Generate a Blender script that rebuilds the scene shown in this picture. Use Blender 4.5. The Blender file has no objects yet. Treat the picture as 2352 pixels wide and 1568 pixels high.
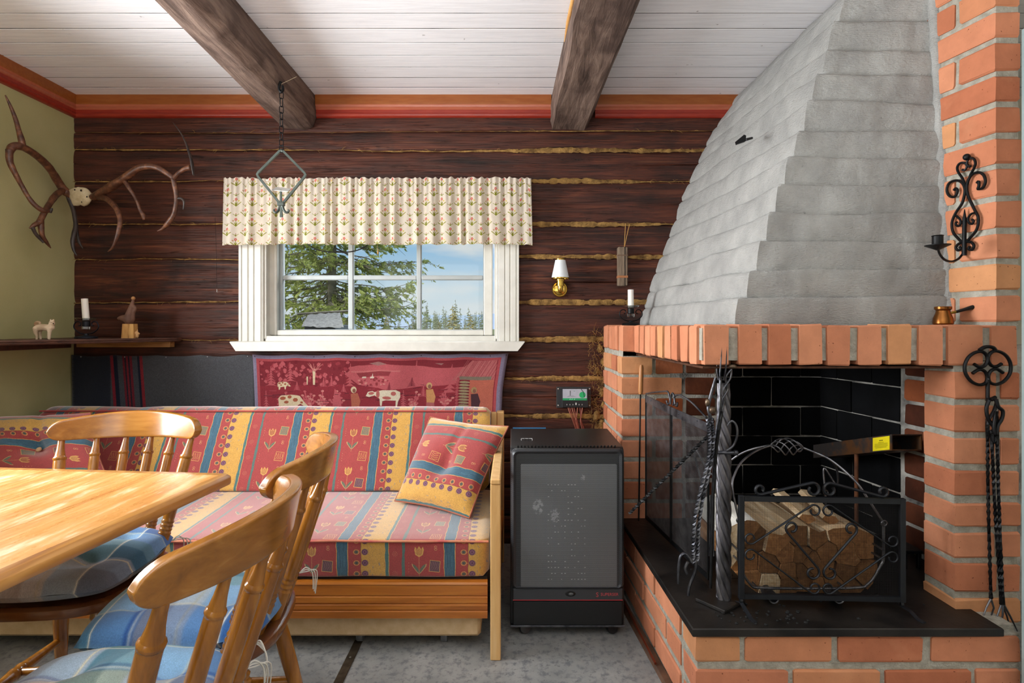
import bpy, bmesh, math, random
import numpy as np
from mathutils import Vector, Matrix, noise

random.seed(7)
sc = bpy.context.scene
COL = sc.collection
PI = math.pi

# ------------------------------------------------------------------ camera, sky, sun, exposure
F, CX, HY, H = 1280.0, 1176.0, 750.0, 1.16          # focal length in px (2352 wide frame), eye level
cam_data = bpy.data.cameras.new('camera')
cam_data.sensor_width = 36.0
cam_data.lens = 36.0 * F / 2352.0
cam_data.shift_y = -34.0 / 2352.0
cam_data.clip_start = 0.02
cam_data.clip_end = 2000
cam = bpy.data.objects.new('camera', cam_data)
cam.location = (0, 0, H)
cam.rotation_euler = (PI / 2, 0, 0)
COL.objects.link(cam)
sc.camera = cam

sc.view_settings.view_transform = 'Standard'
sc.view_settings.look = 'None'
sc.view_settings.gamma = 1.0
sc.view_settings.use_curve_mapping = False
sc.view_settings.exposure = -0.3
sc.cycles.max_bounces = 10
sc.cycles.diffuse_bounces = 6
sc.cycles.transparent_max_bounces = 24
sc.cycles.sample_clamp_indirect = 6.0
sc.cycles.caustics_reflective = False
sc.cycles.caustics_refractive = False
sc.cycles.use_denoising = True

SKY_STRENGTH = 1.0
wd = bpy.data.worlds.new('sky')
sc.world = wd
wd.use_nodes = True
wn, wl = wd.node_tree.nodes, wd.node_tree.links
wn.clear()
w_out = wn.new('ShaderNodeOutputWorld')
w_bg = wn.new('ShaderNodeBackground')
w_bg.inputs['Strength'].default_value = SKY_STRENGTH
w_tc = wn.new('ShaderNodeTexCoord')
w_sep = wn.new('ShaderNodeSeparateXYZ')
w_rmp = wn.new('ShaderNodeValToRGB')
cr = w_rmp.color_ramp
cr.elements[0].position = 0.0
cr.elements[0].color = (0.88, 0.93, 1.0, 1)
cr.elements[1].position = 1.0
cr.elements[1].color = (0.12, 0.30, 0.72, 1)
e = cr.elements.new(0.06); e.color = (0.70, 0.86, 1.0, 1)
e = cr.elements.new(0.14); e.color = (0.40, 0.68, 1.0, 1)
w_map = wn.new('ShaderNodeMapping')
w_map.inputs['Scale'].default_value = (3.0, 3.0, 14.0)
w_noi = wn.new('ShaderNodeTexNoise')
w_noi.inputs['Scale'].default_value = 1.6
w_noi.inputs['Detail'].default_value = 6
w_cr2 = wn.new('ShaderNodeValToRGB')
w_cr2.color_ramp.elements[0].position = 0.46
w_cr2.color_ramp.elements[1].position = 0.68
w_mix = wn.new('ShaderNodeMix')
w_mix.data_type = 'RGBA'
w_mix.inputs[7].default_value = (0.92, 0.95, 1.0, 1)
wl.new(w_tc.outputs['Generated'], w_sep.inputs[0])
wl.new(w_sep.outputs['Z'], w_rmp.inputs[0])
wl.new(w_tc.outputs['Generated'], w_map.inputs[0])
wl.new(w_map.outputs[0], w_noi.inputs['Vector'])
wl.new(w_noi.outputs[0], w_cr2.inputs[0])
wl.new(w_cr2.outputs[0], w_mix.inputs[0])
wl.new(w_rmp.outputs[0], w_mix.inputs[6])
wl.new(w_mix.outputs[2], w_bg.inputs['Color'])
wl.new(w_bg.outputs[0], w_out.inputs[0])

def light(name, kind, loc, direction, energy, color=(1, 1, 1), size=1.0, size_y=None, angle=None, spread=None):
    ld = bpy.data.lights.new(name, kind)
    ld.energy = energy
    ld.color = color
    if kind == 'AREA':
        ld.shape = 'RECTANGLE'
        ld.size = size
        ld.size_y = size_y or size
        if spread: ld.spread = spread
    if kind == 'SUN' and angle is not None:
        ld.angle = angle
    o = bpy.data.objects.new(name, ld)
    o.location = loc
    o.rotation_euler = Vector(direction).to_track_quat('-Z', 'Y').to_euler()
    COL.objects.link(o)
    return o

# sun on the trees outside
light('sun', 'SUN', (-6, -9, 9), (0.35, 0.75, -0.62), 4.4, (1.0, 0.95, 0.86), angle=math.radians(6))
# added area light for the open sky above the trees, coming in through the window
light('window_sky_fill', 'AREA', (-0.85, 3.75, 2.55), (0.16, -1, -0.95), 105, (0.95, 0.97, 1.0), 1.6, 0.8)
# added fill light at the left wall, then two added for assumed windows behind the camera, no openings built
light('left_fill', 'AREA', (-2.28, 1.70, 1.40), (1, 0.10, -0.06), 70, (0.96, 0.98, 1.0), 1.0, 0.95, spread=math.radians(120))
light('behind_fill', 'AREA', (-1.2, -2.3, 1.55), (0.1, 1, 0.06), 16, (1.0, 0.985, 0.96), 1.4, 1.1)
light('right_fill', 'AREA', (2.5, -0.9, 1.5), (-1, 0.9, 0.05), 14, (1.0, 0.98, 0.95), 1.2, 1.1)
# added area light aimed up to brighten the ceiling, no real lamp
light('ceiling_fill', 'AREA', (-0.6, -0.3, 1.15), (0.0, 0.0, 1), 112, (0.97, 0.985, 1.0), 1.5, 1.2)

# ------------------------------------------------------------------ helpers
def W(px, py, y):
    """a point of the frame (2352x1568) at depth y, in metres"""
    return Vector(((px - CX) * y / F, y, H - (py - HY) * y / F))

def lin(c):
    if isinstance(c, str):
        c = tuple(int(c[i:i + 2], 16) / 255 for i in (0, 2, 4))
    return tuple((v / 12.92 if v <= 0.04045 else ((v + 0.055) / 1.055) ** 2.4) for v in c) + (1.0,)

class NT:
    def __init__(s, name):
        s.m = bpy.data.materials.new(name)
        s.m.use_nodes = True
        s.n, s.l = s.m.node_tree.nodes, s.m.node_tree.links
        s.b = s.n['Principled BSDF']
        s.out = s.n['Material Output']
        s._tc = None
    def tc(s, which='Object'):
        if not s._tc: s._tc = s.n.new('ShaderNodeTexCoord')
        return s._tc.outputs[which]
    def mapped(s, scale=(1, 1, 1), rot=(0, 0, 0), loc=(0, 0, 0), which='Object'):
        mp = s.n.new('ShaderNodeMapping')
        mp.inputs['Scale'].default_value = scale
        mp.inputs['Rotation'].default_value = rot
        mp.inputs['Location'].default_value = loc
        s.l.new(s.tc(which), mp.inputs[0])
        return mp.outputs[0]
    def objshift(s, vec, amt=37.0):
        oi = s.n.new('ShaderNodeObjectInfo')
        ml = s.n.new('ShaderNodeMath'); ml.operation = 'MULTIPLY'; ml.inputs[1].default_value = amt
        s.l.new(oi.outputs['Random'], ml.inputs[0])
        ad = s.n.new('ShaderNodeVectorMath'); ad.operation = 'ADD'
        s.l.new(vec, ad.inputs[0]); s.l.new(ml.outputs[0], ad.inputs[1])
        return ad.outputs[0]
    def rnd(s):
        return s.n.new('ShaderNodeObjectInfo').outputs['Random']
    def noise(s, vec, scale=5, detail=5, rough=.55, dist=0):
        nz = s.n.new('ShaderNodeTexNoise')
        nz.inputs['Scale'].default_value = scale
        nz.inputs['Detail'].default_value = detail
        nz.inputs['Roughness'].default_value = rough
        nz.inputs['Distortion'].default_value = dist
        s.l.new(vec, nz.inputs['Vector'])
        return nz.outputs[0]
    def ramp(s, fac, stops, interp='LINEAR'):
        r = s.n.new('ShaderNodeValToRGB')
        r.color_ramp.interpolation = interp
        els = r.color_ramp.elements
        while len(els) < len(stops): els.new(0.5)
        for el, (p, c) in zip(els, stops):
            el.position = p
            el.color = lin(c) if not isinstance(c, (int, float)) else (c, c, c, 1)
        s.l.new(fac, r.inputs[0])
        return r.outputs[0]
    def mix(s, fac, a, b, mode='MIX'):
        m = s.n.new('ShaderNodeMix'); m.data_type = 'RGBA'; m.blend_type = mode
        for k, v in ((0, fac), (6, a), (7, b)):
            sock = m.inputs[k]
            if isinstance(v, (int, float)): sock.default_value = v if k == 0 else (v, v, v, 1)
            elif isinstance(v, (str, tuple)): sock.default_value = lin(v)
            else: s.l.new(v, sock)
        return m.outputs[2]
    def math(s, op, a, b=None):
        m = s.n.new('ShaderNodeMath'); m.operation = op
        for i, v in enumerate((a, b)):
            if v is None: continue
            if isinstance(v, (int, float)): m.inputs[i].default_value = v
            else: s.l.new(v, m.inputs[i])
        return m.outputs[0]
    def bump(s, h, strength=.3, dist=.01, nrm=None):
        b = s.n.new('ShaderNodeBump')
        b.inputs['Strength'].default_value = strength
        b.inputs['Distance'].default_value = dist
        s.l.new(h, b.inputs['Height'])
        if nrm: s.l.new(nrm, b.inputs['Normal'])
        return b.outputs[0]
    def set(s, color=None, rough=None, metal=None, normal=None, spec=None, **kw):
        for key, v in (('Base Color', color), ('Roughness', rough), ('Metallic', metal), ('Normal', normal), ('Specular IOR Level', spec)):
            if v is None: continue
            sk = s.b.inputs[key]
            if isinstance(v, (int, float)): sk.default_value = v
            elif isinstance(v, (str, tuple)): sk.default_value = lin(v)
            else: s.l.new(v, sk)
        for k, v in kw.items():
            s.b.inputs[k.replace('_', ' ')].default_value = v
        return s.m

def simple(name, c, rough=.5, metal=0.0, spec=.5, bump=0, bscale=60, c2=None, scale=(1, 1, 1), nscale=8, rnd=0.0, lo=.35, hi=.65, detail=5, **kw):
    t = NT(name)
    v = t.mapped(scale)
    if rnd: v = t.objshift(v)
    col = c
    if c2: col = t.ramp(t.noise(v, nscale, detail), [(lo, c), (hi, c2)])
    if rnd:
        f = t.ramp(t.rnd(), [(0, 1 - rnd), (1, 1 + 0.0)])
        col = t.mix(1.0, col if not isinstance(col, str) else col, f, 'MULTIPLY')
    nrm = t.bump(t.noise(v, bscale, 4), bump, .004) if bump else None
    return t.set(col, rough, metal, nrm, spec, **kw)

def image_mat(name, img, rough=.9, bump=.25, bscale=900, sheen=0.0, trans=0.0):
    t = NT(name)
    it = t.n.new('ShaderNodeTexImage'); it.image = img; it.extension = 'REPEAT'
    t.l.new(t.tc('UV'), it.inputs[0])
    nz = t.noise(t.mapped(), 55, 4)
    col = t.mix(.18, it.outputs[0], t.ramp(nz, [(.3, 0.55), (.7, 1.0)]), 'MULTIPLY')
    nrm = t.bump(t.noise(t.mapped(), bscale, 2), bump, .001)
    m = t.set(col, rough, 0, nrm, .25)
    if sheen:
        t.b.inputs['Sheen Weight'].default_value = sheen
        t.b.inputs['Sheen Roughness'].default_value = .45
    if trans:
        tr = t.n.new('ShaderNodeBsdfTranslucent')
        t.l.new(col, tr.inputs[0])
        ms = t.n.new('ShaderNodeMixShader'); ms.inputs[0].default_value = trans
        t.l.new(t.b.outputs[0], ms.inputs[1]); t.l.new(tr.outputs[0], ms.inputs[2])
        t.l.new(ms.outputs[0], t.out.inputs[0])
    return m

class MB:
    """collects geometry in world coordinates, linked as ONE mesh object"""
    def __init__(s):
        s.v, s.f, s.uv, s.mi, s.cur = [], [], [], [], 0
        s.hasuv = False
    def add(s, verts, faces, uvs=None):
        o = len(s.v)
        s.v += [tuple(p) for p in verts]
        s.f += [tuple(i + o for i in f) for f in faces]
        s.mi += [s.cur] * len(faces)
        if uvs: s.hasuv = True
        s.uv += list(uvs) if uvs else [(0, 0)] * len(verts)
        return s
    def box(s, x0, x1, y0, y1, z0, z1, b=0.0, R=None):
        c = Vector(((x0 + x1) / 2, (y0 + y1) / 2, (z0 + z1) / 2))
        return s.obox(c, (abs(x1 - x0), abs(y1 - y0), abs(z1 - z0)), R, b)
    def obox(s, c, size, R=None, b=0.0):
        h = [d / 2 for d in size]
        c = Vector(c)
        b = min(b, min(h) * .95)
        R = R or Matrix.Identity(3)
        if b <= 0:
            vs = [c + R @ Vector((sx * h[0], sy * h[1], sz * h[2])) for sx in (-1, 1) for sy in (-1, 1) for sz in (-1, 1)]
            return s.add(vs, [(0, 1, 3, 2), (4, 6, 7, 5), (0, 4, 5, 1), (2, 3, 7, 6), (0, 2, 6, 4), (1, 5, 7, 3)])
        vs, idx = [], {}
        for sx in (-1, 1):
            for sy in (-1, 1):
                for sz in (-1, 1):
                    for a in range(3):
                        q = [sx * (h[0] - b), sy * (h[1] - b), sz * (h[2] - b)]
                        q[a] = (sx, sy, sz)[a] * h[a]
                        idx[(sx, sy, sz, a)] = len(vs)
                        vs.append(c + R @ Vector(q))
        fs = []
        for a in range(3):
            o1, o2 = [k for k in range(3) if k != a]
            for sg in (-1, 1):
                ring = []
                for p, q in ((-1, -1), (1, -1), (1, 1), (-1, 1)):
                    k = [0, 0, 0]; k[a] = sg; k[o1] = p; k[o2] = q
                    ring.append(idx[(*k, a)])
                fs.append(tuple(ring))
        for a in range(3):
            o1, o2 = [k for k in range(3) if k != a]
            for p in (-1, 1):
                for q in (-1, 1):
                    k0 = [0, 0, 0]; k0[a] = -1; k0[o1] = p; k0[o2] = q
                    k1 = list(k0); k1[a] = 1
                    fs.append((idx[(*k0, o1)], idx[(*k1, o1)], idx[(*k1, o2)], idx[(*k0, o2)]))
        for sx in (-1, 1):
            for sy in (-1, 1):
                for sz in (-1, 1):
                    fs.append(tuple(idx[(sx, sy, sz, a)] for a in range(3)))
        return s.add(vs, fs)
    def prism(s, poly, z0, z1, b=0.0, jit=0.0):
        """vertical prism over a plan polygon with chamfered top and bottom edges"""
        n = len(poly)
        cx = sum(p[0] for p in poly) / n; cy = sum(p[1] for p in poly) / n
        def ring(z, ins):
            out = []
            for x, y in poly:
                dx, dy = x - cx, y - cy
                L = math.hypot(dx, dy) or 1
                k = 1 - ins * 1.3 / L
                out.append((cx + dx * k + random.uniform(-jit, jit), cy + dy * k + random.uniform(-jit, jit), z + random.uniform(-jit, jit)))
            return out
        rings = [ring(z0, b), ring(z0 + b, 0), ring(z1 - b, 0), ring(z1, b)] if b else [ring(z0, 0), ring(z1, 0)]
        vs = [p for r in rings for p in r]
        fs = []
        for k in range(len(rings) - 1):
            for i in range(n):
                j = (i + 1) % n
                fs.append((k * n + i, k * n + j, (k + 1) * n + j, (k + 1) * n + i))
        fs.append(tuple(range(n - 1, -1, -1)))
        fs.append(tuple((len(rings) - 1) * n + i for i in range(n)))
        return s.add(vs, fs)
    def extrude(s, poly, vec, cap=True):
        """3-D polygon swept along vec"""
        n = len(poly)
        poly = [Vector(p) for p in poly]; vec = Vector(vec)
        vs = poly + [p + vec for p in poly]
        fs = [(i, (i + 1) % n, n + (i + 1) % n, n + i) for i in range(n)]
        if cap: fs += [tuple(range(n - 1, -1, -1)), tuple(range(n, 2 * n))]
        return s.add(vs, fs)
    def tube(s, pts, r, n=8, cap=True, closed=False, twist=0.0, flat=None, up=None):
        pts = [Vector(p) for p in pts]
        m = len(pts)
        if isinstance(r, (int, float)): r = [r] * m
        elif len(r) != m:
            src = list(r); r = []
            for i in range(m):
                t = i / (m - 1) * (len(src) - 1); k = min(int(t), len(src) - 2)
                r.append(src[k] + (src[k + 1] - src[k]) * (t - k))
        T = []
        for i in range(m):
            if closed: d = pts[(i + 1) % m] - pts[i - 1]
            else: d = pts[min(i + 1, m - 1)] - pts[max(i - 1, 0)]
            T.append(d.normalized() if d.length > 1e-9 else Vector((0, 0, 1)))
        N = Vector(up) if up else (Vector((0, 0, 1)) if abs(T[0].z) < .9 else Vector((1, 0, 0)))
        vs, fs = [], []
        for i in range(m):
            N = (N - T[i] * N.dot(T[i]))
            if N.length < 1e-6: N = T[i].orthogonal()
            N.normalize()
            B = T[i].cross(N)
            a0 = twist * 2 * PI * i / max(1, m - 1)
            for k in range(n):
                a = a0 + 2 * PI * (k + .5) / n
                fx, fy = (1, 1) if not flat else flat
                vs.append(pts[i] + N * (math.cos(a) * r[i] * fx) + B * (math.sin(a) * r[i] * fy))
        for i in range(m if closed else m - 1):
            j = (i + 1) % m
            for k in range(n):
                q = (k + 1) % n
                fs.append((i * n + k, i * n + q, j * n + q, j * n + k))
        if cap and not closed:
            fs.append(tuple(range(n - 1, -1, -1)))
            fs.append(tuple((m - 1) * n + k for k in range(n)))
        return s.add(vs, fs)
    def lathe(s, prof, c=(0, 0, 0), n=24, R=None, cap=True):
        """prof: (radius, height) along local z"""
        c = Vector(c); R = R or Matrix.Identity(3)
        vs, fs = [], []
        for r, z in prof:
            for k in range(n):
                a = 2 * PI * k / n
                vs.append(c + R @ Vector((r * math.cos(a), r * math.sin(a), z)))
        for i in range(len(prof) - 1):
            for k in range(n):
                q = (k + 1) % n
                fs.append((i * n + k, i * n + q, (i + 1) * n + q, (i + 1) * n + k))
        if cap:
            fs.append(tuple(range(n - 1, -1, -1)))
            fs.append(tuple((len(prof) - 1) * n + k for k in range(n)))
        return s.add(vs, fs)
    def grid(s, fn, nu, nv, uv=None, close=False):
        vs, uvs = [], []
        for j in range(nv + 1):
            for i in range(nu + 1):
                vs.append(fn(i / nu, j / nv))
                uvs.append(uv(i / nu, j / nv) if uv else (i / nu, j / nv))
        fs = [(j * (nu + 1) + i, j * (nu + 1) + i + 1, (j + 1) * (nu + 1) + i + 1, (j + 1) * (nu + 1) + i) for j in range(nv) for i in range(nu)]
        return s.add(vs, fs, uvs)
    def ball(s, c, r, n=10, sc3=(1, 1, 1)):
        m = max(4, n // 2 + 1)
        c = Vector(c); vs, fs = [], []
        for j in range(1, m):
            th = PI * j / m
            for k in range(n):
                a = 2 * PI * k / n
                vs.append(c + Vector((r * sc3[0] * math.sin(th) * math.cos(a), r * sc3[1] * math.sin(th) * math.sin(a), r * sc3[2] * math.cos(th))))
        top = len(vs); vs.append(c + Vector((0, 0, r * sc3[2]))); vs.append(c - Vector((0, 0, r * sc3[2])))
        for j in range(m - 2):
            for k in range(n):
                q = (k + 1) % n
                fs.append((j * n + k, (j + 1) * n + k, (j + 1) * n + q, j * n + q))
        for k in range(n):
            q = (k + 1) % n
            fs.append((top, k, q)); fs.append((top + 1, (m - 2) * n + q, (m - 2) * n + k))
        return s.add(vs, fs)
    def build(s, name, mats, parent=None, smooth=None, fixn=True):
        me = bpy.data.meshes.new(name)
        v = s.v
        if parent is not None:
            inv = parent_matrix(parent).inverted()
            v = [inv @ Vector(p) for p in v]
        me.from_pydata([tuple(p) for p in v], [], s.f)
        if s.hasuv:
            ul = me.uv_layers.new(name='UVMap')
            li = np.empty(len(me.loops), dtype=np.int32)
            me.loops.foreach_get('vertex_index', li)
            ul.data.foreach_set('uv', np.array(s.uv, dtype=np.float32)[li].ravel())
        if not isinstance(mats, (list, tuple)): mats = [mats]
        for m in mats: me.materials.append(m)
        if len(mats) > 1: me.polygons.foreach_set('material_index', s.mi)
        if fixn:
            bm = bmesh.new(); bm.from_mesh(me)
            bmesh.ops.recalc_face_normals(bm, faces=bm.faces)
            bm.to_mesh(me); bm.free()
        if smooth is not None:
            me.polygons.foreach_set('use_smooth', [True] * len(me.polygons))
            if smooth < 179: me.set_sharp_from_angle(angle=math.radians(smooth))
        o = bpy.data.objects.new(name, me)
        COL.objects.link(o)
        if parent is not None: o.parent = parent
        return o

_PM = {}
def parent_matrix(o):
    r = o
    while r.parent: r = r.parent
    return _PM.get(r.name, Matrix.Identity(4))

def tag(o, label=None, cat=None, group=None, kind=None):
    if label: o['label'] = label
    if cat: o['category'] = cat
    if group: o['group'] = group
    if kind: o['kind'] = kind
    return o

def thing(name, label, cat, loc=(0, 0, 0), rotz=0.0, group=None, kind=None):
    o = bpy.data.objects.new(name, None)
    o.empty_display_size = .05
    o.location = loc
    o.rotation_euler = (0, 0, rotz)
    COL.objects.link(o)
    _PM[o.name] = Matrix.Translation(Vector(loc)) @ Matrix.Rotation(rotz, 4, 'Z')
    return tag(o, label, cat, group, kind)

def struct(name):
    o = bpy.data.objects.new(name, None)
    o.empty_display_size = .05
    COL.objects.link(o)
    o['kind'] = 'structure'
    return o

def copy_tree(root, loc, rotz, label, group=None):
    kids = {}
    def cp(o, par):
        c = o.copy(); COL.objects.link(c)
        c.parent = par
        for ch in [k for k in bpy.data.objects if k.parent == o]: cp(ch, c)
        return c
    r = cp(root, None)
    r.location = loc; r.rotation_euler = (0, 0, rotz)
    _PM[r.name] = Matrix.Translation(Vector(loc)) @ Matrix.Rotation(rotz, 4, 'Z')
    r['label'] = label
    if group: r['group'] = group
    return r

def smooth_path(pts, k=6, closed=False):
    pts = [Vector(p) for p in pts]
    n = len(pts); out = []
    rng = range(n) if closed else range(n - 1)
    for i in rng:
        if closed: p0, p1, p2, p3 = pts[i - 1], pts[i], pts[(i + 1) % n], pts[(i + 2) % n]
        else: p0, p1, p2, p3 = pts[max(i - 1, 0)], pts[i], pts[i + 1], pts[min(i + 2, n - 1)]
        for j in range(k):
            t = j / k
            out.append(.5 * ((2 * p1) + (p2 - p0) * t + (2 * p0 - 5 * p1 + 4 * p2 - p3) * t * t + (3 * p1 - p0 - 3 * p2 + p3) * t ** 3))
    if not closed: out.append(pts[-1])
    return out

def pxpath(pts, y, ox=0, oy=0, k=1.0):
    """pixel polyline -> points at depth y (number or function of px)"""
    return [W(ox + x / k, oy + v / k, y(ox + x / k) if callable(y) else y) for x, v in pts]

def scroll(C1, r1, s1, C2, r2, s2, turn1=330, turn2=330, step=20):
    """2-D S or C scroll: spiral, tangent bar, spiral"""
    D = math.hypot(C2[0] - C1[0], C2[1] - C1[1])
    phi = math.atan2(C2[1] - C1[1], C2[0] - C1[0])
    th = phi - math.asin(max(-1, min(1, (s1 * r1 - s2 * r2) / D)))
    a1, a2 = th + s1 * PI / 2, th + s2 * PI / 2
    w1, w2 = -s1, -s2
    p1 = []
    for k in range(int(turn1 / step), -1, -1):
        t = math.radians(k * step); r = r1 * (1 - .42 * k * step / turn1)
        p1.append((C1[0] + r * math.cos(a1 - w1 * t), C1[1] + r * math.sin(a1 - w1 * t)))
    p2 = []
    for k in range(0, int(turn2 / step) + 1):
        t = math.radians(k * step); r = r2 * (1 - .42 * k * step / turn2)
        p2.append((C2[0] + r * math.cos(a2 + w2 * t), C2[1] + r * math.sin(a2 + w2 * t)))
    return p1 + p2

def text_mesh(s, size, extrude=.0004):
    cu = bpy.data.curves.new('text', 'FONT')
    cu.body = s; cu.size = size; cu.extrude = extrude; cu.resolution_u = 3
    ob = bpy.data.objects.new('text', cu)
    COL.objects.link(ob)
    me = bpy.data.meshes.new_from_object(ob.evaluated_get(bpy.context.evaluated_depsgraph_get()))
    bpy.data.objects.remove(ob)
    return me

class Paint:
    """small raster painter: units are given by (w_units, h_units), y up, optional wrap-around"""
    def __init__(s, W_, H_, wu, hu, bg, wrap=False):
        s.W, s.H, s.wu, s.hu, s.wrap = W_, H_, wu, hu, wrap
        s.a = np.empty((H_, W_, 3), np.float32); s.a[:] = s.c(bg)
    def c(s, h):
        return np.array([int(h[i:i + 2], 16) / 255 for i in (0, 2, 4)], np.float32)
    def poly(s, pts, col, alpha=1.0):
        col = s.c(col)
        shifts = [(dx, dy) for dx in (-s.wu, 0, s.wu) for dy in (-s.hu, 0, s.hu)] if s.wrap else [(0, 0)]
        for dx, dy in shifts:
            P = np.array([((x + dx) / s.wu * s.W, (y + dy) / s.hu * s.H) for x, y in pts])
            x0, x1 = max(0, int(P[:, 0].min())), min(s.W, int(P[:, 0].max()) + 2)
            y0, y1 = max(0, int(P[:, 1].min())), min(s.H, int(P[:, 1].max()) + 2)
            if x0 >= x1 or y0 >= y1: continue
            X, Y = np.meshgrid(np.arange(x0, x1) + .5, np.arange(y0, y1) + .5)
            ins = np.zeros(X.shape, bool)
            n = len(P)
            for i in range(n):
                ax, ay = P[i]; bx, by = P[(i + 1) % n]
                if ay == by: continue
                cnd = (ay > Y) != (by > Y)
                ins ^= cnd & (X < (bx - ax) * (Y - ay) / (by - ay) + ax)
            sub = s.a[y0:y1, x0:x1]
            sub[ins] = sub[ins] * (1 - alpha) + col * alpha
    def ell(s, x, y, rx, ry, col, alpha=1.0, n=18, rot=0):
        c, q = math.cos(rot), math.sin(rot)
        s.poly([(x + rx * math.cos(t) * c - ry * math.sin(t) * q, y + rx * math.cos(t) * q + ry * math.sin(t) * c) for t in [2 * PI * k / n for k in range(n)]], col, alpha)
    def rect(s, x0, y0, x1, y1, col, alpha=1.0):
        s.poly([(x0, y0), (x1, y0), (x1, y1), (x0, y1)], col, alpha)
    def line(s, pts, w, col, alpha=1.0):
        for (x0, y0), (x1, y1) in zip(pts, pts[1:]):
            L = math.hypot(x1 - x0, y1 - y0) or 1
            nx, ny = -(y1 - y0) / L * w / 2, (x1 - x0) / L * w / 2
            s.poly([(x0 + nx, y0 + ny), (x1 + nx, y1 + ny), (x1 - nx, y1 - ny), (x0 - nx, y0 - ny)], col, alpha)
    def grain(s, amt, seed=1, sx=1, sy=1):
        rg = np.random.default_rng(seed)
        g = rg.normal(0, amt, (s.H // sy + 1, s.W // sx + 1)).astype(np.float32)
        g = np.repeat(np.repeat(g, sy, 0), sx, 1)[:s.H, :s.W]
        s.a *= (1 + g[..., None])
    def image(s, name):
        im = bpy.data.images.new(name, s.W, s.H)
        px = np.ones((s.H, s.W, 4), np.float32)
        px[..., :3] = np.clip(s.a, 0, 1)
        im.pixels.foreach_set(px.ravel())
        im.update()
        im.pack()
        return im

# ------------------------------------------------------------------ materials
def make_log_mat():
    t = NT('log_wood')
    v = t.objshift(t.mapped((1, 1, 1)), 91)
    mp = t.n.new('ShaderNodeMapping'); mp.inputs['Scale'].default_value = (1.1, 4, 14)
    t.l.new(v, mp.inputs[0])
    g = t.noise(mp.outputs[0], 2.2, 8, .62, .6)
    col = t.ramp(g, [(.28, '1f100b'), (.45, '3a1d15'), (.58, '542a1d'), (.74, '7a462d')])
    big = t.noise(v, 2.2, 3)
    col = t.mix(t.ramp(big, [(.42, 0.0), (.62, .6)]), col, '542818')
    mp2 = t.n.new('ShaderNodeMapping'); mp2.inputs['Scale'].default_value = (2, 10, 60)
    t.l.new(v, mp2.inputs[0])
    fine = t.noise(mp2.outputs[0], 3, 6, .6)
    col = t.mix(.55, col, t.ramp(fine, [(.3, .45), (.65, 1.15)]), 'MULTIPLY')
    mp3 = t.n.new('ShaderNodeMapping'); mp3.inputs['Scale'].default_value = (.7, 3, 30)
    t.l.new(v, mp3.inputs[0])
    crk = t.noise(mp3.outputs[0], 2.2, 5, .6, .8)
    crack = t.ramp(crk, [(.485, 0.0), (.498, 1.0), (.511, 0.0)])
    col = t.mix(t.math('MULTIPLY', crack, .8), col, '0e0806')
    lt = t.noise(mp2.outputs[0], .8, 4, .6)
    col = t.mix(t.ramp(lt, [(.60, 0.0), (.74, .55)]), col, '8a5436')
    dark = t.noise(v, 5, 4)
    col = t.mix(t.ramp(dark, [(.56, 0.0), (.72, .65)]), col, '1b0f0c')
    h = t.math('ADD', t.math('MULTIPLY', g, .6), t.math('MULTIPLY', fine, .5))
    h = t.math('SUBTRACT', h, t.math('MULTIPLY', crack, .8))
    return t.set(col, t.ramp(fine, [(.3, .42), (.7, .72)]), 0, t.bump(h, .55, .012), .35)
MAT_LOG = make_log_mat()
MAT_CAULK = simple('oakum', '5f4420', .95, c2='a37e45', nscale=24, bump=.9, bscale=140)
MAT_DARK = simple('dark_gap', '1a100b', .9)

def make_plank_mat():
    t = NT('white_planks')
    v = t.objshift(t.mapped((1, 1, 1)), 53)
    mp = t.n.new('ShaderNodeMapping'); mp.inputs['Scale'].default_value = (1.2, 22, 6)
    t.l.new(v, mp.inputs[0])
    g = t.noise(mp.outputs[0], 4, 6, .6)
    col = t.ramp(g, [(.3, 'e2e2e5'), (.6, 'efeff2')])
    sp = t.noise(t.mapped((1.5, 14, 3)), 6, 5, .7)
    col = t.mix(t.ramp(sp, [(.66, 0.0), (.76, .5)]), col, '8f8a84')
    sp2 = t.noise(v, 26, 3, .5)
    col = t.mix(t.ramp(sp2, [(.74, 0.0), (.79, .7)]), col, '6b645d')
    return t.set(col, .55, 0, t.bump(g, .16, .006), .4)
MAT_PLANK = make_plank_mat()
MAT_SEAM_SHADE = simple('seam_shade', '3a352f', .95, c2='a8a29b', nscale=2.5, scale=(1, 4, 1), lo=.42, hi=.66)

def make_wallpaint():
    t = NT('olive_paint')
    v = t.mapped((1, 1, 1))
    col = t.ramp(t.noise(v, 3.0, 4), [(.3, 'aba573'), (.7, 'b8b283')])
    wv = t.noise(t.mapped((1, 40, 260)), 3, 3)
    col = t.mix(.25, col, t.ramp(wv, [(.3, .8), (.7, 1.05)]), 'MULTIPLY')
    h = t.math('ADD', wv, t.noise(t.mapped((1, 260, 40)), 3, 3))
    return t.set(col, .62, 0, t.bump(h, .18, .002), .35)
MAT_OLIVE = make_wallpaint()
MAT_PLAIN = simple('cream_wall', 'cfc8b4', .8, c2='d8d2c0')

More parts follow.
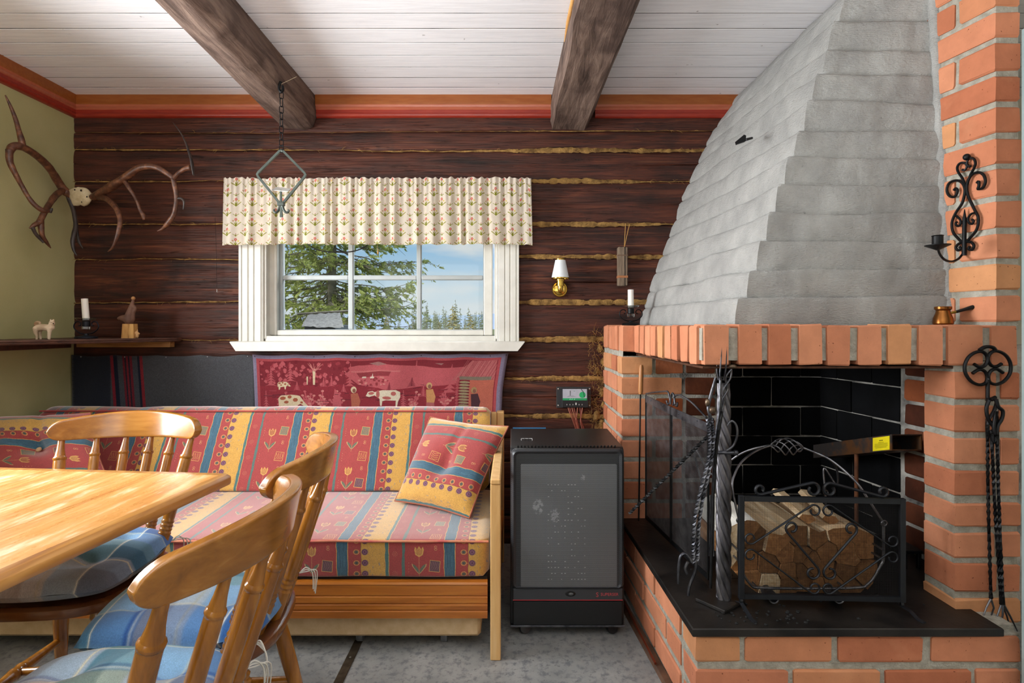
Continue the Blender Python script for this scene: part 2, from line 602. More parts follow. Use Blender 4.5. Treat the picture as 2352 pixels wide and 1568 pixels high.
def make_floor():
    t = NT('grey_vinyl')
    v = t.mapped((1, 1, 1))
    a = t.noise(v, 5, 8, .65, .4)
    b = t.noise(v, 34, 6, .7)
    col = t.ramp(a, [(.3, '787a7a'), (.5, '8c8d8b'), (.7, 'a09f9c')])
    col = t.mix(t.ramp(b, [(.49, 0.0), (.62, .8)]), col, '63666a')
    c = t.noise(v, 60, 4, .6)
    col = t.mix(t.ramp(c, [(.60, 0.0), (.68, .6)]), col, '4e4f50')
    st = t.noise(t.mapped((1, 1, 1), loc=(3, 1, 0)), 7, 4)
    col = t.mix(t.ramp(st, [(.66, 0.0), (.74, .4)]), col, '8b7a62')
    return t.set(col, t.ramp(a, [(.3, .32), (.7, .5)]), 0, t.bump(b, .1, .002), .5)
MAT_FLOOR = make_floor()

def make_beam():
    t = NT('beam_wood')
    v = t.objshift(t.mapped((1, 1, 1)), 11)
    mp = t.n.new('ShaderNodeMapping'); mp.inputs['Scale'].default_value = (9, 1.0, 9)
    t.l.new(v, mp.inputs[0])
    g = t.noise(mp.outputs[0], 3.2, 8, .65, .5)
    col = t.ramp(g, [(.3, '3d2f29'), (.5, '6d5a50'), (.7, '8d786b')])
    k = t.noise(v, 4.5, 5)
    col = t.mix(t.ramp(k, [(.52, 0.0), (.68, .75)]), col, '3a2c27')
    return t.set(col, .78, 0, t.bump(t.math('ADD', g, k), .6, .012), .25)
MAT_BEAM = make_beam()
MAT_CORN_O = simple('ochre_gloss_paint', '8a4819', .32, c2='965524', nscale=12, scale=(1, 6, 6), bump=.05)
MAT_CORN_S = simple('salmon_gloss_paint', 'a4543a', .3, c2='ab5f44', nscale=12, scale=(1, 6, 6), bump=.05)
MAT_CORN_R = simple('dark_red_gloss_paint', '84271c', .3, c2='93301f', nscale=12, scale=(1, 6, 6), bump=.05)
MAT_WHITE = simple('white_window_paint', 'c8c6be', .42, c2='d2d0c8', nscale=14, bump=.08, bscale=90)
MAT_SASH = simple('outer_sash_paint', 'ccd0d6', .45, c2='d8dbe0', nscale=14)
MAT_RUST = simple('rust_iron', '5a3826', .8, .3, c2='7a4a2b', nscale=30, bump=.4)

def make_glass():
    t = NT('window_glass')
    tr = t.n.new('ShaderNodeBsdfTransparent'); tr.inputs[0].default_value = (.97, .98, .97, 1)
    gl = t.n.new('ShaderNodeBsdfGlossy'); gl.inputs['Roughness'].default_value = .02
    fr = t.n.new('ShaderNodeFresnel'); fr.inputs[0].default_value = 1.18
    ms = t.n.new('ShaderNodeMixShader')
    t.l.new(fr.outputs[0], ms.inputs[0]); t.l.new(tr.outputs[0], ms.inputs[1]); t.l.new(gl.outputs[0], ms.inputs[2])
    t.l.new(ms.outputs[0], t.out.inputs[0])
    return t.m
MAT_GLASS = make_glass()

def make_crystal():
    t = NT('clear_glass')
    tr = t.n.new('ShaderNodeBsdfTransparent'); tr.inputs[0].default_value = (.86, .88, .88, 1)
    gl = t.n.new('ShaderNodeBsdfGlossy'); gl.inputs['Roughness'].default_value = .04
    lw = t.n.new('ShaderNodeLayerWeight'); lw.inputs[0].default_value = .35
    ms = t.n.new('ShaderNodeMixShader')
    t.l.new(lw.outputs['Facing'], ms.inputs[0]); t.l.new(tr.outputs[0], ms.inputs[1]); t.l.new(gl.outputs[0], ms.inputs[2])
    t.l.new(ms.outputs[0], t.out.inputs[0])
    return t.m
MAT_CRYSTAL = make_crystal()

# ------------------------------------------------------------------ the room shell
YB = 2.977            # back wall
XL = -2.335           # left wall
ZC = 2.388            # ceiling
XR = 2.75             # right wall (behind the chimney, out of view)
YF = -2.6             # wall behind the camera

fl = struct('floor')
MB().box(XL - .1, XR + .1, YF - .1, YB + .15, -.12, 0).build('floor_sheet', MAT_FLOOR, fl)
st = MB()
st.box(-.581, -.550, .4, 2.06, 0, .004, .0015)
st.build('joint_strip', simple('dark_metal_strip', '4a4238', .4, .7, c2='6a5f50', nscale=30), fl, 30)
sm = MB()
for y in (.7, .95, 1.2, 1.45, 1.7, 1.95): sm.lathe([(.004, 0), (.0035, .0012), (.001, .0018)], (-.566, y, .0038), 8)
sm.build('strip_screw', simple('screw_steel', 'b0aea8', .35, .9), fl, 40)

# ceiling: painted boards running across the room under a slab
ce = struct('ceiling')
MB().box(XL - .2, XR + .2, YF - .2, YB + .2, ZC + .022, ZC + .2).build('ceiling_slab', MAT_DARK, ce)
y = YB - .002
k = 0
while y > YF:
    w = .1130 if y > .6 else .226
    z0 = ZC + random.uniform(-.0012, .0012)
    m = MB(); m.obox(((XL + XR) / 2, y - w / 2, z0 + .011), (XR - XL + .02, w - .0065, .022), Matrix.Rotation(random.uniform(-.004, .004), 3, 'X'), .0009)
    m.cur = 1; m.box(XL, XR, y - w - .0034, y - w + .0034, ZC + .0008, ZC + .012)      # dark strip that paints the shade of the joint
    m.build('plank', [MAT_PLANK, MAT_SEAM_SHADE], ce)
    y -= w; k += 1

# walls
wb = struct('wall_back')
OX0, OX1, OZ0, OZ1 = -1.316, -.072, 1.113, 1.72
m = MB()
m.box(XL - .2, OX0, YB + .02, YB + .16, 0, ZC + .05)
m.box(OX1, XR + .2, YB + .02, YB + .16, 0, ZC + .05)
m.box(OX0, OX1, YB + .02, YB + .16, 0, OZ0)
m.box(OX0, OX1, YB + .02, YB + .16, OZ1, ZC + .05)
m.build('backing', MAT_DARK, wb)
MB().box(1.62, XR, YB - .01, YB + .02, 0, ZC).build('painted_panel', MAT_PLAIN, wb)
CRACK = {417: .53, 593: .56, 693: .50, 779: .50, 866: .50, 346: .45}
SEAMS = [262, 304, 346, 417, 514, 593, 693, 779, 866, 955, 1006, 1060, 1120, 1185, 1251]
STRONG = {346: 1.0, 417: .85, 514: 1.0, 593: 1.0, 693: 1.25, 779: .9, 866: .7, 955: 1.0, 304: .2}
def zpx(p): return H - (p - HY) * YB / F
def seam_off(x, i): return .013 * noise.noise(Vector((x * 1.1, i * 7.3, 0))) + .004 * noise.noise(Vector((x * 5, i * 3.1, 4)))
def make_log(x0, x1, i, ztop, zbot):
    n = max(6, int((x1 - x0) / .045))
    vc = CRACK.get(SEAMS[i])
    vv = [0, .04, .10, .2, .35, .5, .65, .8, .90, .96, 1] if not vc else [0, .04, .10, .22, vc - .16, vc - .022, vc, vc + .022, vc + .16, .80, .90, .96, 1]
    mz = len(vv) - 1
    def fn(u, v):
        v = vv[round(v * mz)]
        x = x0 + (x1 - x0) * u
        zt = ztop + seam_off(x, i); zb = zbot + seam_off(x, i + 1)
        z = zt + (zb - zt) * v
        e = 2 * v - 1
        bul = .006 * (1 - abs(e) ** 3.0) - .008 * max(0, abs(e) - .90) / .10 + .006 * noise.noise(Vector((x * .9, i * 4.4, 1)))
        y = YB - bul + .006 * noise.noise(Vector((x * 2.3, z * 9, i * 5.0))) + .0025 * noise.noise(Vector((x * 9, z * 40, i)))
        if vc and v == vc: y += .011 * min(1, max(0, .25 + 1.6 * noise.noise(Vector((x * 1.3, i * 3.7, 6)))))
        return (x, y, z)
    m = MB()
    m.grid(fn, n, mz)
    # closed ends and back
    nb = len(m.v)
    m.add([(x0, YB + .02, ztop), (x1, YB + .02, ztop), (x1, YB + .02, zbot), (x0, YB + .02, zbot)], [])
    top = list(range(n + 1)); bot = [mz * (n + 1) + q for q in range(n + 1)]
    m.f.append(tuple([nb] + top + [nb + 1])); m.f.append(tuple([nb + 3, nb + 2] + bot[::-1]))
    m.f.append(tuple([nb] + [q * (n + 1) for q in range(mz + 1)][0:0] + [nb + 3] + [q * (n + 1) for q in range(mz, -1, -1)]))
    m.f.append(tuple([nb + 1, nb + 2] + [q * (n + 1) + n for q in range(mz, -1, -1)]))
    m.mi = [0] * len(m.f)
    return m.build('log', MAT_LOG, wb, 50)
for i in range(len(SEAMS) - 1):
    zt, zb = zpx(SEAMS[i]), zpx(SEAMS[i + 1])
    if zt > OZ0 and zb < OZ1:
        make_log(XL, OX0 - .012, i, zt, zb); make_log(OX1 + .012, 1.36, i, zt, zb)
    else:
        make_log(XL, 1.36, i, zt, zb)
ck = MB()
hair = MB()
for i, p in enumerate(SEAMS):
    s = STRONG.get(p, .12)
    if i == 0 or i == len(SEAMS) - 1: continue
    for (xa, xb) in (((XL, OX0 - .02), (OX1 + .02, 1.3)) if OZ0 < zpx(p) < OZ1 else ((XL, 1.3),)):
        n = int((xb - xa) / .009); pts, rr = [], []
        for k in range(n + 1):
            x = xa + (xb - xa) * k / n
            right = min(1, max(.0, (x + .5) / .7))
            a = .5 + .9 * noise.noise(Vector((x * 1.7, i * 11.0, 2))) + .4 * noise.noise(Vector((x * 9, i, 1)))
            r = .0140 * s * ((.30 + .80 * right) * max(0, a - .12 * (1 - right)) * 1.2 + .04 + .10 * right)
            pts.append((x, YB - .0055 - .0015 * right, zpx(p) + seam_off(x, i) + .003 * noise.noise(Vector((x * 14, i, 8)))))
            rr.append(max(.0005, min(r * (1 + .55 * noise.noise(Vector((x * 34, i, 3))) + .35 * noise.noise(Vector((x * 90, i, 5)))), .017)))
        ck.tube(pts, rr, 8, flat=(1.0, .45), up=(0, 0, 1))
        for q in range(int((xb - xa) * 60 * s)):
            x = random.uniform(xa, xb)
            if x < -.1 and random.random() < .6: continue
            z = zpx(p) + seam_off(x, i)
            p0 = Vector((x, YB - .012, z)); d = Vector((random.uniform(-.03, .03), -random.uniform(.002, .012), random.uniform(-.02, .014)))
            hair.tube([p0, p0 + d * .5 + Vector((0, 0, .003)), p0 + d], [.0009, .0008, .0005], 3)
ck.build('caulking', MAT_CAULK, wb, 60)['kind'] = 'stuff'
# loose oakum beside the brick pier
for q in range(260):
    px = random.uniform(1352, 1390); py = random.uniform(760, 985)
    c = W(px, py, YB - .012); L = random.uniform(.015, .05); a = random.uniform(0, 6.28)
    d = Vector((math.cos(a), -.3 * random.random(), math.sin(a))) * L
    hair.tube([c, c + d * .5 + Vector((random.uniform(-.008, .008), -.006, random.uniform(-.008, .008))), c + d], [.0011, .001, .0006], 3)
hair.build('oakum_fibres', MAT_CAULK, wb)['kind'] = 'stuff'
cl = MB()
for (px, py, r) in ((1378, 800, .018), (1372, 850, .014), (1383, 900, .02), (1370, 955, .024), (1380, 975, .02), (1386, 930, .016), (1384, 830, .017), (1372, 985, .02)):
    c = W(px, py, YB - .008)
    o = len(cl.v); cl.ball(c, r, 12, (.8, .5, 1.3))
    for k in range(o, len(cl.v)):
        p = Vector(cl.v[k]); cl.v[k] = tuple(p + (p - c) * .5 * noise.noise(p * 60))
cl.build('oakum_wad', MAT_CAULK, wb, 60)['kind'] = 'stuff'

wl_ = struct('wall_left')
MB().box(XL - .12, XL, YF, YB + .02, 0, ZC + .05).build('painted_panel', MAT_OLIVE, wl_)
wr_ = struct('wall_right')
MB().box(XR, XR + .12, YF, YB + .1, 0, ZC + .05).build('wall_panel', MAT_PLAIN, wr_)
wf_ = struct('wall_front')
MB().box(XL - .1, XR + .1, YF - .12, YF, 0, ZC + .05).build('wall_panel', MAT_PLAIN, wf_)

# beams
def beam(name, sec_far, sec_near, y0, y1, seed):
    """sections: list of (x, z) at the wall and near the camera"""
    m = MB(); n = 90; k = len(sec_far); sub = 6
    def ring(t):
        base = [Vector((a[0] + (b[0] - a[0]) * t, 0, a[1] + (b[1] - a[1]) * t)) for a, b in zip(sec_far, sec_near)]
        y = y0 + (y1 - y0) * t
        out = []
        for q in range(k):
            p, r = base[q], base[(q + 1) % k]
            for j in range(sub):
                c = p.lerp(r, j / sub)
                nn = Vector((c.x * 6 + seed, y * 2.2, c.z * 6))
                d = .012 * noise.noise(nn) + .005 * noise.noise(Vector((c.x * 22, y * 7, c.z * 22 + seed)))
                if c.z > ZC - .01: d = 0
                out.append((c.x + d * (1 if c.x > (sec_far[0][0] + sec_far[-1][0]) / 2 else -1), y, min(ZC + .002, c.z + d * .8)))
        return out
    rs = [ring(i / n) for i in range(n + 1)]
    K = k * sub
    m.add([p for r in rs for p in r], [(i * K + q, i * K + (q + 1) % K, (i + 1) * K + (q + 1) % K, (i + 1) * K + q) for i in range(n) for q in range(K)] + [tuple(range(K)), tuple(n * K + q for q in range(K))])
    o = m.build(name, MAT_BEAM, None, 40)
    o['kind'] = 'structure'
    return o
zb = 2.212
beam('beam', [(-1.225, ZC), (-1.235, zb + .03), (-1.215, zb + .004), (-1.10, zb - .004), (-1.052, zb + .012), (-1.042, zb + .06), (-1.045, ZC)],
     [(-1.12, ZC), (-1.125, zb + .03), (-1.11, zb + .004), (-1.02, zb), (-.985, zb + .02), (-.985, zb + .07), (-1.03, ZC)], YB - .015, .9, 3.0)
beam('beam', [(.212, ZC), (.205, zb + .04), (.212, zb - .004), (.385, zb - .008), (.40, zb + .012), (.432, zb + .08), (.44, ZC)],
     [(.25, ZC), (.222, zb + .03), (.228, zb), (.405, zb - .004), (.425, zb + .02), (.445, zb + .08), (.445, ZC)], YB - .015, .9, 9.0)

# cornice (split where the beams run into it)
def cornice_profile():
    return [(0.0, 0), (-.030, 0), (-.030, -.012), (-.0275, -.030), (-.0285, -.052), (-.0245, -.062), (-.0265, -.066), (-.026, -.074), (-.0215, -.078), (-.0205, -.094), (-.0235, -.098), (-.0235, -.106), (-.020, -.112), (-.012, -.116), (0, -.117)]
CMI = [0, 0, 0, 0, 1, 1, 1, 1, 2, 2, 2, 2, 2, 2]
def cornice_run(p0, p1, inward, mit0=0, mit1=0):
    m = MB(); pr = cornice_profile()
    d = (Vector(p1) - Vector(p0)).normalized(); inw = Vector(inward)
    vs = []
    for P, mt in ((Vector(p0), mit0), (Vector(p1), mit1)):
        for a, z in pr:
            vs.append(P + inw * (-a) + d * (-a * mt) + Vector((0, 0, z)))
    n = len(pr)
    m.add(vs, [(i, i + 1, n + i + 1, n + i) for i in range(n - 1)] + [tuple(range(n)), tuple(range(n, 2 * n))])
    m.mi = CMI + [0, 0]
    return m
t1 = struct('trim_1')
for xa, xb, mt in ((XL, -1.222, 1), (-1.042, .208, 0), (.441, 1.25, 0)):
    cornice_run((xa, YB, ZC), (xb, YB, ZC), (0, -1, 0), mt, 0).build('cornice', [MAT_CORN_O, MAT_CORN_S, MAT_CORN_R], t1, 35)
cornice_run((XL, YB, ZC), (XL, YF, ZC), (1, 0, 0), 1, 0).build('cornice', [MAT_CORN_O, MAT_CORN_S, MAT_CORN_R], t1, 35)

# ------------------------------------------------------------------ window
win = struct('window_1')
def zz(py, y): return H - (py - HY) * y / F
def xx(px, y): return (px - CX) * y / F
yc = 2.930
xo0, xo1 = xx(548, yc), xx(1192, yc)
xi0, xi1 = xx(604, yc), xx(1141, yc)
zsill, ztop = zz(784, yc), 1.78
def casing(x0, x1, name, flip):
    w = x1 - x0
    prof = [(0, 0), (0, .030), (.004, .036), (.10, .036), (.12, .030), (.15, .036), (.36, .036), (.40, .030), (.44, .036), (.60, .036), (.63, .030), (.67, .036), (.90, .036), (.94, .030), (.97, .033), (1, .030), (1, 0)]
    pts = []
    for t, h in prof:
        tt = t if t > .01 or t == 0 else t
        x = x0 + w * tt if not flip else x1 - w * tt
        pts.append((x, YB - .012 - h, zsill))
    MB().extrude(pts, (0, 0, ztop - zsill)).build(name, MAT_WHITE, win, 20)
casing(xo0, xi0, 'casing', False)
casing(xi1, xo1, 'casing', True)
MB().box(xo0 - .01, xo1 + .01, yc - .004, YB - .002, ztop, ztop + .09, .004).build('head_casing', MAT_WHITE, win, 30)
# deep jambs and the sash
jd = 3.045
m = MB(); m.box(xi0 - .012, xi0 + .012, yc + .012, jd + .03, zz(778, yc), OZ1 + .05, .002); m.build('jamb', MAT_WHITE, win, 30)
m = MB(); m.box(xi1 - .012, xi1 + .012, yc + .012, jd + .03, zz(778, yc), OZ1 + .05, .002); m.build('jamb', MAT_WHITE, win, 30)
MB().box(xi0, xi1, yc + .012, jd + .03, OZ1, OZ1 + .03, .002).build('head_jamb', MAT_WHITE, win, 30)
MB().box(xi0 + .004, xi1 - .004, yc + .014, jd + .03, zz(785, yc), zz(771, 2.95), .003).build('stool', MAT_WHITE, win, 30)
ys = 2.985
sx0, sx1 = xx(613, ys), xx(1131, ys)
sz0, sz1 = zz(770, ys), OZ1 - .004
gx = [(650, 800), (812, 957), (968, 1110)]
def sash(name, y0, y1, x0, x1, z0, z1, wl, wr, wbm, wt, mat):
    MB().box(x0, x0 + wl, y0, y1, z0, z1, .004).build('sash_stile', mat, win, 30)
    MB().box(x1 - wr, x1, y0, y1, z0, z1, .004).build('sash_stile', mat, win, 30)
    MB().box(x0 + wl, x1 - wr, y0 + .002, y1, z0, z0 + wbm, .004).build('sash_rail', mat, win, 30)
    MB().box(x0 + wl, x1 - wr, y0 + .002, y1, z1 - wt, z1, .004).build('sash_rail', mat, win, 30)
sash('inner', ys, ys + .035, sx0, sx1, sz0, sz1, .052, .046, .028, .03, MAT_WHITE)
# outer sash with glazing bars
yo = 3.045
ox0, ox1 = xx(632, yo), xx(1128, yo)
oz0, oz1 = zz(764, yo), OZ1 - .004
sash('outer', yo - .008, yo + .03, ox0, ox1, oz0, oz1, xx(650, yo) - ox0, ox1 - xx(1110, yo), .018, .02, MAT_SASH)
for a, b in ((800, 812), (957, 968)):
    m = MB(); m.box(xx(a, yo), xx(b, yo), yo - .006, yo + .024, oz0 + .018, oz1 - .02, .005); m.build('muntin', MAT_SASH, win, 30)
rows = [(757, 643), (632, 520)]
for (a, b) in gx:
    m = MB(); m.box(xx(a, yo), xx(b, yo), yo - .004, yo + .022, zz(643, yo), zz(632, yo), .005); m.build('muntin', MAT_SASH, win, 30)
    for (r0, r1) in rows:
        MB().box(xx(a, yo) - .004, xx(b, yo) + .004, yo + .008, yo + .0105, zz(r0, yo) - .004, min(zz(r1, yo) + .004, oz1 - .012)).build('pane', MAT_GLASS, win)
# inner single pane
MB().box(sx0 + .048, sx1 - .042, ys + .016, ys + .0185, sz0 + .024, sz1 - .026).build('pane', MAT_GLASS, win)
for px in (872, 1129):
    MB().box(xx(px - 3, ys), xx(px + 3, ys), ys - .006, ys + .002, zz(782, ys), zz(776, ys), .001).build('latch', MAT_RUST, win)
MB().box(xx(608, ys) - .003, xx(608, ys) + .003, ys - .012, ys, zz(782, ys), zz(776, ys), .001).build('latch', MAT_RUST, win)
# sill board with slanted ends
y0 = 2.862
m = MB()
a0, a1 = xx(527, y0), xx(1205, y0)
b0, b1 = xx(541, y0), xx(1189, y0)
zt, zl = zz(784, y0), zz(806, y0)
m.add([(a0, y0, zt - .004), (a1, y0, zt - .004), (b1, y0, zl), (b0, y0, zl), (a0, YB - .004, zt), (a1, YB - .004, zt), (b1, YB - .004, zl), (b0, YB - .004, zl), (a0, y0 + .006, zt), (a1, y0 + .006, zt)],
      [(0, 1, 2, 3), (8, 9, 1, 0), (4, 5, 9, 8), (3, 2, 6, 7), (7, 6, 5, 4), (0, 3, 7, 4, 8), (1, 9, 5, 6, 2)])
m.build('sill', MAT_WHITE, win)

# valance
def curtain_tex():
    p = Paint(560, 560, .112, .112, 'ebe0d0', True)
    def tuft(x, y, s, flower):
        for k in (-1, 1):
            p.line([(x, y), (x + k * .007 * s, y + .006 * s), (x + k * .0150 * s, y + .0115 * s)], .0021 * s, '94922a')
            p.line([(x, y), (x + k * .003 * s, y + .010 * s)], .0022 * s, '8b8b24')
        p.ell(x, y + .003 * s, .0022 * s, .004 * s, '77801f')
        if flower:
            p.line([(x, y), (x, y + .016 * s)], .0014, '8b8b24')
            for q in range(5):
                p.ell(x + .0026 * math.cos(q * 1.257), y + .0190 * s + .0026 * math.sin(q * 1.257), .0018, .0018, 'd77468')
            p.ell(x + .0075, y + .0150, .0028, .0024, 'e7cf72')
            p.ell(x - .0075, y + .0155, .0026, .0022, 'c9a07c')
        else:
            p.ell(x, y + .012 * s, .0012, .0014, 'd0766a')
    for r in range(4):
        for c in range(4):
            x = .014 + c * .028; yy = .004 + r * .028
            tuft(x, yy, 1.0 if (r + c) % 2 == 0 else .58, (r + c) % 2 == 0)
    return p.image('valance_print')
MAT_CURT = image_mat('valance_cotton', curtain_tex(), .9, .15, 700, 0, .42)
cu = MB()
cx0, cx1 = xx(513, 2.87), xx(1220, 2.87)
NU = 420
arc = [0.0]
def cpos(u, v):
    x = cx0 + (cx1 - cx0) * u
    g = noise.noise(Vector((u * 17, 0, 5)))
    ph = u * 2 * PI * 19 + 6.5 * g
    amp = (.004 + .006 * v) * (1 + .9 * noise.noise(Vector((u * 9, 2, 0)))) + .002
    endt = min(u, 1 - u) * 22
    amp *= min(1, max(.12, endt))
    fine = .004 * math.sin(u * 2 * PI * 62 + 5 * g) * max(0, 1 - v * 1.6)
    yy = 2.873 + amp * math.sin(ph) + fine + .012 * (v - .5) * 0
    z_top = zz(408, 2.87) + .004 * math.sin(ph * 2.1) + .003 * noise.noise(Vector((u * 60, 1, 1)))
    z_bot = zz(561 if .03 < u < .97 else 562, 2.87) - .003 * math.cos(ph)
    xs = x + (u - .5) * .014 * v
    return Vector((xs, yy, z_top + (z_bot - z_top) * v))
for i in range(NU):
    arc.append(arc[-1] + (cpos((i + 1) / NU, .5) - cpos(i / NU, .5)).length * 1.12)
cu.grid(lambda u, v: cpos(u, v), NU, 14, lambda u, v: (arc[round(u * NU)] / .215, -(v * .345) / .205))
va = cu.build('window_valance', MAT_CURT, None, 180, fixn=False)
tag(va, 'short gathered cream valance printed with small pink flowers above the window', 'curtain')
hm = MB()
hm.grid(lambda u, v: cpos(.035 + u * .9, .90 + .088 * v) + Vector((0, .006, 0)), 380, 1, lambda u, v: (arc[round((.035 + u * .9) * NU)] / .205, v * .08 + .3))
hm.build('hem', MAT_CURT, va, 180, fixn=False)
rd = MB(); rd.tube([(cx0 + .004, 2.886, zz(414, 2.886)), (cx1 - .004, 2.886, zz(414, 2.886))], .005, 10)
for x in (cx0 + .01, cx1 - .01): rd.tube([(x, 2.886, zz(414, 2.886)), (x, YB - .01, zz(414, 2.886))], .004, 8)
rd.build('curtain_rod', MAT_WHITE, va, 50)
# cable hanging under the valance, cord with a drop, thin pull cord by the left of the window
cb = MB(); cb.tube(smooth_path(pxpath([(700, 556), (722, 570), (740, 576), (770, 579), (805, 578), (830, 571), (848, 560)], 2.89), 6), .0032, 6)
tag(cb.build('cable', simple('black_rubber', '141414', .5), None, 60), 'thin black cable sagging below the flowered valance', 'cable')
t = thing('blind_cord', 'brown drop pull hanging under the valance in front of the panes', 'cord', W(867, 562, 2.91))
MB().tube(pxpath([(867, 545), (867, 572)], 2.91), .0009, 5).build('cord', simple('cord_tan', 'b59a6a', .9), t)
MB().lathe([(.001, .018), (.003, .012), (.0048, 0), (.004, -.006), (.0015, -.009)], W(868, 580, 2.91), 12).build('drop_pull', simple('drop_wood', 'a98443', .4), t, 60)
t = thing('pull_cord', 'thin dark pull cord with a glass bead left of the window', 'cord', W(497, 480, 2.945))
MB().tube(pxpath([(494, 500), (497, 580), (498, 662)], 2.945), .0008, 5).build('cord', MAT_DARK, t)
MB().lathe([(.001, .014), (.003, .010), (.0025, .004), (.0042, -.004), (.001, -.012)], W(498.5, 668, 2.945), 10).build('bead', MAT_CRYSTAL, t, 60)

# ------------------------------------------------------------------ outdoors
MAT_GROUND = simple('meadow', '6f7448', .95, c2='9a9a68', nscale=1.2, bump=.3, bscale=3)
MB().add([(-300, 3.3, -.7), (260, 3.3, -.7), (260, 420, -.7), (-300, 420, -.7), (-300, 3.3, -1.2), (260, 3.3, -1.2), (260, 420, -1.2), (-300, 420, -1.2)], [(0, 1, 2, 3), (4, 5, 6, 7), (0, 1, 5, 4), (2, 3, 7, 6), (1, 2, 6, 5), (0, 3, 7, 4)]).build('ground_outside', MAT_GROUND)['kind'] = 'structure'
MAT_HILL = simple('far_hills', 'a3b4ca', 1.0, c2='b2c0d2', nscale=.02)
m = MB()
m.grid(lambda u, v: (-330 + 520 * u, 400 + 30 * v, -2 + v * (13 + 7 * noise.noise(Vector((u * 5, 3, 0))))), 60, 4)
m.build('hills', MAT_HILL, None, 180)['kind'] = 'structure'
def leafmat(name, c, c2, tr=.35):
    t = NT(name)
    col = t.ramp(t.noise(t.mapped(), 5, 4), [(.3, c), (.7, c2)])
    t.set(col, .8, 0, None, .2)
    tl = t.n.new('ShaderNodeBsdfTranslucent'); t.l.new(col, tl.inputs[0])
    ms = t.n.new('ShaderNodeMixShader'); ms.inputs[0].default_value = tr
    t.l.new(t.b.outputs[0], ms.inputs[1]); t.l.new(tl.outputs[0], ms.inputs[2]); t.l.new(ms.outputs[0], t.out.inputs[0])
    return t.m
MAT_NEEDLE = leafmat('spruce_needles', 'a0aa5e', 'dae294', .5)
MAT_BARK = simple('grey_bark', '6c665e', .9, c2='8d867b', nscale=20, bump=.5)
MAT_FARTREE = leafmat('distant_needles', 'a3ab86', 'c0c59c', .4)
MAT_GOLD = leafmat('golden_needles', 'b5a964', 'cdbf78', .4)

sp = thing('spruce_tree', 'big near spruce with drooping lichen grey branches outside the window', 'tree', (-2.02, 6.2, -.7))
MB().tube([(-2.02, 6.2, -.75), (-2.00, 6.2, 2), (-2.03, 6.2, 5.5)], [.05, .045, .015], 12).build('trunk', MAT_BARK, sp, 60)
br, nd = MB(), MB()
rg = random.Random(21)
for q in range(250):
    z = rg.uniform(.2, 3.1) if q < 228 else rg.uniform(3, 5)
    a = rg.uniform(0, 2 * PI)
    L = rg.uniform(.7, 1.3) * (1 - max(0, z - .5) / 8)
    p0 = Vector((-2.02, 6.2, z))
    pts = []
    for k in range(9):
        s = k / 8
        pts.append(p0 + Vector((math.cos(a) * L * s, math.sin(a) * L * s, -.16 * L * math.sin(s * 2.2) + .07 * s * s + rg.uniform(-.03, .03))) + Vector((rg.uniform(-.03, .03), rg.uniform(-.03, .03), 0)))
    br.tube(pts, [.011, .002], 4)
    for k in range(2, 9):
        for _ in range(3):
            b0 = pts[k].lerp(pts[k - 1], rg.random())
            d = Vector((math.cos(a + rg.choice((-1, 1)) * rg.uniform(.5, 1.2)), math.sin(a + rg.choice((-1, 1)) * rg.uniform(.5, 1.2)), rg.uniform(-.7, .15))) * rg.uniform(.08, .26)
            b1 = b0 + d
            br.tube([b0, b0.lerp(b1, .5) + Vector((0, 0, .01)), b1], [.0032, .0012], 3, cap=False)
            if rg.random() < .45 + .5 * (k / 8):
                for j in range(15):
                    c = b0.lerp(b1, .25 + .75 * rg.random())
                    nn = Vector((rg.uniform(-1, 1), rg.uniform(-1, 1), rg.uniform(-1, 1))).normalized()
                    w = nn.cross(d).normalized() * rg.uniform(.007, .013); l = (d.normalized() + nn * .8).normalized() * rg.uniform(.025, .05)
                    nd.add([c - w, c + w, c + l + w * .4, c + l - w * .4], [(0, 1, 2, 3)])
br.build('branch', MAT_BARK, sp)['kind'] = 'stuff'
nd.build('foliage', MAT_NEEDLE, sp, fixn=False)['kind'] = 'stuff'

def far_tree_mesh(h, w, seed, mat, thin):
    rg = random.Random(seed); m = MB()
    m.cur = 0
    m.tube([(0, 0, 0), (0, 0, h)], [.05 * h / 5, .008], 5)
    m.cur = 1
    for q in range(70 if not thin else 44):
        z = h * (.06 + .92 * rg.random() ** .8); r = w * (1 - z / h) * rg.uniform(.6, 1.1) + .04; a = rg.uniform(0, 6.28)
        c = Vector((0, 0, z)); e = Vector((math.cos(a) * r, math.sin(a) * r, z - .22 * r))
        s = Vector((-math.sin(a), math.cos(a), 0)) * r * (.42 if not thin else .3)
        m.add([c, e - s, e + Vector((math.cos(a) * .1, math.sin(a) * .1, -.08)), e + s, c + Vector((0, 0, -.22 * r - .05))], [(0, 1, 2), (0, 2, 3), (4, 1, 2), (4, 2, 3)])
    return m
protos = []
for s, (hh, ww, mt, th) in enumerate(((4.6, .55, MAT_FARTREE, True), (5.2, .8, MAT_FARTREE, False), (4.0, .5, MAT_FARTREE, True), (3.4, 1.0, MAT_GOLD, False))):
    protos.append((hh, ww, mt, th, s))
rg = random.Random(5)
first = {}
placed = []
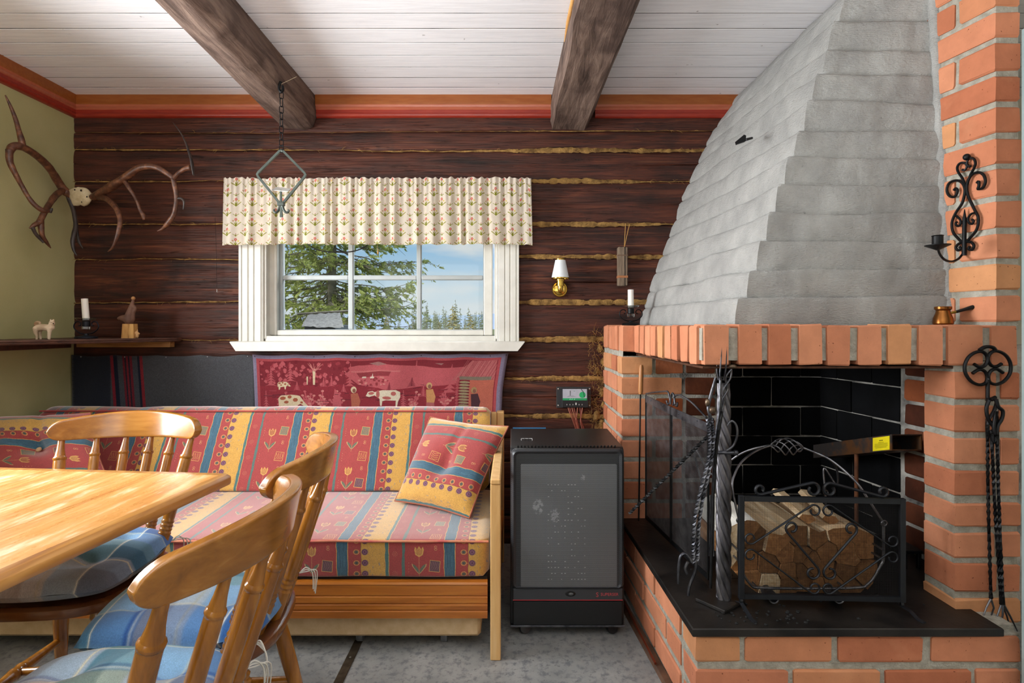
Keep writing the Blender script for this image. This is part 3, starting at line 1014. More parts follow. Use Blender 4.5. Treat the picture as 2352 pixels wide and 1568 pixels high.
for q in range(150):
    for _ in range(40):
        y = rg.uniform(34, 92)
        px = rg.uniform(660, 1130) if q < 40 else rg.uniform(945, 1124)
        x = (px - CX) * y / F
        if all((x - a) ** 2 + (y - b) ** 2 > 1.7 for a, b in placed): break
    else: continue
    placed.append((x, y))
    s = rg.choice((0, 0, 2, 2, 1, 3)) if q > 4 else rg.choice((0, 2))
    x = (px - CX) * y / F
    if s not in first:
        hh, ww, mt, th, sd = protos[s]
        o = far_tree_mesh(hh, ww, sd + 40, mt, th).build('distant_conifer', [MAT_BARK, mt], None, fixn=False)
        first[s] = o
    else:
        o = first[s].copy(); COL.objects.link(o)
    o.location = (x, y, -.72); o.rotation_euler = (0, 0, rg.uniform(0, 6)); k = rg.uniform(.55, .86); o.scale = (k, k, k)
    lab = 'golden bushy conifer in the distant forest edge' if s == 3 else 'thin grey green conifer in the distant forest edge'
    tag(o, lab, 'tree', 'golden conifers of the distant forest' if s == 3 else 'grey green conifers of the distant forest')
o = far_tree_mesh(2.9, .66, 77, MAT_GOLD, False).build('young_spruce', [MAT_BARK, MAT_GOLD], None, fixn=False)
o.location = ((1040 - CX) * 26 / F, 26, -.72)
tag(o, 'taller pale golden spruce standing before the distant forest edge', 'tree')

bf = thing('bird_feeder', 'small bird house with a grey thatched roof below the spruce', 'bird feeder', W(745, 770, 4.0))
MAT_THATCH = simple('grey_thatch', '6c6a69', .95, c2='949290', nscale=40, scale=(1, 3, 3), bump=1, bscale=120)
yb_ = 4.0
m = MB()
a = W(708, 722, yb_ + .12); b = W(781, 716, yb_ + .12); c = W(790, 752, yb_ - .14); d = W(692, 750, yb_ - .14)
e1 = W(708, 748, yb_ + .38); e2 = W(783, 748, yb_ + .38)
def rsurf(p, q, r, s_, n=16):
    def fn(u, v):
        x = p.lerp(q, u).lerp(s_.lerp(r, u), v)
        return x + Vector((0, -.012 * abs(noise.noise(x * 50)), .010 * noise.noise(x * 40)))
    return fn
m.grid(rsurf(a, b, c, d), 22, 12); m.grid(rsurf(a, b, e2, e1), 10, 6)
m.build('thatch', MAT_THATCH, bf, 60)
MB().tube([W(684, 721, yb_ + .12), W(800, 714, yb_ + .12)], .009, 8).build('ridge_pole', MAT_BARK, bf, 60)
w0, w1 = W(706, 752, yb_), W(776, 752, yb_)
MB().box(w0.x, w1.x, yb_ - .06, yb_ + .30, w0.z - .10, w0.z + .02, .004).build('box', simple('feeder_wood', '6f747b', .8), bf, 30)
MB().box((w0.x + w1.x) / 2 - .03, (w0.x + w1.x) / 2 + .03, yb_ + .08, yb_ + .14, -.75, w0.z - .08).build('post', MAT_BARK, bf)

# ------------------------------------------------------------------ fireplace
def make_brick(name, stops, soot=0.0, pink=0):
    t = NT(name)
    v = t.objshift(t.mapped(), 71)
    r = t.rnd()
    col = t.ramp(r, stops)
    mott = t.noise(v, 16, 6, .6)
    col = t.mix(.5, col, t.ramp(mott, [(.3, .72), (.7, 1.12)]), 'MULTIPLY')
    bl = t.noise(v, 7, 4)
    col = t.mix(t.ramp(bl, [(.58, 0.0), (.75, .35)]), col, 'd49a74')
    sp = t.noise(v, 110, 2)
    col = t.mix(t.ramp(sp, [(.71, 0.0), (.75, .8)]), col, '5a2a18')
    if soot:
        so = t.noise(v, 9, 5)
        col = t.mix(t.ramp(so, [(.25, soot), (.75, max(0, soot - .35))]), col, '0b0a0a')
    return t.set(col, .86, 0, t.bump(t.math('ADD', mott, t.noise(v, 60, 4)), .30, .004), .25)
MAT_BRICK = make_brick('red_brick', [(0, 'b06a4c'), (.25, 'c47f5e'), (.55, 'ce8b69'), (.8, 'c17b5c'), (1, 'cc9466')])
MAT_BRICK_SOOT = make_brick('sooty_brick', [(0, '7a3d24'), (.5, '965030'), (1, 'a86040')], .82)
MAT_BRICK_SOOT2 = make_brick('half_sooty_brick', [(0, '9a5030'), (.5, 'b06038'), (1, 'b86c46')], .45)
MAT_FIREBRICK = simple('black_firebrick', '040405', .85, spec=.15, c2='0d0e11', nscale=7, bump=.4, bscale=30, rnd=.5)
MAT_MORTAR = simple('grey_mortar', '8d897c', .95, c2='b3afa3', nscale=40, bump=1.0, bscale=170, lo=.3, hi=.7)
MAT_MORTAR_SOOT = simple('sooty_mortar', '4a4846', .95, c2='c4c0b8', nscale=9, bump=.9, bscale=120, lo=.32, hi=.62)
def make_plaster():
    t = NT('rough_plaster')
    v = t.mapped()
    a = t.noise(v, 70, 6, .65)
    b = t.noise(t.mapped((14, 14, 60)), 5, 5, .6)
    col = t.ramp(t.noise(v, 9, 6), [(.3, 'a1a19f'), (.7, 'bbbbb8')])
    col = t.mix(t.ramp(t.noise(v, 55, 3), [(.70, 0.0), (.77, .6)]), col, '6f6f6e')
    return t.set(col, .95, 0, t.bump(t.math('ADD', a, t.math('MULTIPLY', b, .9)), .85, .010), .15)
MAT_PLASTER = make_plaster()
MAT_SLAB = simple('black_hearth_steel', '121111', .42, .35, c2='2e2a27', nscale=9, bump=.25, bscale=40)
MAT_LINTEL = simple('lintel_iron', '3a241a', .7, .5, c2='5d3a26', nscale=25, bump=.3)

fp = thing('fireplace', 'open corner brick fireplace with a stepped white plastered hood and black hearth', 'fireplace', (1.0, 2.2, 0))
BR = .006   # bricks stand proud of the mortar

def brick(poly, z0, z1, mat=None, name='brick', b=.005, jit=.0016):
    m = MB(); m.prism(poly, z0, z1, b, jit)
    return m.build(name, mat or MAT_BRICK, fp)

def run(p0, p1, z0, z1, cuts, depth, mat=None, proud=BR, outward=None, b=.005):
    """bricks along the plan segment p0-p1; cuts = [(a, b), ...] in metres; the face stands proud to the right of p0->p1"""
    p0, p1 = Vector((p0[0], p0[1])), Vector((p1[0], p1[1]))
    d = (p1 - p0).normalized(); out = Vector((d.y, -d.x))
    for a, bb in cuts:
        j = random.uniform(-.0022, .0022)
        q = [p0 + d * a + out * (proud + j), p0 + d * bb + out * (proud + j + random.uniform(-.001, .001)), p0 + d * bb - out * depth, p0 + d * a - out * depth]
        dz = random.uniform(-.002, .002)
        brick([(v.x, v.y) for v in q], z0 + dz, z1 + dz, mat, b=b)

def core(poly, z0, z1, mat=None, name='mortar_core'):
    m = MB(); m.prism(poly, z0, z1)
    return m.build(name, mat or MAT_MORTAR, fp)

# --- base
BX0, BY0 = .526, 1.58         # front left corner
BXB = .470                    # left side at y=2.47
BXR = 1.437
core([(BX0, BY0), (BXR, BY0), (BXR + .06, 2.80), (.4695, 2.80)], 0.0, .289)
rows = [(.2125, .2835), (.120, .191), (.026, .098)]
fronts = [[(-.006, .117), (.134, .377), (.395, .632), (.660, .908)],
          [(-.006, .252), (.270, .512), (.530, .770), (.786, .908)],
          [(-.006, .117), (.134, .377), (.395, .632), (.660, .908)]]
sidev = Vector((BXB - BX0, 2.78 - BY0))
SL = sidev.length
for r, (z0, z1) in enumerate(rows):
    run((BX0, BY0), (BXR, BY0), z0, z1, fronts[r], .11)
    cuts = []
    a = .128 if r % 2 == 0 else .128
    step = .262
    a0 = SL - .128
    L0 = .128 if r % 2 else .246
    while a0 > .02:
        L = L0 if a0 > SL - .14 else .246
        cuts.append((max(.005, a0 - L), a0)); a0 -= L + .016
    run((BX0 + sidev.x, BY0 + sidev.y), (BX0, BY0), z0, z1, cuts, .10)
# hearth slab with a slightly worn front edge
m = MB()
m.prism([(.506, 1.562), (1.379, 1.562), (1.379, 1.72), (1.50, 1.80), (1.50, 2.60), (.474, 2.60)], .2895, .3135, .003)
m.build('hearth_slab', MAT_SLAB, fp, 30)
core([(1.383, 1.60), (1.44, 1.60), (1.44, 1.70), (1.383, 1.70)], .285, .305)
gr = MB()
for q in range(70):
    x, yv = random.choice([(random.uniform(.60, .86), random.uniform(1.58, 1.66)), (random.uniform(.55, 1.3), random.uniform(1.6, 2.0))])
    r_ = random.uniform(.0025, .006)
    gr.ball((x, yv, .3135 + r_ * .3), r_, 6, (1, 1, .6))
gr.build('charcoal_crumbs', simple('charcoal', '0b0b0b', .9), fp)['kind'] = 'stuff'

# --- left pier (x .49, front face y 2.47) and the wall that closes the firebox on that side
LX, LY = .492, 2.47
zp = [1.0345 - .0925 * k for k in range(9)]
core([(LX, LY), (.905, LY), (.905, YB), (LX, YB)], .28, 1.05)
core([(.70, LY - .002), (.905, LY - .002), (.905, LY + .02), (.70, LY + .02)], .30, 1.04, MAT_MORTAR_SOOT)
for k in range(8):
    z1, z0 = zp[k] - .008, zp[k + 1] + .009
    if k == 7: z0 = .30
    if k % 2 == 0: cuts = [(-.006, .128, 0), (.145, .262, 1), (.279, .405, 2)]
    else: cuts = [(-.006, .258, 0), (.275, .405, 2)]
    for a, b, s in cuts:
        run((LX, LY), (.905, LY), z0, z1, [(a, b)], .105 if a < 0 else .06, (MAT_BRICK, MAT_BRICK_SOOT2, MAT_BRICK_SOOT)[s])
    sc_ = [(.0, .248), (.264, .385)] if k % 2 == 0 else [(.0, .12), (.137, .385)]
    run((LX, YB), (LX, LY), z0, z1, sc_, .10)
# soldier course on the pier
zs0, zs1 = 1.050, 1.1660
core([(LX + .001, LY), (.60, LY), (.60, YB), (LX + .001, YB)], 1.03, 1.158)
for a, b in ((.02, .085), (.10, .165), (.182, .247), (.264, .329), (.345, .41), (.425, .49)):
    run((LX, YB), (LX, LY), zs0, zs1, [(a, b)], .09) if b < .42 else None
run((LX, LY), (.55, LY), zs0, zs1, [(0, .055)], .088)

# --- mantel: soldiers from the pier to the front corner and along the front
MLX0, MLX1, MY = .545, .572, 1.68
RX = 1.329
core([(MLX0 + .002, LY + .02), (MLX1 + .002, MY + .004), (1.52, MY + .004), (1.52, 1.79), (1.56, 2.2), (1.60, YB), (MLX0, YB)], 1.058, 1.156)
L = math.hypot(MLX1 - MLX0, LY - MY)
n = 9
for q in range(n):
    a = .010 + q * (L - .02) / n; b = a + (L - .02) / n - .017
    run((MLX0, LY), (MLX1, MY), zs0 - .006, zs1 - .002, [(a, b)], .10, b=.004)
fx = [(1617, 1672), (1695, 1748), (1763, 1814), (1833, 1885), (1899, 1951), (1970, 2022), (2038, 2089), (2108, 2160), (2174, 2253), (2275, 2333)]
for a, b in fx:
    xa, xb = (a - CX) * MY / F, (b - CX) * MY / F
    run((xa, MY), (xb + .01, MY), zs0 - .006, zs1, [(0, xb - xa)], .10, b=.004)
# lintel irons under the soldiers
m = MB(); m.box(.575, 1.345, MY + .004, MY + .11, 1.0335, 1.0405, .001); m.build('lintel', MAT_LINTEL, fp, 30)
m = MB(); d = Vector((MLX1 - MLX0, MY - LY, 0)); m.extrude([(MLX0 + .004, LY - .005, 1.0335), (MLX0 + .10, LY - .005, 1.0335), (MLX0 + .10, LY - .005, 1.0405), (MLX0 + .004, LY - .005, 1.0405)], d * .97); m.build('lintel', MAT_LINTEL, fp, 30)
# the throat above the fire, blackened
core([(.60, 1.74), (1.45, 1.80), (1.50, 2.62), (.60, 2.62)], 1.046, 1.060, MAT_FIREBRICK, 'throat')

# --- right pier
PY, PXR = 1.68, 1.525
zb_ = [H - (p - HY) / 761.9 for p in (846, 922, 998, 1074, 1146, 1214, 1286, 1365, 1433)]
core([(RX + .004, PY), (PXR - .002, PY), (PXR - .002, 1.80), (RX + .004, 1.80)], .28, 1.056)
for k in range(8):
    z1, z0 = zb_[k] - .010, zb_[k + 1] + .009
    if k == 7: cuts = [(0, .196)]
    elif k % 2: cuts = [(0, .121), (.137, .196)]
    else: cuts = [(0, .124), (.141, .196)]
    run((RX, PY), (PXR, PY), z0, z1, cuts, .118)
# --- chimney wall above the mantel
C1, C2 = Vector((1.459, 1.68)), Vector((1.400, 1.935))
C3 = Vector((1.365, 2.086))
core([(C1.x, C1.y), (1.526, 1.68), (1.55, 2.2), (1.40, 2.2), (C3.x, C3.y)], 1.150, ZC - .004)
dd = (C2 - C1).normalized()
outv = Vector((-dd.y * -1, dd.x * -1))
outv = Vector((-1, -.23)).normalized()
zr = [1.166] + [H - (p - HY) / 761.9 for p in (672, 600, 530, 455, 382, 312, 240, 170, 92, 22, -50, -120, -190)]
def off(p, d): return (p.x + outv.x * d, p.y + outv.y * d)
for k in range(13):
    z0, z1 = zr[k] + .009, min(zr[k + 1] - .009, ZC - .006)
    if z1 - z0 < .02: break
    j = random.uniform(-.0015, .0015)
    fy = PY - BR + j
    c1 = off(C1, BR + j); c2 = off(C2, BR + j); c3 = off(C3, BR + j)
    xr = 1.528 + random.uniform(-.004, .004)
    mid = C1 + dd * .105
    mid2 = C1 + dd * .121
    if k % 2 == 0:
        ma, mb = off(mid, BR + j), off(mid2, BR)
        brick([(c1[0], fy), (xr, fy), (xr, 1.76), (ma[0] + .08, ma[1] + .01), ma], z0, z1)
        brick([mb, (mb[0] + .08, mb[1] + .01), (c3[0] + .08, c3[1]), c3], z0, z1)
    else:
        brick([(c1[0], fy), (xr, fy), (xr, 1.76), (c2[0] + .09, c2[1]), c2], z0, z1)
        e2 = C2 + dd * .016
        e2 = off(e2, BR)
        brick([e2, (e2[0] + .08, e2[1] + .01), (c3[0] + .08, c3[1]), c3], z0, z1)

# --- firebox: black fire bricks at the back and on the right, red ones next to the pier
BKY = 2.60
core([(.88, BKY), (1.46, BKY), (1.46, BKY + .25), (.88, BKY + .25)], .28, 1.10, MAT_MORTAR_SOOT)
q0, q1, q2 = Vector((1.44, BKY)), Vector((1.503, 2.15)), Vector((1.545, 1.79))
core([(q0.x, q0.y), (q1.x, q1.y), (q2.x, q2.y), (1.70, 1.79), (1.70, 2.8), (1.44, 2.8)], .28, 1.10, MAT_MORTAR_SOOT)
zf = [1.062, .925, .788, .652, .516, .380, .314]
for k in range(6):
    z1, z0 = zf[k] - .003, zf[k + 1] + .003
    xs = [.89]
    x = 1.077 if k % 2 == 0 else 1.212
    x -= .27
    cuts = []
    while x < 1.44:
        a, b = max(.885, x), min(1.440, x + .264)
        if b - a > .02: cuts.append((a - .885, b - .885))
        x += .27
    run((.885, BKY), (1.44, BKY), z0, z1, cuts, .05, MAT_FIREBRICK, .0065, b=.003)
    Lw = (q1 - q0).length
    cs = [(.006, .11), (.114, .31), (.314, Lw - .004)] if k % 2 == 0 else [(.006, .20), (.204, Lw - .004)]
    run(q0, q1, z0, z1, cs, .05, MAT_FIREBRICK, .0065, b=.003)
zq = [1.058 - .0925 * k for k in range(9)]
for k in range(8):
    z1, z0 = zq[k] - .006, zq[k + 1] + .008
    Lw = (q2 - q1).length
    cs = [(.022, .14), (.154, Lw)] if k % 2 == 0 else [(.022, .25), (.264, Lw)]
    for c in cs: run(q1, q2, z0, z1, [c], .05, MAT_BRICK_SOOT if k != 1 else MAT_BRICK_SOOT2, .006, b=.006)

# --- plastered hood, one ring of plaster per brick course
hood = []
cxs = [1692, 1718, 1740, 1763, 1785, 1806, 1828, 1851, 1870, 1893, 1908, 1935, 1958, 1980]
cys = [746, 683, 620, 552, 490, 425, 365, 302, 237, 172, 117, 52, -10, -70, -135]
wall_line = [(770, 1460), (745, 1470), (700, 1481), (640, 1500), (560, 1530), (480, 1560), (415, 1585), (350, 1612), (300, 1640), (268, 1660), (225, 1690), (180, 1722)]
def wall_x(py):
    for (a, xa), (b, xb) in zip(wall_line, wall_line[1:]):
        if py >= b:
            return (xa + (xb - xa) * (py - a) / (b - a) - CX) * YB / F
    return (1722 - CX) * YB / F
for i in range(14):
    yr = 1.80 + .0145 * i; yr2 = 1.80 + .0145 * i
    ye = 1.822 + .004 * i
    xr = (cxs[i] - CX) * yr / F
    zl0, zl1 = H - (cys[i] - HY) * yr / F, H - (cys[i + 1] - HY) * (yr + .0145) / F
    ze0, ze1 = H - (cys[i] - HY) * ye / F, H - (cys[i + 1] - HY) * (ye + .004) / F
    if i == 0: zl0 = ze0 = 1.160
    zl1, ze1 = min(zl1, ZC - .004), min(ze1, ZC - .004)
    if zl1 - zl0 < .01: break
    zmid = (zl0 + zl1) / 2
    pw = HY - (zmid - H) * F / YB
    xw = wall_x(pw)
    xwb = wall_x(HY - (zl0 - H) * F / YB) - xw; xwt = wall_x(HY - (zl1 - H) * F / YB) - xw
    xe = 1.459 - (ye - 1.68) * .2315 + .045
    path = []
    nL, nF = 46, 34
    for k in range(nL + 1):
        t = k / nL
        path.append((xw + (xr - xw) * t, YB + (yr - YB) * t, -1, 0, 0))
    for k in range(1, nF + 1):
        t = k / nF
        path.append((xr + (xe - xr) * t, yr + (ye - yr) * t, 0, -1, t))
    prof = [(0, -.006), (.06, -.001), (.20, .003), (.55, .004), (.84, .003), (.95, -.001), (1.0, -.008)]
    m = MB(); vs = []; np_ = len(path)
    for (v, inset) in prof:
        for k, (x, yv, nx, ny, t) in enumerate(path):
            z = (zl0 + (ze0 - zl0) * t) * (1 - v) + (zl1 + (ze1 - zl1) * t) * v
            wob = .010 * noise.noise(Vector((x * 4, yv * 4, i * 1.5 + (v > .5) * 1.5)))
            if k <= nL: x = x + (xwb + (xwt - xwb) * v) * (1 - .62 * k / nL)
            P = Vector((x, yv, z + wob * (1 if (v > 0 or i) else 0)))
            d = inset * (1 if t == 0 else .5) + .009 * noise.noise(P * 6) + .005 * noise.noise(P * 20) + .002 * noise.noise(P * 70)
            if k == nL: n_ = Vector((-.707, -.707, 0))
            else: n_ = Vector((nx, ny, 0))
            vs.append(P + n_ * d)
    fs = [(a * np_ + k, a * np_ + k + 1, (a + 1) * np_ + k + 1, (a + 1) * np_ + k) for a in range(len(prof) - 1) for k in range(np_ - 1)]
    o = len(vs)
    vs += [Vector((xe + .02, YB - .001, zl0)), Vector((xe + .02, YB - .001, zl1))]
    top0 = (len(prof) - 1) * np_
    fs.append(tuple(range(np_)) + (o,)); fs.append(tuple(top0 + k for k in range(np_)) + (o + 1,))
    m.add(vs, fs)
    m.build('plaster_course', MAT_PLASTER, fp, 60)

m = MB()
pts = []
for k in range(40):
    py = 752 - 900 * k / 39
    t_ = (752 - py) / 752
    px = 2181 - 35 * t_ + 2 * noise.noise(Vector((k * .35, 1, 1)))
    yv = 1.812 + .05 * t_
    z = H - (py - HY) * yv / F
    if z < ZC: pts.append(((px - CX) * yv / F + .010, yv + .012, z))
m.tube(pts, [.020 + .006 * noise.noise(Vector((k * .8, 3, 3))) for k in range(len(pts))], 10)
m.build('plaster_edge', MAT_PLASTER, fp, 60)

# --- things fixed to or standing by the fireplace
MAT_IRON = simple('black_iron', '0d0d0f', .48, .6, c2='191a1c', nscale=30, bump=.15, bscale=90)
MAT_STEEL = simple('worn_steel', '33343a', .38, .85, c2='6a6b70', nscale=22, bump=.2, bscale=70)
MAT_BRONZE = simple('bronze_knob', '4f4034', .4, .8, c2='7c6a58', nscale=20)
def wally(px):
    """depth of the chimney wall face at column px"""
    t = (px - CX) / F
    # x = 1.459 - .2315*(y-1.68) ; x = t*y
    y = (1.459 + .2315 * 1.68) / (t + .2315)
    return max(1.668, y)

# wall sconce
sx = lambda y_off: (lambda px: wally(px) - y_off)
sco = thing('wall_sconce', 'black wrought iron scroll candle sconce on the brick chimney wall', 'sconce', W(2217, 560, wally(2217)))
def sp_(pts, r, dy=.016, name='scroll', k=5):
    m = MB(); m.tube(smooth_path(pxpath(pts, sx(dy), 2100, 300, 3.135), k), r, 6)
    return m.build(name, MAT_IRON, sco, 60)
Lc = [(285, 430), (300, 415), (310, 440), (290, 475), (255, 470), (235, 430), (250, 380), (300, 358), (345, 375), (365, 430), (345, 520), (300, 590), (272, 660), (280, 730), (320, 780), (352, 810)]
Rc = [(450, 375), (462, 362), (466, 395), (445, 415)]
Rc = [(450, 378), (463, 366), (466, 395), (460, 420), (495, 410), (513, 365), (498, 318), (460, 300), (410, 322), (380, 390), (385, 460), (430, 560), (462, 630), (450, 710), (400, 775), (372, 805)]
sp_(Lc, .0042); sp_(Rc, .0042)
sp_([(375, 425), (350, 350), (318, 300), (310, 265), (325, 238), (350, 230), (372, 240), (378, 262), (362, 285), (346, 280)], .0038)
sp_([(372, 425), (400, 330), (435, 260), (440, 225), (425, 200), (400, 198), (384, 215), (380, 240), (395, 258), (408, 250)], .0038)
sp_([(300, 610), (330, 640), (335, 670), (315, 688), (298, 670), (310, 655)], .0034)
sp_([(440, 590), (410, 600), (388, 630), (392, 660), (415, 672), (428, 650), (415, 638)], .0034)
sp_([(355, 800), (320, 815), (300, 840), (315, 862), (335, 850), (325, 835)], .0042)
sp_([(370, 800), (410, 803), (430, 830), (415, 858), (392, 850), (402, 832)], .0042)
m = MB(); m.tube(pxpath([(362, 565), (362, 640), (360, 780), (360, 898)], sx(.018), 2100, 300, 3.135), [.001, .006, .006, .007], 6); m.build('spear', MAT_IRON, sco, 60)
m = MB(); m.ball(pxpath([(377, 190)], sx(.020), 2100, 300, 3.135)[0], .0105, 12); m.build('ball', MAT_IRON, sco, 180)
m = MB()
ap = [W(2100 + x / 3.135, 300 + v / 3.135, wally(2210) - .016 - k * .016) for k, (x, v) in enumerate([(350, 885), (318, 922), (270, 942), (218, 928), (182, 885), (168, 832)])]
m.tube(smooth_path(ap, 6), .0036, 6); m.build('arm', MAT_IRON, sco, 60)
c = ap[-1]
m = MB(); m.lathe([(.004, -.012), (.016, -.006), (.033, .002), (.0335, .004), (.030, .003), (.008, -.001)], c, 24); m.build('drip_plate', MAT_IRON, sco, 40)
m = MB(); m.lathe([(.013, 0), (.0145, .004), (.0145, .030), (.0165, .031), (.0145, .033), (.0115, .031), (.0115, .006)], c, 20); m.build('candle_cup', MAT_IRON, sco, 40)

# ring-topped rack with three hanging skewers
rk = thing('fire_tool_rack', 'black wrought iron rack with a round scrolled top hung on the right brick pier', 'rack', W(2269, 880, 1.662))
def rp(pts, r=.0048, dy=1.660, name='scroll', mat=None, k=5, n=6):
    m = MB(); m.tube(smooth_path(pxpath(pts, dy, 2052, 740, 3.92), k), r, n); return m.build(name, mat or MAT_IRON, rk, 60)
Lr = [(725, 375), (768, 400), (815, 395), (845, 350), (840, 300), (800, 265), (740, 270), (680, 310), (645, 380), (650, 460), (700, 530), (770, 562), (830, 545), (845, 490), (820, 440), (770, 425), (712, 460)]
rp(Lr); rp([(1704 - x - 4, v - 4) for x, v in Lr])
rp([(775, 252), (815, 226), (860, 219), (902, 231), (920, 256)], .0055)
rp([(850, 500), (849, 690), (849, 705)], .0052, name='stem')
m = MB(); m.ball(W(2052 + 855 / 3.92, 740 + 512 / 3.92, 1.653), .0028, 8); m.build('rivet', MAT_STEEL, rk, 180)
rp([(846, 692), (880, 690), (922, 672)], .005, 1.655, 'hook_bar')
sk = [([(880, 700), (905, 690), (930, 720), (905, 800), (862, 870), (850, 920)], [(2268, 975), (2270, 1160), (2276, 1374)], [[(2276, 1374), (2266, 1394), (2256, 1420)], [(2276, 1374), (2283, 1396), (2271, 1428)]], 'leftmost of the three twisted iron skewers hung on the brick pier'),
      ([(862, 700), (838, 770), (850, 860), (895, 930), (930, 1000), (905, 1080), (890, 1000)], [(2278, 1005), (2286, 1180), (2300, 1388)], [[(2300, 1388), (2291, 1412), (2284, 1437)], [(2303, 1390), (2312, 1412), (2320, 1440)]], 'middle one of the three twisted iron skewers hung on the brick pier'),
      ([(925, 690), (945, 760), (985, 800), (975, 870), (940, 930), (925, 1010), (905, 940), (925, 800)], [(2290, 1000), (2295, 1180), (2304, 1388)], [[(2304, 1388), (2303, 1410), (2298, 1448)], [(2306, 1388), (2322, 1418), (2337, 1449)]], 'rightmost of the three twisted iron skewers hung on the brick pier')]
for k, (hd, shaft, prongs, lab) in enumerate(sk):
    yk = 1.652 - .006 * k
    t = thing('skewer', lab, 'fire tool', W(shaft[-1][0], shaft[-1][1], yk), 0, 'skewers on the brick pier')
    MB().tube(smooth_path(pxpath(hd, yk - .004, 2052, 740, 3.92), 5), .005, 6).build('handle_loop', MAT_IRON, t, 60)
    h0 = pxpath([hd[-1]], yk, 2052, 740, 3.92)
    pp = smooth_path(h0 + pxpath(shaft, yk), 14)
    MB().tube(pp, .0052, 4, twist=9).build('shaft', MAT_IRON, t, 20)
    for pr in prongs: MB().tube(pxpath(pr, yk), [.003, .0026, .0016], 6).build('prong', MAT_STEEL, t, 60)

# iron nail in the hood
t = thing('iron_nail', 'flat black iron nail sticking out of the hood\'s left slope', 'nail', W(1722, 318, 2.13))
MB().tube(pxpath([(1727, 317), (1712, 321)], lambda p: 2.16 - (1727 - p) * .002), [.005, .006], 6).build('shank', MAT_IRON, t, 60)
a = W(1712, 319, 2.125)
MB().extrude([W(1691, 324, 2.10), W(1709, 309, 2.10), W(1714, 311, 2.10), W(1713, 324, 2.10), W(1693, 331, 2.10)], (0, .012, 0)).build('head', MAT_IRON, t)

# copper pot on the mantel
pc = W(2166, 748, 1.76); pc.z = 1.1665
t = thing('copper_pot', 'small copper coffee pot with a black handle on the mantel end', 'pot', pc)
MAT_COPPER = simple('aged_copper', '7a4a22', .3, .9, c2='95602c', nscale=14, bump=.05)
MB().lathe([(.001, 0), (.025, 0), (.028, .004), (.0265, .02), (.020, .036), (.0185, .044), (.021, .047), (.023, .049), (.0235, .056), (.0225, .057), (.0185, .052), (.0165, .044), (.018, .034), (.024, .018), (.001, .006)], pc, 28, cap=False).build('body', MAT_COPPER, t, 40)
hp = [pc + Vector((.018, -.004, .036)), pc + Vector((.034, -.008, .040))]
MB().tube(hp, .0042, 8).build('ferrule', simple('brass_ferrule', 'a98a3c', .3, 1), t, 60)
hp = smooth_path([pc + Vector((.034, -.008, .040)), pc + Vector((.06, -.013, .048)), pc + Vector((.09, -.018, .057)), pc + Vector((.112, -.022, .066)), pc + Vector((.120, -.024, .068))], 4)
MB().tube(hp, [.0045, .005, .0075, .010, .009, .002], 10).build('handle', simple('black_handle', '0c0c0d', .35), t, 60)

# candlesticks: black iron with glass drip ring and white candle
MAT_CANDLE = simple('candle_wax', 'efebe4', .5, **{'Subsurface_Weight': .2})
MAT_BLUEIRON = simple('dark_blue_iron', '121722', .5, .4)
def candlestick(c, label, ch, mat, tilt=0.0, s=1.0, squash=1.0):
    t = thing('candlestick', label, 'candlestick', c, 0, None)
    MB().lathe([(.001, 0), (.046 * s, 0), (.048 * s, .004), (.044 * s, .010), (.030 * s, .013), (.012 * s, .015), (.008 * s, .024), (.001, .026)], c, 28, cap=False).build('base', mat, t, 40)
    for sg in (-1, 1):
        pts = [(0, .022), (.028, .026), (.050, .040), (.060, .058), (.052, .078), (.036, .082), (.026, .072), (.030, .062), (.037, .064)]
        MB().tube(smooth_path([c + Vector((sg * x * s, 0, z * s)) for x, z in pts], 5), .0028, 6).build('scroll', mat, t, 60)
    MB().lathe([(.014, .058), (.0165, .060), (.0165, .084), (.014, .085)], c, 20).build('socket', mat, t, 40)
    MB().lathe([(.001, .040), (.015, .041), (.0185, .046), (.0185, .058), (.001, .059)], c, 8, cap=False).build('glass_drop', MAT_CRYSTAL, t, 20)
    MB().lathe([(.012, .086), (.036 * s, .090), (.044 * s, .097), (.043 * s, .099), (.034 * s, .093), (.012, .090)], c, 20, cap=False).build('drip_ring', MAT_CRYSTAL, t, 30)
    m = MB(); m.tube([c + Vector((0, 0, .088)), c + Vector((tilt * .5, 0, .088 + ch * .5)), c + Vector((tilt, 0, .088 + ch))], [.0150, .0145, .0143], 20); m.build('candle', MAT_CANDLE, t, 60)
    MB().tube([c + Vector((tilt, 0, .088 + ch)), c + Vector((tilt + .001, 0, .093 + ch))], .0008, 5).build('wick', MAT_DARK, t)
    return t
candlestick(Vector(((1449 - CX) * 2.78 / F, 2.78, 1.1665)), 'black iron candlestick with a white candle on the brick mantel corner', .090, MAT_IRON, -.001, .95)

# ------------------------------------------------------------------ on the hearth
ZS = .3138      # top of the hearth slab
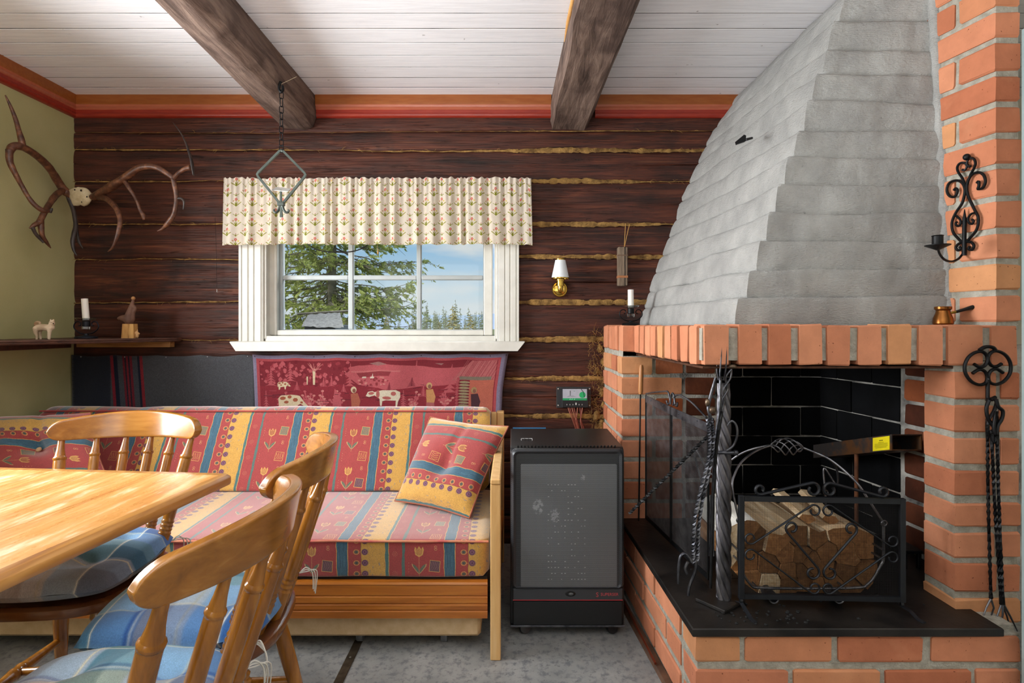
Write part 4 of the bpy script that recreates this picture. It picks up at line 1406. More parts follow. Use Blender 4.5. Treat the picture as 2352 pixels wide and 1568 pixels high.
# framed fire screen with scrolls
SY = 1.665
fs_ = thing('fire_screen', 'black framed spark screen with iron scrolls standing before the stacked logs', 'fire screen', W(1887, 1390, SY))
MAT_BLACKP = simple('black_blue_paint', '15171c', .5, .3, c2='1d2026', nscale=20)
def zx(x): return 1640 + x / 4.126
def zy(v): return 1100 + v / 4.126
def bar(x0, x1, y0_, y1_, name):
    p = W(zx(x0), zy(y0_), SY); q = W(zx(x1), zy(y1_), SY)
    m = MB(); m.box(p.x, q.x, SY - .006, SY + .006, q.z, p.z, .0012); return m.build(name, MAT_BLACKP, fs_, 30)
bar(232, 284, 152, 1130, 'frame_bar'); bar(1757, 1809, 182, 1165, 'frame_bar')
p, q = W(zx(284), zy(184), SY), W(zx(1757), zy(206), SY)
def slbar(xa, ya0, ya1, xb, yb0, yb1):
    A0, A1, B0, B1 = W(zx(xa), zy(ya0), SY), W(zx(xa), zy(ya1), SY), W(zx(xb), zy(yb0), SY), W(zx(xb), zy(yb1), SY)
    m = MB(); m.extrude([A0 + Vector((0, -.006, 0)), B0 + Vector((0, -.006, 0)), B1 + Vector((0, -.006, 0)), A1 + Vector((0, -.006, 0))], (0, .012, 0))
    m.build('frame_bar', MAT_BLACKP, fs_)
slbar(284, 158, 206, 1757, 182, 232); slbar(284, 1084, 1128, 1757, 1110, 1158)
wm = MB()
A, B = W(zx(284), zy(206), SY + .003), W(zx(1757), zy(1112), SY + .003)
step = .0027
n = int((B.x - A.x) / step)
for k in range(n):
    x = A.x + (k + .5) * step; wm.box(x - .00019, x + .00019, SY + .0028, SY + .0032, B.z - .004, A.z)
n = int((A.z - B.z) / step)
for k in range(n):
    z = B.z + (k + .5) * step; wm.box(A.x, B.x, SY + .0032, SY + .0036, z - .00019, z + .00019)
wm.build('wire_mesh', simple('mesh_wire', '17171a', .6, .4), fs_, fixn=False)['kind'] = 'stuff'
def mir(s): return s
MX = 1018
def scr(C1, r1, s1, C2, r2, s2, rad, t1=330, t2=330, y=SY - .008):
    for mr in (0, 1):
        pts = scroll(C1, r1, s1, C2, r2, s2, t1, t2)
        if mr: pts = [(2 * MX - x, v + 26 * (2 * MX - x - MX) / 740) for x, v in pts]
        m = MB(); m.tube([W(zx(x), zy(v), y) for x, v in pts], rad, 6); m.build('scroll', MAT_BLACKP, fs_, 60)
scr((345, 560), 56, 1, (952, 300), 58, -1, .0028)
scr((345, 720), 56, -1, (952, 1030), 56, 1, .0028)
scr((738, 462), 60, 1, (935, 886), 66, -1, .0036)
scr((436, 98), 48, 1, (940, 98), 64, -1, .0048, 330, 330, SY)
for (x, v, mrr) in ((258, 1130, 1), (1783, 1165, 1)):
    pts = pxpath([(x, v), (x + 8, v + 50), (x + 36, v + 140), (x + 70, v + 222)], lambda p_: SY, -1640 * -1, 0, 1) if False else None
    P0 = W(zx(x), zy(v), SY); P3 = Vector((P0.x + .006, SY - .055, ZS + .003)); P1 = P0 + Vector((0, 0, -.012)); P2 = Vector((P0.x + .003, SY - .03, ZS + .012))
    m = MB(); m.tube(smooth_path([P0, P1, P2, P3, P3 + Vector((.004, -.022, 0))], 6), .0075, 4, flat=(1, .3), up=(1, 0, 0)); m.build('foot', MAT_BLACKP, fs_, 40)
    P3 = Vector((P0.x, SY + .05, ZS + .003))
    m = MB(); m.tube(smooth_path([P0, P1, Vector((P0.x, SY + .03, ZS + .012)), P3], 6), .006, 4, flat=(1, .3), up=(1, 0, 0)); m.build('foot', MAT_BLACKP, fs_, 40)

# fire grate: two pipes lying on the slab behind the screen
gt = thing('fire_grate', 'iron pipe grate whose two open pipe ends show under the spark screen', 'grate', (.89, 1.8, ZS))
for x, v in ((570, 1190), (1190, 1200)):
    c = W(zx(x), zy(v), 1.70)
    c.z = ZS + .0165
    R = Matrix.Rotation(-PI / 2, 3, 'X')
    m = MB(); m.lathe([(.0125, .002), (.0155, 0), (.0160, .003), (.0160, .36), (.0125, .36), (.0125, .004), (.0125, .002)], c, 20, R, cap=False); m.build('pipe', MAT_STEEL, gt, 40)
m = MB(); m.box(.70, 1.09, 1.80, 1.815, ZS + .0325, ZS + .0345); m.build('cross_bar', MAT_IRON, gt)
m = MB(); m.box(.70, 1.09, 1.98, 1.995, ZS + .0325, ZS + .0345); m.build('cross_bar', MAT_IRON, gt)

# wire log basket with an arched twisted handle
lb = thing('log_basket', 'wire log basket with two arched handle wires meeting in a twisted cage grip', 'basket', (.90, 1.9, ZS))
MAT_WIRE = simple('grey_wire', '55555a', .35, .9, c2='8f8f94', nscale=18)
ZB = ZS + .038
def hoop(y, nm):
    def X(px): return (px - CX) * 1.75 / F
    x0, x1 = X(1690), X(2017)
    zt0 = H - (1188 - HY) * 1.75 / F
    pts = [(x0, zt0), (x0 - .002, .45), (x0 + .006, ZB + .06), (x0 + .035, ZB + .012), (x0 + .08, ZB), (x1 - .10, ZB), (x1 - .045, ZB + .015), (x1 - .008, ZB + .07), (x1, .45), (x1, zt0 - .008)]
    m = MB(); m.tube(smooth_path([Vector((x, y, z)) for x, z in pts], 6), .0042, 8); m.build(nm, MAT_WIRE, lb, 60)
    return Vector((x0, y, zt0)), Vector((x1, y, zt0 - .008))
l0, r0 = hoop(1.725, 'hoop'); l1, r1 = hoop(2.045, 'hoop')
for (x, z) in ((.705, ZB + .08), (.76, ZB), (.90, ZB), (1.03, ZB), (1.145, ZB + .09), (.698, .47), (1.149, .47)):
    m = MB(); m.tube([(x, 1.72, z), (x, 2.05, z)], .0034, 6); m.build('runner', MAT_WIRE, lb, 60)
def z5(x, v, y): return W(1640 + x / 4.704, 830 + v / 4.704, y)
top = z5(615, 905, 1.86); top2 = z5(962, 930, 1.86)
def wire(pts, r=.0036):
    m = MB(); m.tube(smooth_path(pts, 7), r, 7); m.build('handle_wire', MAT_WIRE, lb, 60)
wire([l0, z5(198, 1360, 1.74), z5(232, 1200, 1.765), z5(300, 1085, 1.79), z5(400, 1000, 1.82), z5(510, 940, 1.845), top])
wire([l1 + Vector((0, 0, -.0)), Vector((.665, 2.04, .72)), z5(-20, 1220, 1.99), z5(150, 1090, 1.95), z5(300, 990, 1.92), z5(450, 935, 1.89), top])
wire([r0, z5(1610, 1400, 1.74), z5(1525, 1290, 1.755), z5(1400, 1170, 1.785), z5(1250, 1055, 1.815), z5(1100, 985, 1.84), top2])
wire([r1, Vector((1.148, 2.05, .64)), z5(1322, 1330, 2.03), z5(1335, 1210, 2.01), z5(1300, 1110, 1.97), z5(1230, 1045, 1.93), z5(1100, 985, 1.89), top2])
for k in range(5):
    pts = []
    for j in range(19):
        t_ = j / 18; r = .026 * math.sin(PI * t_) ** .8 + .002
        a = 2 * PI * k / 5 + t_ * 2 * PI * .75
        c = top.lerp(top2, t_)
        pts.append(c + Vector((0, math.cos(a) * r, math.sin(a) * r)))
    m = MB(); m.tube(pts, .0022, 6); m.build('cage_wire', MAT_WIRE, lb, 60)
for c in (l0, r0, l1, r1):
    m = MB(); m.tube([c + Vector((.008 * math.cos(a), -.003, .008 * math.sin(a))) for a in [2 * PI * k / 12 for k in range(12)]], .0026, 6, closed=True); m.build('ring', MAT_WIRE, lb, 60)

# split logs packed in the basket
def make_splitwood(name, c1, c2, c3):
    t = NT(name)
    v = t.objshift(t.mapped(), 41)
    mp = t.n.new('ShaderNodeMapping'); mp.inputs['Scale'].default_value = (30, 2.2, 30)
    t.l.new(v, mp.inputs[0])
    g = t.noise(mp.outputs[0], 3, 6, .6)
    col = t.ramp(g, [(.3, c1), (.6, c2), (.8, c3)])
    col = t.mix(1.0, col, t.ramp(t.rnd(), [(0, .42), (1, 1.0)]), 'MULTIPLY')
    return t.set(col, .8, 0, t.bump(g, .5, .006), .2)
MAT_SPLIT = make_splitwood('split_birch', 'cda678', 'ead2ae', 'f4e6cc')
MAT_LOGEND = make_splitwood('log_end_grain', '8a5c36', 'b07d4c', 'd0a475')
MAT_BIRCH = simple('birch_bark', 'c9c4ba', .75, c2='e5e2da', nscale=20, scale=(1, .4, 6), bump=.3)
bound = [(105, 470), (300, 375), (390, 380), (520, 500), (640, 520), (760, 440), (900, 450), (1000, 500), (1105, 455), (1290, 440), (1530, 530), (1535, 820), (1495, 985), (1400, 1085), (420, 1085), (290, 990), (175, 860), (105, 700)]
_r5 = random.Random(77)
seeds = [(180, 520), (330, 480), (420, 560), (160, 680), (600, 590), (690, 690), (850, 700), (985, 540), (830, 540), (1180, 520), (1440, 620), (1240, 650), (1270, 770), (1090, 690), (340, 800), (540, 800), (690, 860), (810, 850), (930, 790), (1090, 820), (1230, 890), (1440, 900), (510, 985), (710, 1000), (860, 980), (960, 1000), (1130, 990), (1310, 1030), (330, 940), (1340, 560)]
seeds = [(x + _r5.uniform(-26, 26), v + _r5.uniform(-24, 24)) for x, v in seeds]
def clip(poly, px, py, nx, ny):
    out = []
    for i in range(len(poly)):
        a, b = poly[i], poly[(i + 1) % len(poly)]
        da = (a[0] - px) * nx + (a[1] - py) * ny; db = (b[0] - px) * nx + (b[1] - py) * ny
        if da <= 0: out.append(a)
        if da * db < 0:
            t_ = da / (da - db); out.append((a[0] + (b[0] - a[0]) * t_, a[1] + (b[1] - a[1]) * t_))
    return out
rl = random.Random(12)
LOGLAB = {}
_rows = [('upper middle', 560, 700), ('middle', 700, 830), ('lower', 830, 960), ('bottom', 960, 1100)]
_ord = ['first', 'second', 'third', 'fourth', 'fifth', 'sixth', 'seventh', 'eighth', 'ninth', 'tenth']
for _nm, _a, _b in _rows:
    for _k, _i in enumerate(sorted([i for i, s_ in enumerate(seeds) if _a <= s_[1] < _b], key=lambda i: seeds[i][0])):
        LOGLAB[_i] = 'split log end, %s from the left in the %s row of the log pile' % (_ord[_k], _nm)
for _k, _i in enumerate(sorted([i for i, s_ in enumerate(seeds) if s_[1] < 560], key=lambda i: seeds[i][0])):
    LOGLAB[_i] = 'split log end, %s from the left in the top row of the log pile' % _ord[_k]
toplog = {}
for i, (sx_, sy_) in enumerate(seeds):
    poly = list(bound)
    for j, (qx, qy) in enumerate(seeds):
        if j == i: continue
        nx, ny = qx - sx_, qy - sy_
        poly = clip(poly, (sx_ + qx) / 2, (sy_ + qy) / 2, nx, ny)
        if len(poly) < 3: break
    if len(poly) < 3: continue
    cx_ = sum(p_[0] for p_ in poly) / len(poly); cy_ = sum(p_[1] for p_ in poly) / len(poly)
    yf = 1.765 + rl.uniform(-.012, .012)
    P = [W(zx(cx_ + (x - cx_) * .97), zy(cy_ + (v - cy_) * .97), 1.765) for x, v in poly]
    for p_ in P: p_.y = yf
    dz = rl.uniform(-.004, .004); dx = rl.uniform(-.012, .004)
    vec = Vector((dx, .29 + rl.uniform(-.02, .01), max(0, dz)))
    m = MB(); n_ = len(P)
    seg = 4
    C_ = sum(P, Vector()) / n_
    m.cur = 0
    rings = []
    for k in range(seg + 1):
        t_ = k / seg
        rings += [p_ + vec * t_ + (p_ - C_) * rl.uniform(-.05, .02) for p_ in P]
    m.add(rings, [(k * n_ + q, k * n_ + (q + 1) % n_, (k + 1) * n_ + (q + 1) % n_, (k + 1) * n_ + q) for k in range(seg) for q in range(n_)])
    m.cur = 1
    m.f.append(tuple(range(n_))); m.mi.append(1)
    m.f.append(tuple(seg * n_ + q for q in range(n_))); m.mi.append(1)
    birch = i in (1, 0)
    o = m.build('firewood_log', [MAT_BIRCH if birch else (MAT_SPLIT if sy_ < 600 or i == 22 else MAT_LOGEND), MAT_LOGEND if i not in (22, 0, 3) else MAT_SPLIT], None, 30)  # lower logs' sides take the darker end colour, painting shade into the gaps
    lab = toplog.get(i) or LOGLAB.get(i) or ('pale freshly split log end low at the left of the log pile' if i == 22 else ('split log at the left edge of the pile below the topmost one there' if i == 3 else 'brown ended split log inside the log pile behind the spark screen'))
    tag(o, lab, 'log', 'firewood in the wire basket')
# three pale billets lying across the top of the pile
for k, (x0_, v0_, x1_, v1_, w_, lab) in enumerate(((700, 620, 330, 235, .030, 'broad pale billet lying on top of the log pile at its left'), (880, 470, 600, 190, .026, 'middle of the three pale billets lying on top of the log pile'), (1100, 480, 860, 190, .026, 'rightmost of the three pale billets lying on top of the log pile'))):
    a = W(zx(x0_), zy(v0_) - 18, 1.79); b = W(zx(x1_), zy(v1_), 2.05)
    b.z = max(b.z, a.z + .012)
    a.z += .004
    d = b - a
    s = Vector((1, -.25, 0)).normalized() * w_
    u = Vector((0, 0, 1)) * w_ * .8
    m = MB(); m.cur = 0
    q_ = [a - s * .9 + u * .2, a + s * .2 - u * .7, a + s, a + s * .6 + u * .75, a - s * .5 + u * .8]
    m.extrude(q_, d, cap=False)
    m.cur = 1; m.f.append((0, 1, 2, 3, 4)); m.f.append((5, 6, 7, 8, 9)); m.mi += [1, 1]
    o = m.build('firewood_log', [MAT_SPLIT, MAT_LOGEND if k else MAT_SPLIT], None, 30)
    tag(o, lab, 'log', 'billets on top of the log pile')

# folding mesh screen at the open left side
ms_ = thing('folding_screen', 'grey wire mesh folding spark guard with curled top rods at the hearth\'s left side', 'fire screen', (.61, 2.14, ZS))
G0, G1, G2 = Vector((.583, 2.43, 0)), Vector((.6125, 2.145, 0)), Vector((.648, 1.835, 0))
zt0, zt1, zt2 = .862, .852, .842
MAT_SCREEN = simple('galvanised_mesh', '3d3d40', .45, .8, c2='636366', nscale=30)
MAT_SFRAME = simple('screen_frame_steel', '34353a', .4, .8, c2='76777c', nscale=16)
for (a, b, za, zb2) in ((G0, G1, zt0, zt1), (G1, G2, zt1, zt2)):
    d = (b - a); L = d.length; d.normalize()
    for P, zt_, nm in ((a, za, 'post'), (b, zb2, 'post')):
        q = P + d * (.004 if P is a else -.004)
        MB().tube([(q.x, q.y, ZS + .012), (q.x, q.y, zt_)], .0042, 6).build(nm, MAT_IRON, ms_, 60)
    m = MB(); m.extrude([Vector((a.x, a.y, za)), Vector((b.x, b.y, zb2)), Vector((b.x, b.y, zb2 - .030)), Vector((a.x, a.y, za - .030))], (-.003, 0, 0)); m.build('top_strip', MAT_SFRAME, ms_)
    m = MB(); m.extrude([Vector((a.x, a.y, ZS + .03)), Vector((b.x, b.y, ZS + .03)), Vector((b.x, b.y, ZS + .012)), Vector((a.x, a.y, ZS + .012))], (-.003, 0, 0)); m.build('bottom_strip', MAT_IRON, ms_)
    wmm = MB()
    n = int(L / .0042)
    for k in range(n):
        q = a + d * (k + .5) * .0042
        wmm.tube([(q.x, q.y, ZS + .02), (q.x, q.y, za - .02)], .00052, 3, cap=False)
    n = int((za - ZS) / .0042)
    for k in range(n):
        z = ZS + .02 + k * .0042
        if z > za - .03: break
        wmm.tube([(a.x - .0006, a.y, z), (b.x - .0006, b.y, z)], .00052, 3, cap=False)
    wmm.build('wire_mesh', MAT_SCREEN, ms_, fixn=False)['kind'] = 'stuff'
    for t_ in (.25, .75):
        q = a + d * L * t_
        m = MB(); m.ball((q.x - .003, q.y, za - .014), .0035, 8); m.build('rivet', MAT_STEEL, ms_, 180)
def srod(pts):
    m = MB(); m.tube(smooth_path(pts, 6), .0036, 7); m.build('curled_rod', MAT_SFRAME, ms_, 60)
def sp3(px, py):
    # point above the screen line at column px
    t_ = (px - CX) / F
    a, b = (G0, G1) if px < 1540 else (G1, G2)
    den = (b.x - a.x) - t_ * (b.y - a.y)
    k = (t_ * a.y - a.x) / den
    y_ = a.y + (b.y - a.y) * k
    return W(px, py, y_)
srod([sp3(1484, 904), sp3(1500, 901), sp3(1520, 899), sp3(1533, 899), sp3(1537, 908), sp3(1539, 922), sp3(1534, 928), sp3(1531, 920)])
srod([sp3(1540, 928), sp3(1541, 912), sp3(1544, 903), sp3(1548, 908), sp3(1548, 922), sp3(1546, 930)])
srod([sp3(1551, 928), sp3(1549, 912), sp3(1556, 907), sp3(1566, 909), sp3(1590, 925), sp3(1622, 958)])
srod([sp3(1551, 930), sp3(1555, 932), sp3(1556, 924)])

# poker with a wooden handle leaning on the left pier
pk = thing('poker', 'thin poker with a turned wooden handle leaning on the brick pier', 'fire tool', W(1468, 1190, 2.43))
ph = W(1473, 838, 2.445); pm = W(1471, 905, 2.44); pe = W(1467, 1170, 2.42); pe.z = ZS + .004
MB().tube([ph, ph.lerp(pm, .1), ph.lerp(pm, .5), ph.lerp(pm, .9), pm], [.007, .0098, .0098, .0105, .008], 12).build('handle', simple('ash_handle', '9a6234', .45, c2='b27a46', nscale=20, scale=(8, 8, 1)), pk, 50)
MB().tube([pm, pm.lerp(pe, .5), pe], .0034, 8).build('shaft', MAT_IRON, pk, 60)

# twisted tool stand
sc0 = W(1662, 1396, 1.72); sc0.z = ZS
SX, SYY = sc0.x, 1.72
ts = thing('tool_stand', 'heavy twisted iron tool stand on a square base plate at the hearth corner', 'tool stand', (SX, SYY, ZS))
m = MB(); m.obox((SX - .012, SYY - .005, ZS + .005), (.115, .10, .010), Matrix.Rotation(math.radians(38), 3, 'Z'), .002); m.build('base_plate', MAT_SLAB, ts, 30)
def twisted(x, y, z0, z1, r, turns, nm, lobes=4, mat=None):
    m = MB(); n = 120; K = 40; vs = []
    for i in range(n + 1):
        t_ = i / n; z = z0 + (z1 - z0) * t_
        taper = 1 - .25 * max(0, t_ - .75) * 4 * .6
        for k in range(K):
            a = 2 * PI * k / K
            rr = r * taper * (.70 + .30 * abs(math.cos(lobes / 2 * a)) ** .7)
            b = a + turns * 2 * PI * t_
            vs.append((x + rr * math.cos(b), y + rr * math.sin(b), z))
    m.add(vs, [(i * K + k, i * K + (k + 1) % K, (i + 1) * K + (k + 1) % K, (i + 1) * K + k) for i in range(n) for k in range(K)] + [tuple(range(K)), tuple(n * K + k for k in range(K))])
    return m.build(nm, mat or MAT_STEEL, ts, 70)
twisted(SX, SYY, ZS + .010, .985, .0232, -2.6, 'twisted_column', 5, simple('column_steel', '3b3a3c', .42, .75, c2='77757a', nscale=30, scale=(1, 1, .3), bump=.2, bscale=60))
m = MB(); m.tube([(SX - .035, SYY - .012, .775), (SX + .022, SYY - .030, .778)], .0055, 10); m.ball((SX + .026, SYY - .030, .778), .009, 10); m.build('hook_arm', MAT_STEEL, ts, 60)
m = MB(); m.tube(smooth_path([(SX + .004, SYY - .026, .86), (SX + .012, SYY - .034, .875), (SX + .026, SYY - .034, .86), (SX + .028, SYY - .034, .83), (SX + .016, SYY - .034, .80), (SX - .004, SYY - .034, .785)], 6), .0036, 8); m.build('hook', MAT_STEEL, ts, 60)
# hanging tools
def cagehandle(t, top, bot, r, n=5, rod=.0024, mat=None):
    for k in range(n):
        a = 2 * PI * k / n + .3
        o_ = Vector((math.cos(a), math.sin(a), 0))
        pts = [top, top + o_ * r * .7 + (bot - top) * .04, top.lerp(bot, .3) + o_ * r, top.lerp(bot, .75) + o_ * r * 1.1, bot + o_ * r * .6]
        MB().tube(smooth_path(pts, 4), rod, 6).build('handle_rod', mat or MAT_STEEL, t, 60)
def w7(x, v, y): return W(1560 + x / 3.92, 740 + v / 3.92, y)
YT = 1.685
t = thing('fire_shovel', 'iron fire shovel with an open rod handle hanging on the twisted stand', 'fire tool', w7(392, 140, YT), 0, 'tools on the twisted stand')
cagehandle(t, w7(398, 140, YT), w7(378, 520, YT), .0125, 5)
MB().tube([w7(405, 165, YT), w7(375, 165, YT)], .007, 8).build('collar', MAT_STEEL, t, 60)
MB().tube([w7(372, 500, YT), w7(360, 800, YT), w7(320, 1100, YT - .004), w7(300, 1568, YT - .006)], [.0045, .004, .004, .004], 6).build('shaft', MAT_STEEL, t, 60)
e_ = w7(300, 1568, YT - .006)
m = MB(); m.extrude([e_ + Vector((-.008, -.003, .005)), e_ + Vector((.006, -.003, .005)), Vector((e_.x + .004, e_.y - .004, .47)), Vector((e_.x - .012, e_.y - .004, .47))], (0, .004, 0)); m.build('blade', MAT_STEEL, t)
t = thing('poker', 'twisted iron poker slanting out from the stand to the lower left', 'fire tool', w7(230, 1040, 1.70), 0, 'tools on the twisted stand')
A_, B_ = w7(272, 1010, 1.69), W(1446, 1178, 1.98)
MB().tube([A_.lerp(B_, k / 40) for k in range(41)], .0062, 4, twist=7).build('shaft', MAT_IRON, t, 20)
MB().tube(smooth_path([w7(330, 500, 1.70), w7(275, 690, 1.70), w7(262, 780, 1.69), w7(290, 900, 1.688), A_], 6), .005, 8).build('handle', MAT_STEEL, t, 60)
m = MB(); m.ball(w7(255, 722, 1.688), .010, 12, (.8, .8, 1.2)); m.build('knob', MAT_BRONZE, t, 180)
t = thing('fire_tongs', 'twisted iron fire tongs with claw feet hanging left of the twisted stand', 'fire tool', W(1590, 1280, 1.70), 0, 'tools on the twisted stand')
for sg, (bx, by) in enumerate(((1592, 1288), (1602, 1290))):
    p0 = w7(255 + 40 * sg, 860, 1.675); p1 = w7(270 + 28 * sg, 1180, 1.675); p2 = W(bx + 6, by - 110, 1.68); p3 = W(bx, by, 1.685)
    MB().tube(smooth_path([p0, p1, p2, p3], 14), .0062, 4, twist=6).build('arm', MAT_STEEL, t, 20)
cl = [[(1590, 1290), (1576, 1272), (1564, 1276), (1559, 1300), (1558, 1340)], [(1590, 1292), (1598, 1290), (1597, 1310), (1584, 1345), (1581, 1368)], [(1580, 1290), (1574, 1305), (1578, 1318)]]
for c in cl: MB().tube(smooth_path(pxpath(c, 1.685), 6), [.0056, .005, .0036], 6).build('claw', MAT_STEEL, t, 60)
m = MB(); m.ball(w7(300, 790, 1.672), .0105, 12, (1, 1, 1.1)); m.build('knob', MAT_BRONZE, t, 180)
t = thing('fire_brush', 'iron fire tool with a domed bronze knob and twisted neck at the stand\'s right', 'fire tool', w7(478, 400, 1.69), 0, 'tools on the twisted stand')
m = MB(); k0 = w7(478, 400, 1.69); m.lathe([(.001, .008), (.008, .0075), (.012, .004), (.0125, 0), (.008, -.004), (.001, -.005)], k0, 16, cap=False); m.build('knob', MAT_BRONZE, t, 60)
for sg in (-1, 1):
    pts = [w7(470, 420, 1.69), w7(440 + 22 * sg, 500, 1.69), w7(420 - 18 * sg, 600, 1.69), w7(395 + 12 * sg, 700, 1.688), w7(385, 800, 1.685)]
    MB().tube(smooth_path(pts, 6), .0034, 6).build('twisted_neck', MAT_STEEL, t, 60)
MB().tube([w7(385, 800, 1.685), w7(338, 1100, 1.676), w7(305, 1568, 1.674), W(1632, 1350, 1.672)], .0045, 6).build('shaft', MAT_IRON, t, 60)

# steel box bar with a rod inside the firebox
bx = thing('damper_bar', 'rusty square steel tube with a yellow label inside the firebox', 'steel bar', W(2060, 1018, 1.96))
MAT_BARST = simple('rusty_flat_steel', '4a4442', .5, .7, c2='7a5233', nscale=16, lo=.45, hi=.6, bump=.2)
y_ = 1.96
def pt(px, py, y): return W(px, py, y)
fz0, fz1 = pt(2050, 1034, y_).z, pt(2050, 997, y_).z
x0_, x1_ = pt(2048, 1000, y_).x, pt(2118, 1000, y_).x
# hollow tube running back to the left
bk = W(1868, 1046, 2.42)
d = Vector((bk.x - x0_, 2.42 - y_, -.135))
o0 = [Vector((x0_, y_, fz0)), Vector((x1_, y_, fz0)), Vector((x1_, y_, fz1)), Vector((x0_, y_, fz1))]
th_ = .004
i0 = [Vector((x0_ + th_, y_, fz0 + th_)), Vector((x1_ - th_, y_, fz0 + th_)), Vector((x1_ - th_, y_, fz1 - th_)), Vector((x0_ + th_, y_, fz1 - th_))]
o1 = [p_ + d for p_ in o0]; i1 = [p_ + d * .6 for p_ in i0]
m = MB()
m.add(o0 + i0 + o1 + i1, [(0, 1, 5, 4), (1, 2, 6, 5), (2, 3, 7, 6), (3, 0, 4, 7), (0, 1, 9, 8), (1, 2, 10, 9), (2, 3, 11, 10), (3, 0, 8, 11), (4, 5, 13, 12), (5, 6, 14, 13), (6, 7, 15, 14), (7, 4, 12, 15), (8, 9, 10, 11), (12, 13, 14, 15)])
m.build('square_tube', MAT_BARST, bx)
pl_ = Paint(180, 140, 180, 140, 'f0dd1e')
pl_.rect(70, 100, 112, 108, '6b6410')
for k, (a, b) in enumerate(((60, 120), (20, 160), (20, 160), (20, 160), (30, 150))): pl_.rect(a, 80 - 13 * k, b, 85 - 13 * k, '8b8312')
e1 = d; nrm = Vector((-d.y, d.x, 0)).normalized(); nrm = nrm if nrm.x < 0 else -nrm
a0 = o0[0] + d * .018 + nrm * .0016; a1 = o0[0] + d * .20 + nrm * .0016
m = MB(); hh = fz1 - fz0
zlo, zhi = Vector((0, 0, hh * .06)), Vector((0, 0, hh * .92))
m.add([a1 + zlo, a0 + zlo, a0 + zhi, a1 + zhi, a1 + zlo - nrm * .0012, a0 + zlo - nrm * .0012, a0 + zhi - nrm * .0012, a1 + zhi - nrm * .0012], [(0, 1, 2, 3), (4, 5, 6, 7), (0, 1, 5, 4), (2, 3, 7, 6), (0, 3, 7, 4), (1, 2, 6, 5)], [(0, 0), (1, 0), (1, 1), (0, 1)] * 2)
m.build('label_plate', image_mat('yellow_label', pl_.image('label_print'), .5, 0), bx)
rd_ = W(1967, 1046, 2.16)
MB().tube([(rd_.x, rd_.y, fz0 - .058), (rd_.x, rd_.y, ZS + .002)], .0075, 10).build('rod', MAT_RUST, bx, 60)
st_ = thing('iron_trivet', 'low black iron trivet at the right of the firebox floor', 'trivet', W(2090, 1270, 1.95))
zt_ = W(2090, 1262, 1.95).z
MB().box(W(2072, 0, 1.95).x, W(2116, 0, 1.95).x, 1.94, 2.10, zt_ - .012, zt_, .002).build('top', MAT_IRON, st_, 30)
for x in (W(2074, 0, 1.95).x + .006, W(2114, 0, 1.95).x - .006):
    for yv in (1.95, 2.09): MB().box(x - .006, x + .006, yv - .006, yv + .006, ZS, zt_ - .012, .001).build('leg', MAT_IRON, st_, 30)
# door casing at the right edge
t2 = struct('trim_2')
MB().box(1.412, 1.52, 1.50, 1.548, 0, 1.985, .004).build('door_casing', simple('grey_green_paint', '8b9b9b', .4, c2='97a5a4', nscale=8, scale=(4, 4, .6)), t2, 30)
# strip and pipe at the foot of the brick base
t3 = struct('trim_3')
m = MB(); d0, d1 = Vector((.440, 2.42, 0)), Vector((.505, 1.60, 0))
m.extrude([d0, d0 + Vector((.030, 0, 0)), d0 + Vector((.026, 0, .018)), d0 + Vector((.004, 0, .016))], d1 - d0); m.build('floor_strip', simple('brown_strip', '4b3528', .6, c2='6a4a36', nscale=20), t3)
cp_ = thing('copper_pipe', 'thin copper gas pipe along the foot of the brick base', 'pipe', (.46, 2.0, .03))
MB().tube(smooth_path([(.452, 2.45, .045), (.462, 2.2, .036), (.476, 1.98, .030), (.484, 1.88, .024)], 6), .0045, 8).build('pipe', simple('copper_pipe', '8a4630', .4, .8), cp_, 60)

